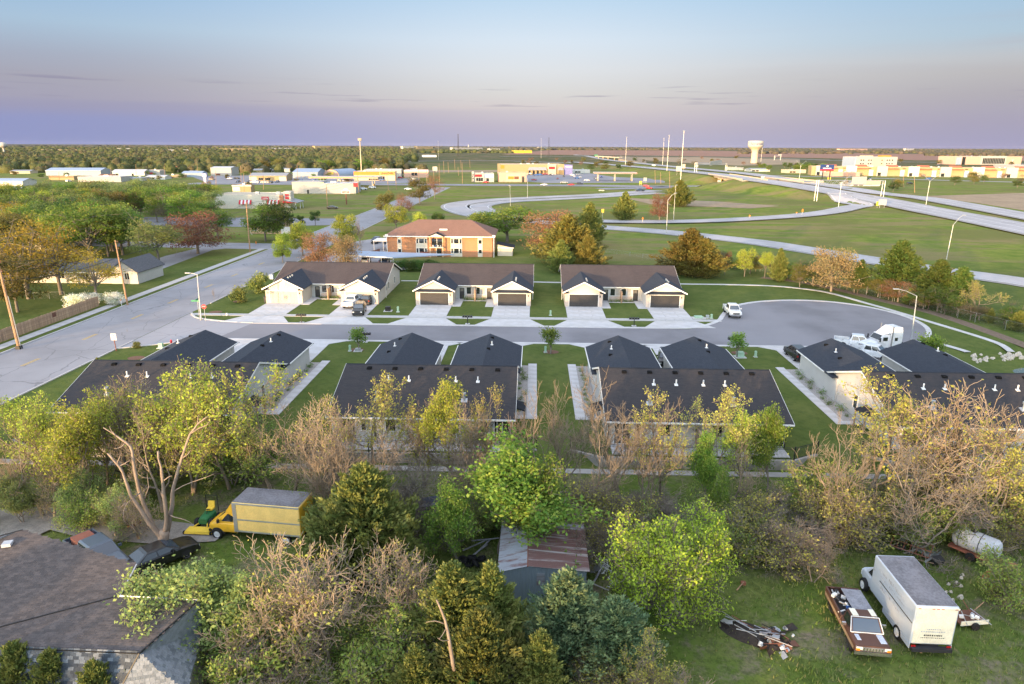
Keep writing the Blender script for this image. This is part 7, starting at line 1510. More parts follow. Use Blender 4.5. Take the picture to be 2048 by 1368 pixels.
board(1604,432,418,.5,'orange marker post beside the loop ramp, first','orange_paint',False,.4); board(1499,437,430,.5,'orange marker post beside the loop ramp, second','orange_paint',False,.4); board(1285,446,434,.5,'orange marker post beside the loop ramp, third','orange_paint',False,.4); board(1593,429,424,.5,'orange marker post beside the loop ramp, fourth','orange_paint',False,.4); board(1205,438,418,.9,'yellow warning sign seen edge-on in the loop grass','yellow_paint',False,.35); board(1281,372,362,1.8,'yellow advert sign at the fuel lot entrance','yellow_paint'); board(1290,366,355,2.4,'white pole sign at the fuel lot'); board(1192,313,309,9,'green overhead sign before the flyover','sign_green',True,.8); board(870,345,333,5,'white pole sign on the far side of the cross street',hh=.7)
# speed sign,stop sign,street name sign at the corner
x,y,z = at(232,702); _,zt = topof(224,668,y); t = thing('speed_limit_sign','white speed limit sign on a brown post beside the main road','sign',(x,y,z)); h = zt - z; MB().cyl((0,.05,0),(-.1,.05,h),.06,'rusty',6).build('post',t); MB().box(-.42,.32,-.03,.01,h - .85,h + .05,'white').build('sign_panel',t)
text('SPEED',.17,'black',t,(-.05,-.035,h - .10),(radians(90),0,0)); text('LIMIT',.17,'black',t,(-.05,-.035,h - .27),(radians(90),0,0)); text('35',.42,'black',t,(-.05,-.035,h - .58),(radians(90),0,0))
x,y,z = at(411,642); t = thing('stop_sign','red stop sign at the corner of the cul-de-sac','sign',(x,y,z)); MB().cyl((0,.04,0),(0,.04,2.7),.04,'zinc',6).build('post',t); MB().extrude([(.40 * cos(pi / 8 + k * pi / 4),2.35 + .40 * sin(pi / 8 + k * pi / 4)) for k in range(8)],'y',-.02,.0,'red_sign').build('sign_panel',t); text('STOP',.24,'white',t,(0,-.025,2.35),(radians(90),0,0))
x,y,z = at(399,638); t = thing('street_name_sign','green street name sign on a thin post at the corner','sign',(x,y,z)); MB().cyl((0,0,0),(0,0,3.0),.04,'zinc',6).build('post',t); MB().box(-1.0,.3,-.02,.02,2.85,3.12,'sign_green').build('name_plate',t); MB().box(-.02,.02,-.6,.6,3.14,3.36,'sign_green').build('name_plate',t)
# mailboxes,transformers,hydrants,bins
def mailboxes(px,py,label):
 x,y,z = at(px,py); t = thing('mailbox_cluster',label,'mailboxes',(x,y,z)); MB().box(-.35,.35,-.35,.35,0,.06,'concrete').build('base',t); MB().box(-.06,.06,-.06,.06,0,1.1,'black').build('post',t); MB().box(-.8,.8,-.05,.05,1.05,1.12,'black').build('bracket',t)
 for k in range(4):
  mb = MB(); n = 8; w = .16; prof = [(w,0),(w,.14)] + [(w * cos(a),.14 + w * .8 * sin(a)) for a in [pi * q / n for q in range(1,n)]] + [(-w,.14),(-w,0)]; mb.extrude(prof,'y',-.26,.26,'black'); mb.build('mailbox',t,(-.62 + .41 * k,0,1.125))
for px,py,lab in ((603,645,'black mailboxes before the first far duplex'),(935,648,'black mailboxes before the second far duplex'),(1268,652,'black mailboxes before the third far duplex'),(731,684,'black mailboxes beside the young tree left of the second near duplex'),(1466,694,'black mailboxes beside the young tree right of the third near duplex')): mailboxes(px,py,lab)
def ubox(px,py,w,d,h,m,label,name='utility_box',pad=True):
 x,y,z = at(px,py); t = thing(name,label,'utility box',(x,y,z),radians(4)); bevelobj(MB().box(-w / 2,w / 2,-d / 2,d / 2,.06,h,m,.03).build('cabinet',t),.03); MB().box(-w / 2 - .02,w / 2 + .02,-d / 2 - .02,d / 2 + .02,h * .82,h * .86,m).build('lid',t)
 if pad: MB().box(-w * .8,w * .8,-d * .8,d * .8,0,.07,'concrete').build('pad',t)
ubox(776,622,.9,.8,.8,'black','dark transformer box on the lawn beside the first far duplex'); ubox(796,624,.35,.35,.95,'green_box','pale green utility pedestal right of the dark transformer'); ubox(1101,631,.3,.3,.9,'green_box','pale green pedestal on the lawn between the second and third far duplexes'); ubox(1397,636,1.3,.9,.35,'green_box','flat pale green transformer pad right of the third far duplex'); ubox(1415,636,.5,.45,.5,'zinc','grey meter box beside the flat green pad'); ubox(1423,637,.3,.3,.75,'green_box','green pedestal nearest the cul-de-sac pickup'); ubox(700,702,.3,.3,.85,'green_box','green pedestal left of the young tree by the first lawn'); ubox(716,702,.7,.6,.4,'steel','low grey box under the young tree by the first lawn'); ubox(1091,705,.3,.3,.9,'green_box','green pedestal under the young tree between the second and third near duplexes'); ubox(1480,714,.9,.8,.75,'green_box','grey-green transformer beside the fenced tree ring'); ubox(1511,714,.3,.3,.85,'green_box','green pedestal right of the transformer'); ubox(322,696,.6,.5,.7,'green_box','pale green box beside the leftmost near garage roof'); ubox(454,632,.25,.25,.5,'white','small white marker on the corner lawn','marker_post',False)
x,y,z = at(533,605); bn = thing('wheelie_bin','brown wheelie bins at the left corner of the first far garage','bin',(x,y,z)); bevelobj(MB().box(-.3,.3,-.35,.35,.05,1.05,'plastic',-.04).build('body',bn),.03); MB().box(-.38,.38,-.42,.42,1.055,1.12,'plastic').build('lid',bn)
x,y,z = at(357,568); x,y,z = at(543,558); cc = thing('playhouse','pale blue plastic crate by the side wall of the first far duplex','crate',(x,y,z)); bevelobj(MB().box(-.5,.5,-.4,.4,0,1.0,'blue_metal',.05).build('body',cc),.05)
def hydrant(px,py,label,m='red_sign'):
 x,y,z = at(px,py); t = thing('fire_hydrant',label,'hydrant',(x,y,z)); MB().lathe([(.16,0),(.16,.06),(.11,.07),(.11,.55),(.15,.56),(.15,.6),(.1,.72),(.01,.8)],m,12).build('barrel',t); MB().cyl((-.2,0,.42),(.2,0,.42),.06,m,8).build('outlet',t)
hydrant(343,690,'red fire hydrant beside the leftmost near garage roof'); hydrant(512,488,'small hydrant on the bungalow lawn','orange_paint')
x,y,z = at(252,612); t = thing('marker_post','white marker post with orange cap by the utility pole','marker',(x,y,z)); MB().cyl((-.6,-.3,0),(-.6,-.3,1.0),.05,'white',8).build('post',t); MB().cyl((-.6,-.3,1.0),(-.6,-.3,1.25),.06,'orange_paint',8).build('cap',t)
# fence panel between garages of the second near duplex,air conditioner
o = thing('wooden_fence','short brown wooden fence in the gap between the garages of the second near duplex','fence',(-10.5,77.2,0));
for k in range(10): MB().box(0,.14,0,.03,0,1.8,'wood_fence_c').build('board',o,(-.75 + .15 * k,0,0))
o = thing('air_conditioner','grey air conditioner unit behind the short brown fence','air conditioner',(-10.6,75.6,0)); bevelobj(MB().box(-.45,.45,-.45,.45,0,.95,'steel').build('casing',o),.03); MB().lathe([(.36,.955),(.36,.98),(.1,.99)],'black',16).build('fan_grille',o)
# tree rings of mulch
for px,py in ((712,700),(1102,704),(1479,706),(478,603),(431,624),(272,716)):
 x,y,z = at(px,py); sheet('mulch_ring',[(x + 1.1 * cos(a),y + .9 * sin(a)) for a in [k * pi / 8 for k in range(16)]],z + .02,'mulch')
# rocks by the creek
rkr = random.Random(8); rocks = MB()
def rock_mesh(seed):
 r_ = random.Random(seed); mb = MB(); vs = []; n = 7
 for i,z in enumerate((-.1,.25,.5)):
  for j in range(n): a = j * 2 * pi / n; q = (1.0,.85,.45)[i] * r_.uniform(.75,1.2); vs.append((q * cos(a) * .5,q * sin(a) * .4,z * r_.uniform(.8,1.2)))
 vs.append((0,0,.58)); fs = [(i * n + j,i * n + (j + 1) % n,(i + 1) * n + (j + 1) % n,(i + 1) * n + j) for i in range(2) for j in range(n)] + [(2 * n + j,2 * n + (j + 1) % n,3 * n) for j in range(n)]
 return mb.add(vs,fs,'rock').mesh('rock')
RK = [rock_mesh(i) for i in range(4)]
for i in range(34):
 left_ = i < 17; px = rkr.uniform(1945,1990) if left_ else rkr.uniform(2000,2045); py = rkr.uniform(708,726) if left_ else rkr.uniform(706,722); x,y,z = at(px,py); o = link('rock',RK[i % 4],None,(x,y,z + .02)); s_ = rkr.uniform(.35,.9); o.scale = (s_,s_,s_ * .8); o.rotation_euler = (0,0,rkr.uniform(0,6)); tag(o,'pale riprap rock ' + ('left' if left_ else 'right') + ' of the creek water','rock','riprap rocks ' + ('left' if left_ else 'right') + ' of the creek')
# ------------------------------------------------------------------ commercial strips
def bldg(name,label,px0,px1,py,ptop,depth,wall,roof,cat='building',py1=None,gable=0,parapet=.35,bands=(),wins=(),h=None,signs=()):
 a = Gz(px0,py); b = Gz(px1,py if py1 is None else py1); L = hypot(b[0] - a[0],b[1] - a[1]); ang = atan2(b[1] - a[1],b[0] - a[0])
 if h is None: h = topof((px0 + px1) / 2,ptop,(a[1] + b[1]) / 2)[1]
 t = thing(name,label,cat,(a[0],a[1],0),ang)
 if gable:
  MB().extrude([(0,0),(depth,0),(depth,h),(depth / 2,h + gable - .15),(0,h)],'x',0,L,wall).build('wall',t); r = MB(); r.slab([(-.3,-.4,h - .02),(L + .3,-.4,h - .02),(L + .3,depth / 2,h + gable),(-.3,depth / 2,h + gable)],.2,roof); r.slab([(L + .3,depth + .4,h - .02),(-.3,depth + .4,h - .02),(-.3,depth / 2,h + gable),(L + .3,depth / 2,h + gable)],.2,roof); r.build('roof',t,uv='roof')
 else:
  MB().box(0,L,0,depth,0,h,wall).build('wall',t); MB().box(.3,L - .3,.3,depth - .3,h + .002,h + .08,roof).build('roof',t)
  p = MB().box(0,L,-.02,.28,h + .003,h + parapet,wall).box(0,.28,.281,depth,h + .003,h + parapet,wall).box(L - .28,L,.281,depth,h + .003,h + parapet,wall).box(.281,L - .281,depth - .28,depth,h + .003,h + parapet,wall); p.build('parapet',t)
  rg = random.Random(len(label))
  for k in range(max(1,int(L / 12))): u = rg.uniform(.1,.9) * L; MB().box(u,u + 1.6,depth * .4,depth * .4 + 1.6,h + .08,h + 1.2,'zinc').build('rooftop_unit',t)
 for (u0,u1,z0,z1,m,nm) in bands: MB().box(u0 * L,u1 * L,-.14,-.021,z0 * h,z1 * h,m).build(nm,t)
 for (u0,u1,z0,z1,n) in wins:
  w = (u1 - u0) * L / n
  for k in range(n): 
   f = MB().box(u0 * L + k * w + w * .08,u0 * L + (k + 1) * w - w * .08,-.19,-.141,z0 * h,z1 * h,'glass'); f.build('window',t)
 for (u,z,txt,sz,m) in signs: text(txt,sz,m,t,(u * L,-.26,z * h),(radians(90),0,0))
 t['len'] = L; t['hgt'] = h
 return t,L,h
W_ = 'siding_white'
bldg('metal_warehouse','long pale blue metal warehouse in the left industrial strip',92,202,351,341,22,'metal_siding_blue','roof_blue',gable=2.2); bldg('warehouse','long cream warehouse with flat white roof before the blue one',156,242,364,354,20,'plaster','roofw'); bldg('metal_shed','white gabled shed with two dark doors in the left strip',225,289,351,343,14,W_,'roofw',gable=1.8,bands=((.1,.18,0,.5,'glass','door'),(.6,.66,0,.5,'glass','door')))
bldg('low_shop','low tan shop with brown fascia in the left strip',98,148,360,353,12,'ochre','roof_grey',bands=((0,1,.8,1.0,'rusty','fascia'),)); bldg('flat_shop','white flat shop with red panel in the left strip',287,320,350,341,14,'plaster','roofw',bands=((.1,.6,.2,.6,'red_sign','door'),)); bldg('house','house with terracotta roof at the edge of the woods',320,351,344,339,12,'tan','terracotta','house',gable=3); bldg('metal_shed','pale blue shed beside the blue tower sign',364,404,354,346,14,'metal_siding_blue','roof_blue',gable=1.5); bldg('low_shop','long low pale building at the far left edge',-30,46,372,362,16,W_,'roof_blue',gable=1.5)
bldg('low_shop','white strip of low sheds behind the blue warehouse',120,190,344,339,14,W_,'roofw'); bldg('low_shop','grey-white shed row right of the warehouse',176,224,346,339,14,'metal_siding','roofw',gable=1.2); bldg('low_shop','small yellow shop left of the blue tower sign',377,392,349,344,10,'ochre','roof_grey',gable=1.2)
for (a,b,y,tp,m,lab) in ((78,154,305,299,'ochre','long yellow-white factory far off on the left'),(40,76,304,301,'plaster','thin white factory roof far left'),(236,268,303,296.5,'plaster','tall cream factory far off'),(283,377,304,299,'plaster','long low white factory far off'),(442,505,303,297,'ochre','yellow factory far off above the woods'),(537,600,300,296,'roofw','flat white plant far off in the middle'),(630,662,298,292,'ochre','yellow silo-like plant far off'),(806,828,298,292.5,'plaster','small white plant on the horizon, left'),(834,866,298,292.5,'ochre','small yellow plant on the horizon, right'),(905,965,299,295,'plaster','white plant row on the horizon'),(980,1000,301,297,'plaster','white barn behind the far woods'),(1030,1064,306,301,'yellow_paint','yellow warehouse near the plowed field'),(1078,1100,297,294,'plaster','tiny white barn on the horizon'),(848,873,314,310.5,'white','white trailer parked in the green field'),(1680,1735,301.5,297.5,'pink','pinkish building in the right horizon woods'),(1812,1828,301,297,'plaster','white building in the right horizon woods')):
 bldg('factory',lab,a,b,y,tp,30,m,'roofw')
x,y = Gz(937,294); MB_ = thing('grain_silo','white concrete silo on the horizon','silo',(x,y,0)) 
MB().lathe([(12,0),(12,52),(.1,54)],'plaster',16).build('silo',MB_)
bldg('metal_warehouse','big white box warehouse with a grey side wing',422,463,351,335.5,26,'plaster','roofw',gable=1.0,bands=((.22,.45,.05,.25,'rusty','door'),))
bldg('auto_shop','cream auto repair shop with low gable roof and black windows',499,573,362,351,22,'ochre','roof_grey',gable=1.8,bands=((0,.2,.02,.8,'plaster','pilaster'),(.8,1,.02,.8,'plaster','pilaster')),wins=((.24,.38,.15,.6,2),(.42,.56,.15,.6,3)))
t,L,h = bldg('storage_building','grey-blue metal storage building with a row of white roll doors',586,636,356,344,40,'metal_siding_blue','roof_blue',gable=2.5)
for k in range(6): MB().box(L * (k + .15) / 6,L * (k + .85) / 6,-.09,-.02,.2,3.0,'plaster').build('roll_door',t)
bldg('small_house','small yellow house behind the auto repair shop',507,524,347,340,10,'ochre','roof_grey','house',gable=1.2)
bldg('kiosk','small cream kiosk with white canopy roof',465,502,384,371,8,'ochre','roofw',bands=((-.02,1.05,.88,1.05,'roofw','fascia'),(.02,.42,.1,.8,'cream','panel')))
# red awning restaurant
t,L,h = bldg('restaurant','cream restaurant with red striped awnings and brick pier',431,562,417,391,18,'cream','tan')
def awn(u0,u1):
 n = 7; w = (u1 - u0) / n; r_ = link('awning',None,t)
 for k in range(n): MB().add([(u0 + k * w,-.05,h * .66),(u0 + (k + 1) * w,-.05,h * .66),(u0 + (k + 1) * w,-1.1,h * .38),(u0 + k * w,-1.1,h * .38),(u0 + k * w,-.05,h * .62),(u0 + (k + 1) * w,-.05,h * .62),(u0 + (k + 1) * w,-1.1,h * .34),(u0 + k * w,-1.1,h * .34)],[(0,3,2,1),(4,5,6,7),(3,7,6,2),(0,4,7,3),(1,2,6,5)],'white' if k % 2 else 'red_sign').build('awning_stripe',r_)
awn(L * .37,L * .56); awn(L * .80,L * .985)
MB().box(L * .86,L * .985,-.04,-.001,h * .1,h * .36,'glass').build('window',t); MB().box(L * .99,L * 1.05,-.4,3,0,h * 1.02,'brick_apt').build('brick_pier',t)
MB().box(L * 1.05,L * 1.16,.2,6,0,h * 1.30,'cream').build('tower',t); MB().box(L * 1.075,L * 1.135,.1,.19,h * .72,h * 1.12,'red_sign').build('tower_sign',t); MB().add([(L * .71,-.2,h * .72),(L * .735,-.2,h * .66),(L * .83,-.2,h * .66),(L * .83,-.2,h * .92),(L * .71,-.2,h * .92)],[(0,1,2,3,4)],'red_sign').build('arrow_sign',t)
text("Freddy's",1.15,'white',t,(L * .772,-.23,h * .81),(radians(90),0,0)); text("STEAKBURGERS",.38,'white',t,(L * .772,-.23,h * .70),(radians(90),0,0)); text("Freddy's",.8,'white',t,(L * 1.105,.08,h * .95),(radians(90),0,0))
MB().slab([(L * 1.05,-1.5,h * .62),(L * 1.27,-2.5,h * .5),(L * 1.33,4,h * .56),(L * 1.17,6,h * .72)],.25,'roof_grey').build('patio_roof',t); MB().add([(L * 1.05,-1.55,h * .62),(L * 1.05,-1.55,h * .40),(L * 1.2,-2.25,h * .44),(L * 1.27,-2.55,h * .48)],[(0,1,2,3)],'red_sign').build('patio_screen',t)
for q in ((1.25,-2.2),(1.29,1.0),(1.31,3.6)): MB().cyl((L * q[0],q[1],0),(L * q[0],q[1],h * .5),.12,'white').build('patio_post',t)
t,L,h = bldg('block_building','long white block building with stepped roof and red corner',585,712,387,368,20,'plaster','roofw',wins=()); MB().box(L * .965,L * 1.03,-.3,.4,h * .72,h * 1.12,'red_sign').build('corner_sign',t); MB().box(0,L * .45,.29,19.7,h + .09,h * 1.22,'plaster').build('upper_block',t); MB().box(L * .23,L * .26,-.1,-.001,0,h * .4,'dark_door').build('door',t); MB().box(.0,L * .5,.1,.28,h + .36,h * 1.2,'tan').build('band',t)
# pole sign,script on a hat shape
x,y,z = at(693,409); _,zt = topof(692,377,y); sg = thing('pole_sign','red and white pole sign with script lettering at the driveway entrance','sign',(x,y,z)); hh = zt - z; MB().box(-.25,.25,-.15,.15,0,hh * .7,'dark_wood').build('post',sg)
w = 2.0; MB().extrude([(-w,hh * .68),(w,hh * .68),(w * 1.05,hh * .86),(w * .6,hh * .9),(w * .4,hh),(-w * .3,hh),(-w * .5,hh * .92),(-w * 1.05,hh * .86)],'y',-.2,.2,'white').build('sign_panel',sg); MB().extrude([(-w * .85,hh * .71),(w * .85,hh * .71),(w * .9,hh * .84),(-w * .9,hh * .84)],'y',-.26,-.21,'red_sign').build('sign_face',sg); text("Freddy's",.85,'white',sg,(0,-.28,hh * .775),(radians(90),0,0))
# blue tower sign on the left
x,y,z = at(411,368); _,zt = topof(410,346,y); sg = thing('tower_sign','tall dark blue tower sign with white emblem in the left strip','sign',(x,y,z)); hh = zt - z; MB().box(-1.0,1.0,-.5,.5,0,hh * .62,'car_blue').build('base',sg); bevelobj(MB().box(-1.9,1.9,-.7,.7,hh * .6,hh,'car_blue').build('head',sg),.3); MB().add([(-.9,-.72,hh * .85),(0,-.72,hh * .72),(.9,-.72,hh * .85),(0,-.72,hh * .95)],[(0,1,2,3)],'white').build('emblem',sg); MB().box(-.95,.95,-.55,-.51,hh * .52,hh * .57,'white').build('stripe',sg)
# fuel canopy left,quonset,auto parts shop
def canopy(label,pxs,pxe,py,ptop,depth,m,stripe,cols):
 t,L,h = None,None,None; a = Gz(pxs,py); b = Gz(pxe,py); L = b[0] - a[0]; h = topof((pxs + pxe) / 2,ptop,a[1])[1]; t = thing('fuel_canopy',label,'canopy',(a[0],a[1],0)); MB().box(0,L,0,depth,h - 1.1,h,m).build('canopy_roof',t); MB().box(-.02,L + .02,-.06,-.003,h - .75,h - .3,stripe).build('stripe',t)
 for u in cols:
  for d in (depth * .25,depth * .75): MB().box(L * u - .25,L * u + .25,d - .25,d + .25,0,h - 1.11,'plaster').build('column',t)
  MB().box(L * u - .6,L * u + .6,depth * .4,depth * .6,0,1.7,'ochre').build('fuel_pump',t)
 return t
canopy('long cream and orange fuel canopy before the arched hall',618,760,373,353.5,14,'plaster','orange_paint',(.15,.4,.65,.9)); canopy('white fuel canopy with red stripe right of the strip mall',1188,1272,362,344.5,12,'plaster','red_sign',(.1,.5,.9))
a = Gz(646,354); b = Gz(680,354); W = (b[0] - a[0]); hq = topof(663,339,a[1])[1]; t = thing('quonset_hall','arched metal quonset hall with brick front and yellow sign','hall',(a[0],a[1],0),radians(0)); n = 14; prof = [(W / 2 - W / 2 * cos(pi * k / n),hq * sin(pi * k / n) ** .8) for k in range(n + 1)]
MB().extrude(prof,'y',-.1,0,'pink').build('front_wall',t); sk = MB()
sk.v = []; vs = [(u - .1 if u < W / 2 else u + .1,.01,z + .25) for u,z in prof] + [(u + 9 - .1,30,z + .25) for u,z in prof]; sk.add(vs,[(k,k + 1,n + 2 + k,n + 1 + k) for k in range(n)] + [tuple(range(n + 1,2 * n + 2))],'roof_blue'); sk.build('arched_roof',t); MB().box(W * .35,W * .66,-.2,-.11,hq * .35,hq * .65,'yellow_paint').build('sign_panel',t)
t,L,h = bldg('auto_parts_shop','auto parts shop with orange fascia and striped windows',708,790,361,344,24,'tan','roofw',bands=((0,1.0,.66,1.06,'orange_paint','fascia'),(.62,1.0,.62,1.1,'cream_box','sign_backing')),wins=((.35,.75,.08,.5,7),)); text('AutoZone',2.1,'red_sign',t,(L * .82,-.2,h * .87),(radians(90),0,0))
bldg('long_shop','pale shop roof behind the auto parts shop',728,803,355,340,26,'plaster','roofw'); t,L,h = bldg('pale_block','pale grey shop block left of the junction',808,857,355,341,22,'pink','roofw',wins=((.3,.55,.3,.7,2),),bands=((0,1,.85,1.05,'roofw','fascia'),))
# right: strip mall and diners
t,L,h = bldg('strip_mall','long yellow strip mall with dark pent roof and tan entrance tower',1001,1128,349,329,30,'ochre','roofw'); 
for u0,u1 in ((.42,.72),(.885,.985)): MB().slab([(L * u0,-3,h * .48),(L * u1,-3,h * .48),(L * (u1 - .01),-.03,h * .74),(L * (u0 + .03),-.03,h * .74)],.3,'roof_grey').build('pent_roof',t); [MB().box(L * (u0 + (u1 - u0) * k / 5) - .3,L * (u0 + (u1 - u0) * k / 5) + .3,-2.9,-2.4,0,h * .47,'ochre').build('arcade_post',t) for k in range(6)]
MB().box(L * .735,L * .87,-1.4,-.03,0,h * 1.05,'tan').build('entrance_tower',t); MB().box(L * .755,L * .85,-1.5,-1.41,h * .55,h * .8,'red_sign').build('tower_sign',t); MB().box(L * .0,L * .06,-.1,-.021,h * .6,h * .95,'orange_paint').build('end_sign',t); MB().box(L * 1.0 + .01,L * 1.13,-1,20,0,h * .98,'sign_violet').build('blue_end_wing',t); MB().box(L * 1.02,L * 1.12,-1.1,-1.01,h * .75,h * .85,'white').build('wing_sign',t)
for k in range(8): MB().box(L * (.44 + k * .067),L * (.44 + k * .067) + 1.8,-.16,-.03,.2,h * .38,'glass').build('shop_window',t)
t,L,h = bldg('diner','white and blue retro diner with checkered tower',948,988,364,347,14,'plaster','roof_grey',bands=((.5,1,.5,.95,'roof_blue','fascia'),(.05,.4,.62,.9,'red_sign','sign')),wins=((.1,.45,.12,.5,3),(.6,.75,.1,.45,1))); MB().box(-1.6,-.1,-1,3,0,h * 1.25,'plaster').build('tower',t)
for k in range(5): MB().box(-1.5,-.7 if k % 2 else -.2,-1.1,-1.01,h * .2 * k,h * .2 * k + h * .1,'plastic').build('checker_tile',t)
t,L,h = bldg('tan_restaurant','tan and pink stucco restaurant with brown shuttered windows',998,1053,364,345.5,16,'pink','ochre',bands=((.26,.78,.12,.86,'tan','panel'),(.8,.96,.02,.98,'pink','tower'))); MB().box(L * .33,L * .54,-.2,-.15,h * .3,h * .62,'orange_paint').build('window',t); MB().box(L * .55,L * .72,-.2,-.15,h * .3,h * .62,'dark_wood').build('window',t); MB().box(L * .83,L * .92,-.2,-.15,0,h * .62,'dark_door').build('door',t)
# right side: clinic,outlet mall,sports centre
t,L,h = bldg('clinic','three-storey white and tan clinic with small square windows',1713,1793,333,314,35,'plaster','roofw',bands=((.38,.68,0,.97,'tan','tan_bay'),)); MB().box(-3,-.1,2,30,0,h * .95,'roof_blue').build('glass_end',t); MB().box(L * .2,L * .45,6,14,h + .1,h * 1.15,'tan').build('penthouse',t); MB().box(L * .66,L * .9,6,14,h + .1,h * 1.18,'orange_paint').build('penthouse',t)
for k,u in enumerate((.08,.14,.27,.33,.60,.73,.79,.86)):
 for z in (.25,.62): MB().box(L * u,L * u + 2.2,-.2,-.141,h * z,h * (z + .12),'glass').build('window',t)
t,L,h = bldg('outlet_mall','very long low outlet mall with orange roof sections',1622,2060,350,336,22,'ochre','roofw',py1=356,h=8.5)
for k in range(7): u = .02 + k * .145; MB().box(L * u,L * (u + .05),-2.5,-.03,0,h * 1.12,('plaster','cream')[k % 2]).build('shop_front',t); MB().slab([(L * (u + .05),-2,h * .8),(L * (u + .105),-2,h * .8),(L * (u + .105),8,h * 1.25),(L * (u + .05),8,h * 1.25)],.3,'terracotta').build('orange_roof',t); MB().box(L * (u + .005),L * (u + .02),-2.56,-2.51,.2,h * .4,'glass').build('shop_window',t); MB().box(L * (u + .11),L * (u + .13),-1.2,-.03,0,h * .7,'roof_blue').build('blue_bay',t)
for k in range(24): MB().box(L * (.03 + k * .04),L * (.03 + k * .04) + 3,-.1,-.03,h * .82,h * .9,'glass').build('clerestory_window',t)
t,L,h = bldg('sports_centre','brown brick sports centre with white framed middle and Y emblem',1911,2042,329,313,40,'pink','roofw',bands=((.37,.76,0,1.08,'plaster','white_front'),(0,.08,0,.9,'roof_blue','glass_bay'),(.09,.14,0,.95,'glass','glass_strip')),wins=((.40,.74,.1,.8,14),)); text('Y',7.5,'white',t,(L * .86,-.2,h * .45),(radians(90),0,0))
bldg('car_showroom','low dark-roofed showroom beside the small gantry',1463,1487,340,335,18,'plaster','sign_blue_roof'); bldg('grey_store','grey flat store at the right edge beyond the outlet mall',2010,2075,338,330,20,'roof_grey','roofw'); bldg('pink_wall_store','low pink and cream stores in front of the outlet mall',1655,1720,352.5,345,10,'pink','roofw')
x,y,z = at(1651,362); _,zt = topof(1651,329,y); t = thing('pole_sign','dark blue and red hotel sign on two posts beside the highway','sign',(x,y,z)); hh = zt - z
for s in (-1,1): MB().box(s * 3.0 - .35,s * 3.0 + .35,-.3,.3,0,hh * .64,'plastic').build('post',t)
MB().box(-5.6,5.6,-.5,.5,hh * .70,hh,'sign_blue').build('sign_panel',t); MB().box(-5.6,5.6,-.52,.5,hh * .62,hh * .70 - .01,'red_sign').build('sign_base',t); MB().extrude([(0,hh * .86),(1.2,hh * .91),(0,hh * .96),(-1.2,hh * .91)],'y',-.6,-.51,'white').build('emblem',t); MB().box(-3.4,3.4,-.58,-.51,hh * .755,hh * .80,'white').build('sign_bar',t)
board(1658,362,354,2.6,'small yellow sign under the hotel sign','yellow_paint')
# underpass bridge and flyover
i0 = int(np.argmin([abs(p[1] - YU) + (0 if p[2] > 4 else 999) for p in NEAR_L])); p0 = NEAR_L[i0]; q0 = NEAR_L[i0 + 1]; j0 = int(np.argmin([abs(p[1] - YU) + (0 if p[2] > 4 else 999) for p in FAR_L]))
for P_,k,lab,w in ((NEAR_L,i0,'near highway bridge over the cross street with tan piers',15.8),(FAR_L,j0,'far highway bridge over the cross street',12.8)):
 p = P_[k]; d = P_[min(k + 1,len(P_) - 1)] - P_[k - 1]; a = atan2(d[1],d[0]); t = thing('highway_bridge',lab,'bridge',(p[0],p[1],0),a); z = p[2]; LB = 44
 MB().box(-LB,LB,-w / 2 - .4,w / 2 + .4,z - 1.2,z + .0,'rawcon').build('deck',t)
 for s in (-1,1): MB().box(-LB,LB,min(s * (w / 2 + .1),s * (w / 2 + .4)),max(s * (w / 2 + .1),s * (w / 2 + .4)),z + .003,z + .95,'tan').build('parapet',t)
 for u in (-16,0,16):
  MB().box(u - .6,u + .6,-w / 2,w / 2,z - 2.1,z - 1.21,'tan').build('pier_cap',t)
  for v in (-.36,0,.36): MB().cyl((u,v * w,0),(u,v * w,z - 2.12),.5,'tan',10).build('pier',t)
sheet_ab = MB()
a_,b_,c2,d2 = at(1418,371),at(1452,371),Gz(1462,354,5.0),Gz(1441,349.5,5.0)
sheet_ab.add([(a_[0],a_[1],.3),(b_[0],b_[1],.3),(c2[0],c2[1],5.2),(d2[0],d2[1],5.2)],[(0,1,2,3)],'pink'); struct('abutment_paving',sheet_ab)
x0,y0 = Gz(1196,318); x1,y1 = Gz(1236,321); L = hypot(x1 - x0,y1 - y0); t = thing('flyover_bridge','distant flyover bridge on slim piers above the left merge','bridge',(x0,y0,0),atan2(y1 - y0,x1 - x0)); MB().box(-8,L + 12,-5,5,5.2,7.0,'tan').build('deck',t)
for u in (.1,.35,.6,.9): MB().cyl((L * u,-3,0),(L * u,-3,5.19),.9,'tan',8).build('pier',t)
mb = MB(); A1,B1,C1,D1 = Gz(1236,326),Gz(1294,328),Gz(1290,318),Gz(1240,317); zt_ = 6.8; mb.add([(A1[0],A1[1],.1),(B1[0],B1[1],.1),(C1[0],C1[1],.1),(D1[0],D1[1],.1),(A1[0] + 4,A1[1] + 30,zt_),(D1[0],D1[1] - 5,zt_)],[(0,1,4),(1,2,5,4),(2,3,5),(3,0,4,5)],'straw'); struct('flyover_embankment',mb)
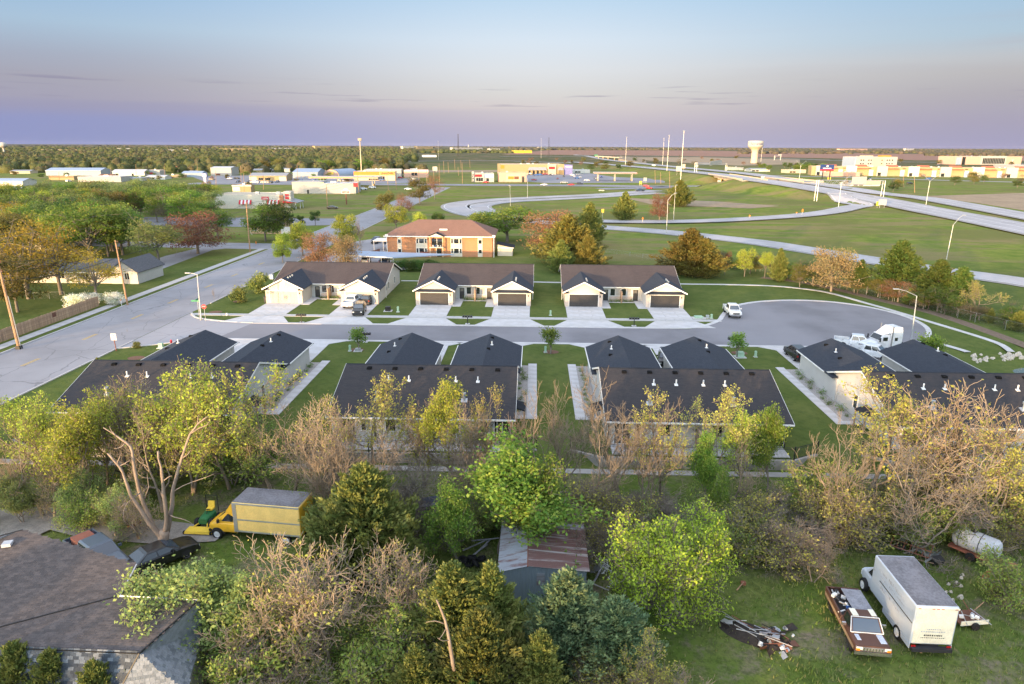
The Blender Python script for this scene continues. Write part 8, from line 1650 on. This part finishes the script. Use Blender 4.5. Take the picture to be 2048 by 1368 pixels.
for a,b,y,tp,m,rf_,g,lab in ((20,60,347,342,'tan','roof_grey',1,'tan roadside shed at the left end of the strip'),(196,222,357,351,'tan','rusty',1,'brown-roofed shop between the warehouses'),(250,285,362,356,'plaster','roof_blue',0,'flat pale shop before the white gable shed'),(292,330,359,353,'metal_siding','roofw',1,'grey gabled workshop in the left strip'),(335,362,356,351,'ochre','roof_grey',0,'small ochre shop left of the pale blue shed'),(466,496,344,339,'plaster','roof_grey',1,'white barn behind the big white warehouse'),(540,580,344,338,'metal_siding','roofw',1,'grey barn behind the auto repair shop'),(640,700,347,342,'tan','roofw',0,'tan flat building behind the arched hall'),(820,850,343,338,'plaster','roofw',0,'white flat building behind the pale block'),(1146,1180,346,340,'metal_siding','roofw',0,'grey flat building right of the strip mall'),(1500,1540,343,338,'metal_siding','roof_grey',1,'grey shed beyond the far carriageway'),(1575,1612,346,340,'tan','roofw',0,'tan building left of the outlet mall'),(1820,1870,340,334,'tan','roof_grey',0,'tan flat store between the clinic and the sports centre'),(1700,1760,372,366,'metal_siding','roof_grey',1,'low grey shed on the frontage road'),(560,600,320,316,'plaster','roofw',0,'white roof in the far woods at centre left'),(200,250,322,318,'metal_siding','roofw',0,'grey roof in the far woods at left'),(690,730,312,308,'tan','roofw',0,'tan roof in the far woods beside the phone mast'),(330,372,314,310,'plaster','roofw',0,'white roof in the far woods, upper left')):
 bldg('low_building',lab,a,b,y,tp,14,m,rf_,gable=g,wins=((.1,.45,.15,.6,2),))
# ------------------------------------------------------------------ foreground: house with mansard roof
def V3(px,py,z): return Vector((*Gz(px,py,z),z))
def on_plane(px,py,a,b,c):
 nn = (b - a).cross(c - a); d = Vector(ray(px,py)); t = (a - Vector((0,0,CAMH))).dot(nn) / d.dot(nn); return Vector((0,0,CAMH)) + d * t
fh = thing('house','large house with brown shingled roof and steep slate-grey lower roof in the bottom left corner','house',(0,0,0)); A = V3(278,1307,4.0); Bp = V3(-80,1292,4.0); Cc = V3(398,1200,4.5); D = V3(240,1192,4.5); E_ = V3(273,1129,5.0); S_p = on_plane(-80,1276,A,Bp,D); Pk = on_plane(45,1060,D,E_,S_p); P0 = on_plane(-120,1105,D,E_,S_p)
org = Vector((A.x - 4,A.y,ZLOW)); fh.location = org
def LP(v): return tuple(Vector(v) - org)
def shingled(name,poly,mat,parent,row=.145,tab=.33,th=.005,mats=None,parts=0,seed=1):
 """courses of overlapping shingle tabs laid on a planar polygon"""
 P = [Vector(p) for p in poly]; n = (P[1] - P[0]).cross(P[2] - P[0]).normalized(); n = n if n.z > 0 else -n
 u = Vector((-n.y,n.x,0)).normalized(); v = n.cross(u); v = v if v.z > 0 else -v; o = P[0]
 q = [((p - o).dot(u),(p - o).dot(v)) for p in P]; u0,u1 = min(a for a,b in q),max(a for a,b in q); v0,v1 = min(b for a,b in q),max(b for a,b in q)
 def inside(a,b):
  c = False; j = len(q) - 1
  for i in range(len(q)):
   if (q[i][1] > b) != (q[j][1] > b) and a < (q[j][0] - q[i][0]) * (b - q[i][1]) / (q[j][1] - q[i][1]) + q[i][0]: c = not c
   j = i
  return c
 rg = random.Random(seed); mb = MB(); MB().slab([tuple(p - org) for p in P] if n.dot((P[1] - P[0]).cross(P[2] - P[0])) > 0 else [tuple(p - org) for p in P[::-1]],.16,mats[0] if mats else mat).build('roof_deck',parent,uv='roof')
 cell = []
 b = v0; r = 0
 while b < v1:
  a = u0 - (r % 2) * tab / 2 - rg.uniform(0,.1)
  while a < u1:
   if inside(a + tab / 2,b + row / 2) and (inside(a + .02,b + .02) or inside(a + tab - .02,b + row)): cell.append((a,b))
   a += tab
  b += row; r += 1
 cell.sort(key=lambda c: c[1])
 for k,(a,b) in enumerate(cell):
  w = tab - .012; h0 = th + rg.uniform(0,.004); c = [(a,b,h0 + .006),(a + w,b,h0 + .006),(a + w,b + row * 1.15,.004),(a,b + row * 1.15,.004),(a,b,0),(a + w,b,0)]
  vs = [tuple(o - org + u * x + v * y + n * z) for x,y,z in c]; fs = [(0,1,2,3),(4,5,1,0),(4,0,3),(5,2,1)]; m = rg.choice(mats) if mats else mat
  if k < parts: MB().add(vs,fs,m).build('shingle',parent)
  else: mb.add(vs,fs,m)
 if mb.v: o_ = mb.build('shingles',parent,uv='roof'); o_['kind'] = 'stuff'
rf = link('roof',MB().tube([LP(Pk),LP(P0)],.05,'black',4).mesh('ridge'),fh); print('roof heights',Pk.z,P0.z,S_p.z,E_.z)
sb = ['tab_brown','tab_brown_b','tab_brown_c']; sg = ['tab_grey','tab_grey','tab_grey_b','tab_grey_c']
shingled('roof',[D,E_,Pk,P0,S_p],'tab_brown',rf,mats=sb,seed=2)
Aq = Vector(A); 
shingled('roof',[A,Cc,D],'tab_brown',rf,mats=sb,seed=3); shingled('roof',[Bp,A,D],'tab_brown',rf,mats=sb,seed=4); shingled('roof',[Bp,D,S_p],'tab_brown',rf,mats=sb,seed=5)
shingled('roof',[V3(-90,1108,Pk.z - .1),V3(-60,1085,Pk.z - .6),V3(46,1059,Pk.z - .02)],'tab_grey_c',rf,mats=['tab_grey_c','tab_grey_b'],seed=6)
MB().cbox(LP(on_plane(15,1091,D,E_,S_p) + Vector((0,0,.1))),(.45,.45,.18),'roofw',rz=.3).build('skylight',rf)
vp = MB(); vp.tube([LP(D + Vector((0,0,.03))),LP(S_p + Vector((0,0,.03)))],.035,'black',4); vp.build('valley_flashing',rf)
low = [V3(215,1425,1.6),V3(-90,1400,1.6),V3(372,1385,1.9),V3(404,1262,2.2)]
mf = link('mansard_roof',MB().tube([LP(A),LP(low[0])],.04,'black',4).mesh('hip'),fh)
shingled('mansard',[Bp,low[1],low[0]],'tab_grey',mf,mats=sg,row=.16,tab=.28,parts=0,seed=7); shingled('mansard',[low[0],A,Bp],'tab_grey',mf,mats=sg,row=.16,tab=.28,parts=290,seed=8)
shingled('mansard',[A,low[0],low[2]],'tab_pale',mf,mats=['tab_pale','tab_pale','tab_grey_c'],row=.16,tab=.22,seed=9); shingled('mansard',[A,low[2],low[3]],'tab_pale',mf,mats=['tab_pale','tab_pale','tab_grey_c'],row=.16,tab=.22,seed=10); shingled('mansard',[A,low[3],Cc],'tab_pale',mf,mats=['tab_pale','tab_grey_c'],row=.16,tab=.22,seed=11)
ed = MB()
for a,b in ((A,Cc),(D,E_),(D,Cc)): ed.tube([LP(a + Vector((0,0,.0))),LP(b)],.05,'zinc' if a is D else 'black',5)
ed.tube([LP(Bp),LP(A)],.04,'black',4); ed.build('gutter',fh)
wl_p = [(low[1].x,low[1].y + .5),(low[0].x - .3,low[0].y + .5),(low[2].x - .6,low[2].y + .6),(Cc.x - .5,Cc.y + .2),(D.x - .4,D.y - .2),(E_.x - .5,E_.y - .4),(Pk.x,Pk.y - 1.0),(P0.x,P0.y - 1)]
MB().prism([(x - org.x,y - org.y) for x,y in wl_p],0,2.6,'siding_white').build('wall',fh)
# ------------------------------------------------------------------ rusty shed
zl,zr_,zt_ = 1.35,1.55,1.85; a = Gz(998,1149,zl); b = Gz(1174,1136,zr_); c = Gz(1055,1145,zt_); bk = Gz(1147,984,zr_)[1]; ys = (a[1] + b[1]) / 2
sd = thing('metal_shed','rusty corrugated metal shed with grey-blue tin walls under the green tree','shed',(c[0],ys,ZLOW)); cx0 = c[0]; dpt = bk - ys
def sheetpart(x0,z0,x1,z1,y,w,mat,nm='tin_sheet'):
 mb = MB(); n = 10; vs = []
 for k in range(n + 1):
  yy = y + w * k / n; dz = .018 * (1 if k % 2 else -1); vs += [(x0,yy,z0 + dz),(x1,yy,z1 + dz)]
 mb.add(vs,[(2 * k,2 * k + 1,2 * k + 3,2 * k + 2) for k in range(n)],mat); return mb.build(nm,rfs)
rfs = link('roof',MB().cyl((0,-.1,zt_ - ZLOW - .02),(0,dpt,zt_ - ZLOW - .02),.05,'rusty',6).mesh('ridge'),sd)
ns = 15; sr = random.Random(3); ww = dpt / ns
for k in range(ns):
 sheetpart(a[0] - cx0 - .12,zl - ZLOW + sr.uniform(0,.02),.0,zt_ - ZLOW + .01,k * ww - .1,ww + .04,'tin_rust'); sheetpart(.0,zt_ - ZLOW + .015,b[0] - cx0 + .15,zr_ - ZLOW + sr.uniform(0,.03),k * ww - .1,ww + .04,sr.choice(['tin_rust_heavy','tin_rust_heavy','tin_rust']) if k > 6 else 'tin_rust_heavy')
x0,x1 = a[0] - cx0 + .05,b[0] - cx0 - .05
nw = 7
for k in range(nw):
 u0 = x0 + (x1 - x0) * k / nw; u1 = x0 + (x1 - x0) * (k + 1) / nw; hz = lambda x: (zl + (zt_ - zl) * (x - x0) / (0 - x0) if x < 0 else zt_ + (zr_ - zt_) * x / x1) - ZLOW - .04
 mb = MB(); n = 8; vs = []
 for q in range(n + 1): x = u0 + (u1 - u0) * q / n; vs += [(x,-.0 + .02 * (q % 2),-.1),(x,.02 * (q % 2),hz(x))]
 mb.add(vs,[(2 * q,2 * q + 2,2 * q + 3,2 * q + 1) for q in range(n)],'tin_blue'); mb.build('tin_wall_sheet',sd)
for xx in (x0,x1): MB().box(xx - .02,xx + .02,0.03,dpt,-.1,(zl if xx < 0 else zr_) - ZLOW - .05,'tin_blue').build('side_wall',sd)
MB().box(x0,x1,dpt - .05,dpt,-.1,zl - ZLOW - .06,'tin_blue').build('back_wall',sd)
MB().box(x0 + 2.3,x0 + 2.8,-.03,-.005,1.2,2.1,'tin_rust').build('rusted_patch',sd)
# ------------------------------------------------------------------ dead tree
def TP(px,py,Y): x,z = topof(px,py,Y); return (x,Y,z)
dx,dz0 = topof(327,1092,41.3); dt = thing('dead_tree','tall dead tree with two bleached forking trunks beside the gravel drive','dead tree',(dx,41.3,ZLOW)); o3 = Vector((dx,41.3,ZLOW))
def limb(name,pts,r0,r1,parent=None):
 P = resample([TP(a,b,Y) for a,b,Y in pts],.45); rg = random.Random(len(pts) * 7 + int(pts[-1][0])); n = len(P)
 pp = [tuple(Vector(p) - o3 + Vector((rg.uniform(-.05,.05),rg.uniform(-.05,.05),0))) for p in P]; return MB().tube(pp,[r0 + (r1 - r0) * (k / (n - 1)) * (1 + rg.uniform(-.12,.12)) for k in range(n)],'bark_dead',9).build(name,parent or dt,smooth=True)
limb('trunk',[(327,1098,41.3),(326,1080,41.3),(327,1062,41.3)],.42,.30)
limb('limb',[(326,1082,41.3),(312,1062,41.2),(297,1045,41.1),(281,1020,41.0),(262,990,41.0),(249,959,41),(237,933,41),(215,907,41)],.20,.06)
limb('limb',[(315,1066,41.5),(300,1040,41.6),(284,1000,41.8),(272,948,42),(264,904,42),(252,886,42),(231,871,42.2),(205,855,42.3)],.17,.04)
limb('limb',[(330,1068,41.3),(334,1040,41.3),(331,1010,41.2),(326,965,41.1),(321,933,41),(315,903,41)],.18,.06)
limb('limb',[(332,1065,41.5),(340,1032,41.6),(345,990,41.8),(353,955,42),(366,910,42.1),(381,868,42.2),(396,848,42.3),(416,832,42.4)],.18,.03)
for pts in ([(231,871,42.2),(222,862,42.2),(219,852,42.2)],[(237,933,41),(248,928,41),(260,921,41)],[(235,930,41),(238,915,41),(240,905,41)],[(381,868,42.2),(398,856,42.1),(413,850,42),(419,842,42)],[(396,848,42.3),(396,838,42.3),(397,830,42.3)],[(366,915,42),(375,908,42),(380,900,42)],[(345,985,41.8),(365,972,41.5),(395,960,41.2),(428,948,41)],[(336,1030,41.4),(350,1034,41),(370,1040,40.6),(384,1048,40.4)],[(281,985,41.6),(262,1000,40.8),(250,1015,40.5),(246,1035,40.3),(250,1048,40.2)],[(253,1005,40.7),(240,1015,40.4)],[(290,1000,41.9),(296,975,42.2),(295,945,42.4)],[(326,965,41.1),(335,955,41),(345,952,41)],[(327,1000,41.3),(322,985,41.2),(316,978,41.1)],[(252,886,42),(240,895,41.8),(228,898,41.6)]): limb('twig',pts,.045,.012)
# broken snag at the bottom
dx2,_ = topof(905,1325,28.5); o3 = Vector((dx2,28.5,ZLOW)); dt2 = thing('dead_tree','slender broken bleached snag among the cedars at the bottom','dead tree',tuple(o3)); 
def limb2(pts,r0,r1,nm='trunk'): P = resample([TP(a,b,Y) for a,b,Y in pts],.3); n = len(P); MB().tube([tuple(Vector(p) - o3) for p in P],[r0 + (r1 - r0) * k / (n - 1) for k in range(n)],'bark_dead',7).build(nm,dt2,smooth=True)
limb2([(908,1340,27.3),(900,1290,27.3),(890,1240,27.3),(873,1200,27.3)],.11,.04); limb2([(889,1248,27.3),(870,1242,27.2),(852,1245,27.1)],.03,.012,'branch'); limb2([(893,1255,27.3),(885,1270,27),(878,1278,26.8)],.025,.01,'branch'); limb2([(900,1280,27.3),(885,1282,27),(875,1276,26.9)],.025,.01,'branch')
# ------------------------------------------------------------------ junk in the yard
jr = random.Random(21)
JM = {'plank': [MB().box(-1.3,1.3,-.07,.07,0,.05,m).mesh('plank') for m in ('wood_fence_c','grey_board','charred','dark_wood')],'pipe': [MB().cyl((-1.4,0,.05),(1.4,0,.06),.05,m,8).mesh('pipe') for m in ('steel','zinc','rusty','plaster')],
      'bucket': [MB().lathe([(.01,0),(.13,0),(.17,.36),(.15,.36),(.13,.05)],m,14).mesh('bucket') for m in ('white','plaster','mower_green','blue_metal','red_brick_plain')],'box': [bb.mesh('box') for bb in (MB().box(-.25,.25,-.18,.18,0,.3,'white',.02),MB().box(-.3,.3,-.2,.2,0,.22,'black',.02),MB().box(-.2,.2,-.2,.2,0,.25,'roofw',.03))],'sheet': [MB().add([(-.6,-.35,0),(.6,-.4,.04),(.55,.4,.1),(-.5,.35,.02)],[(0,1,2,3)],m).mesh('sheet') for m in ('steel','dark_wood','charred')]}
def junk(kind,x,y,z,rz,tilt,s,label,group,k=None): 
 o = link({'plank': 'scrap_plank','pipe': 'scrap_pipe','bucket': 'bucket','box': 'scrap_box','sheet': 'scrap_sheet'}[kind],(jr.choice(JM[kind]) if k is None else JM[kind][k % len(JM[kind])]),None,(x,y,z)); o.rotation_euler = (jr.uniform(-tilt,tilt),jr.uniform(-tilt,tilt),rz); o.scale = (s,s,s); tag(o,label,{'plank': 'plank','pipe': 'pipe','bucket': 'bucket','box': 'box','sheet': 'scrap'}[kind],group)
pc = Gz(1505,1268,ZLOW)
mnd = MB(); nq = 14; mnd.add([(1.9 * cos(q) * 1.1,1.0 * sin(q),-.06) for q in [2 * pi * k / nq for k in range(nq)]] + [(.9 * cos(q),.5 * sin(q),.26 + .05 * sin(q * 3)) for q in [2 * pi * k / nq for k in range(nq)]] + [(0,0,.34)],[(k,(k + 1) % nq,nq + (k + 1) % nq,nq + k) for k in range(nq)] + [(nq + k,nq + (k + 1) % nq,2 * nq) for k in range(nq)],'charred'); o = mnd.build('ash_heap',None,(pc[0],pc[1],ZLOW)); o.rotation_euler = (0,0,radians(-28)); tag(o,'dark charred heap under the scrap pile in the yard','heap')
for k in range(26): u = jr.uniform(-1.9,1.9); v = jr.uniform(-.6,.6); a_ = radians(-28); junk(jr.choice(['pipe','pipe','plank','plank','sheet']),pc[0] + u * .8 * cos(a_) - v * sin(a_),pc[1] + u * .8 * sin(a_) + v * cos(a_),ZLOW + .22 + jr.uniform(0,.28),a_ + jr.uniform(-.45,.45),.16,jr.uniform(.3,.6),'length of scrap lying across the burnt pile in the yard','long scrap in the yard pile')
for k in range(40): px,py = jr.gauss(1548,22),jr.gauss(1285,11); x,y = Gz(px,py,ZLOW); junk(jr.choice(['bucket','box','box','sheet','bucket','sheet']),x,y,ZLOW + jr.uniform(.0,.16),jr.uniform(0,6),.9,jr.uniform(.35,.7),'small white or grey junk at the right end of the yard pile','small junk in the yard pile')
# white lawn chairs heaped beside the shed
def chair_frame(): 
 mb = MB(); r = .022
 for s in (-.27,.27): mb.tube([(s,-.3,0),(s,-.25,.62),(s,.1,.62),(s,.28,1.0)],r,'white',6).tube([(s,.3,0),(s,.12,.4),(s,-.28,.4)],r,'white',6)
 for k in range(5): mb.tube([(-.27,-.24 + .09 * k,.4),(.27,-.24 + .09 * k,.4)],.018,'white',5); mb.tube([(-.27,.12 + .03 * k,.45 + .12 * k),(.27,.12 + .03 * k,.45 + .12 * k)],.018,'white',5)
 return mb.mesh('frame')
cf = chair_frame()
for k,(px,py,rx,rz,lab) in enumerate(((1222,1165,1.2,.4,'white slatted lawn chair tipped at the right of the chair heap'),(1208,1150,.5,1.9,'white slatted lawn chair in the middle of the chair heap'),(1196,1138,2.2,2.6,'white lawn chair upside down at the top of the chair heap'),(1213,1132,1.6,4.0,'white lawn chair lying behind the chair heap'))): x,y = Gz(px,py,ZLOW + .3); o = link('lawn_chair',cf,None,(x,y,ZLOW + .35)); o.rotation_euler = (rx,.3,rz); tag(o,lab,'chair','white lawn chairs heaped beside the shed')
for k,(px,py) in enumerate(((1185,1140),(1192,1160),(1180,1172),(1200,1178))): x,y = Gz(px,py,ZLOW); junk(('sheet','plank','box','pipe')[k],x,y,ZLOW + .1,k,.5,.9,('grey metal sheet','old plank','white box','scrap pipe')[k] + ' lying between the shed wall and the chair heap',None,k)
# tyres left of the shed
tm_ = MB().lathe([(.2,-.1),(.32,-.11),(.36,0),(.32,.11),(.2,.1),(.2,-.1)],'rubber',18).mesh('tyre')
for k,(px,py,z,lab) in enumerate(((925,1122,.12,'tyre lying flat at the left of the shed, leftmost'),(938,1130,.12,'tyre lying flat beside the leftmost one'),(952,1134,.3,'tyre leaning on the tyre heap by the shed'),(944,1124,.35,'tyre on top of the heap left of the shed'),(962,1120,.12,'tyre nearest the shed wall'),(1262,1148,.2,'tyre under the yellow tree'))): x,y = Gz(px,py,ZLOW); o = link('tyre',tm_,None,(x,y,ZLOW + z)); o.rotation_euler = (.9 if k in (2,5) else .1 * k,0,k); tag(o,lab,'tyre')
for k,(px,py,rz) in enumerate(((955,1108,.9),(965,1100,1.1),(950,1098,.7),(972,1088,.2))): x,y = Gz(px,py,ZLOW); junk('plank',x,y,ZLOW + .15 + .07 * k,rz,.1,.8,'grey plank stacked beside the tyres left of the shed','planks left of the shed',1)
# fallen log,leaning post,orange scraper
x,y = Gz(1300,1180,ZLOW); o = MB().tube([(-1.1,-.3,.15),(0,0,.2),(1.2,.35,.12)],[.11,.10,.07],'bark_grey',8).build('fallen_log',None,(x,y,ZLOW)); tag(o,'grey fallen log on the grass under the yellow tree','log')
x,y = Gz(1842,1305,ZLOW); o = MB().tube([(0,0,-.1),(-.04,0,.9),(-.16,.05,2.0)],[.07,.06,.05],'pole_wood',8).build('wooden_post',None,(x,y,ZLOW)); tag(o,'leaning wooden post in front of the rear of the white box truck','post')
x,y = Gz(1480,1178,ZLOW); o = MB().cbox((0,0,.2),(.9,.06,.06),'pole_wood',rz=.8,ry=-.2).cbox((.3,.35,.2),(.3,.25,.2),'rusty').build('rusty_tool',None,(x,y,ZLOW)); tag(o,'rusty tool with a wooden handle in the grass right of the yellow tree','tool')
# white tank on trailer
x,y = Gz(1962,1128,ZLOW); a_ = radians(-52); tk = thing('tank_trailer','white cylindrical tank with dark bands on a rusty trailer','tank',(x,y + .8,ZLOW),a_)
cy = MB(); n = 20; prof = [(-1.45,.35),(-1.35,.6),(-1.15,.74),(1.15,.74),(1.35,.6),(1.45,.35)]
for u,r in prof:
 for j in range(n): q = 2 * pi * j / n; cy.v.append((u,r * cos(q),1.2 + r * sin(q)))
i_ = cy.mi('roofw')
for k in range(len(prof) - 1):
 for j in range(n): a0_ = k * n + j; b0_ = k * n + (j + 1) % n; cy.f.append([a0_,b0_,b0_ + n,a0_ + n]); cy.m.append(i_)
cy.f.append(list(range(n - 1,-1,-1))); cy.m.append(i_); cy.f.append([(len(prof) - 1) * n + j for j in range(n)]); cy.m.append(i_); cy.build('tank',tk,smooth=False)
for u in (-.95,.3): 
 b_ = MB(); 
 for uu in (u - .025,u + .025):
  for j in range(n): q = 2 * pi * j / n; b_.v.append((uu,.752 * cos(q),1.2 + .752 * sin(q)))
 m_ = b_.mi('black'); [b_.f.append([j,(j + 1) % n,n + (j + 1) % n,n + j]) or b_.m.append(m_) for j in range(n)]; b_.build('band',tk)
MB().cyl((-.3,0,1.9),(-.3,0,2.02),.2,'black',14).build('hatch',tk); MB().box(-1.5,2.4,-.6,.6,.35,.5,'red_brick_plain').build('trailer_frame',tk)
for s in (-1,1): wheel(tk,0,s * .75,.3,.2,'rusty',s)
x,y = Gz(2015,1188,ZLOW); tr2 = thing('utility_trailer','orange-rusted open frame trailer at the right edge','trailer',(x,y,ZLOW),radians(-68)); m = MB()
for s in (-.6,.6): m.tube([(-1.3,s,.45),(1.2,s,.45)],.05,'terracotta',4).tube([(-1.3,s,.85),(1.2,s,.85)],.05,'terracotta',4)
for u in (-1.3,0,1.2): m.tube([(u,-.6,.45),(u,.6,.45)],.05,'terracotta',4).tube([(u,-.6,.85),(u,.6,.85)],.05,'terracotta',4).tube([(u,-.6,.45),(u,-.6,.85)],.04,'terracotta',4).tube([(u,.6,.45),(u,.6,.85)],.04,'terracotta',4)
m.build('frame',tr2); MB().cbox((-.3,.1,.7),(.8,.5,.35),'mower_green').cyl((-.6,-.2,.9),(.2,-.2,.95),.05,'mower_green').build('machine_part',tr2)
for s in (-1,1): wheel(tr2,0,s * .72,.3,.18,'rusty',s)
# heap of farm scrap behind the box truck
x,y = Gz(1820,1108,ZLOW); hr = thing('harrow','rusty spiked harrow frame standing in the scrap behind the box truck','harrow',(x,y,ZLOW + .4),radians(-40)); m = MB()
for k in range(7): m.tube([(-1.2 + .4 * k,-.6,.1),(-1.2 + .4 * k,.6,.5)],.03,'rusty',5)
for v in (-.6,0,.6): m.tube([(-1.2,v,.1 + (v + .6) * .33),(1.3,v,.1 + (v + .6) * .33)],.04,'rusty',5)
m.build('frame',hr)
for k,(px,py,kd,i,lab) in enumerate(((1806,1088,'bucket',0,'white drum at the left of the scrap behind the box truck'),(1800,1098,'box',1,'dark box at the left of the scrap behind the box truck'),(1858,1112,'sheet',0,'grey sheet in the scrap right of the harrow'),(1868,1118,'pipe',0,'white bent pipe in the scrap right of the harrow'),(1845,1126,'plank',0,'reddish plank in front of the harrow'),(1872,1126,'box',1,'black box at the right of the scrap behind the box truck'))): x,y = Gz(px,py,ZLOW); junk(kd,x,y,ZLOW + .15,k * 1.3,.5,1.4 if kd != 'plank' else .6,lab,None,i)
x,y = Gz(1932,1245,ZLOW); t = thing('utility_trailer','small flat trailer loaded with scrap beside the box truck','trailer',(x,y,ZLOW),radians(8)); MB().box(-.9,.9,-.6,.6,.35,.42,'dark_wood').box(-.9,.9,-.63,-.601,.3,.6,'old_cream').build('bed',t); [wheel(t,0,s * .72,.25,.15,'rusty',s) for s in (-1,1)]; MB().tube([(.7,.4,.4),(1.0,.1,1.3)],.03,'wood_fence',5).build('stake',t)
for k in range(8): junk(jr.choice(['box','sheet','pipe']),x + jr.uniform(-.7,.7),y + jr.uniform(-.4,.4),ZLOW + .5 + jr.uniform(0,.2),jr.uniform(0,6),.6,.5,'scrap piece on the small flat trailer','scrap on the small flat trailer')
for k in range(12): px,py = jr.uniform(1890,1935),jr.uniform(1150,1205); x,y = Gz(px,py,ZLOW); o = link('rock',RK[k % 4],None,(x,y,ZLOW)); s_ = jr.uniform(.2,.4); o.scale = (s_,) * 3; tag(o,'pale rubble stone in the weeds right of the box truck','rock','rubble stones right of the box truck')
x,y = Gz(268,1050,ZLOW); o = MB().lathe([(.55,0),(.55,.05),(.01,.06)],'rusty',24).build('manhole_cover',None,(x,y,ZLOW + .115)); tag(o,'round rusty cover on the gravel drive beside the dead tree','cover')
# stump and tall grass tufts over the yard as one mass
gr = np.random.default_rng(12); n = 26000; px = gr.uniform(-60,2110,n); py = gr.uniform(985,1385,n) ** 1.0
pts = np.array([Gz(a,b,ZLOW) for a,b in zip(px,py)]); clump = (np.sin(pts[:,0] * .7) * np.cos(pts[:,1] * .9) + np.sin(pts[:,0] * .23 + 2) + gr.uniform(-1,1,n)) > -.2
drive = (px < 460) & (py > 1012) & (py < 1095); pts = pts[clump & ~drive]; n = len(pts); h = gr.uniform(.08,.32,n); a = gr.uniform(0,2 * pi,n); w = gr.uniform(.03,.07,n); lx,ly = gr.normal(0,.08,n),gr.normal(0,.08,n)
V = np.stack([np.stack([pts[:,0] - w * np.cos(a),pts[:,1] - w * np.sin(a),np.full(n,ZLOW - .05)],1),np.stack([pts[:,0] + w * np.cos(a),pts[:,1] + w * np.sin(a),np.full(n,ZLOW - .05)],1),np.stack([pts[:,0] + lx,pts[:,1] + ly,ZLOW + h],1)],1).reshape(-1,3)
cl = gr.uniform(0,1,n); col = np.repeat(np.stack([cl,gr.uniform(0,1,n) ** 2,cl,np.ones(n)],1),3,0)
tag(link('grass_tufts',npmesh('grass_tufts',V,np.arange(3 * n).reshape(n,3),['leaf_grass'],None,col)),'rough grass and weeds covering the yard','grass',kind='stuff')
# ------------------------------------------------------------------ thin evening haze
HZ = MB(); HZ.box(-8000,8000,-400,16000,-3.5,60.0,'haze_air'); hz = HZ.build('haze'); hz['kind'] = 'stuff'; hz['label'] = 'thin pale evening haze over the plain'; hz['category'] = 'haze'
# look-alike shrubs and trees that share a description are told apart by their order from left to right
by_ = {}
for o in COL.objects:
 if o.parent is None and o.get('category') in ('tree','shrub') and 'windbreak' not in o['label'] and 'behind a near' not in o['label']: by_.setdefault(o['label'],[]).append(o)
NUMW = {2: 'two',3: 'three',4: 'four',5: 'five',6: 'six'}
for lab,os_ in by_.items():
 n_ = len(os_)
 if 1 < n_ <= 6 and len(lab.split()) <= 12:
  os_.sort(key=lambda o: wpx(o.location.x,o.location.y)[0])
  for i,o in enumerate(os_): o['label'] = lab + ', ' + (['left','right'][i] if n_ == 2 else ['leftmost','second','third','fourth','fifth','sixth'][i] if i < n_ - 1 else 'rightmost') + ' of ' + NUMW[n_]
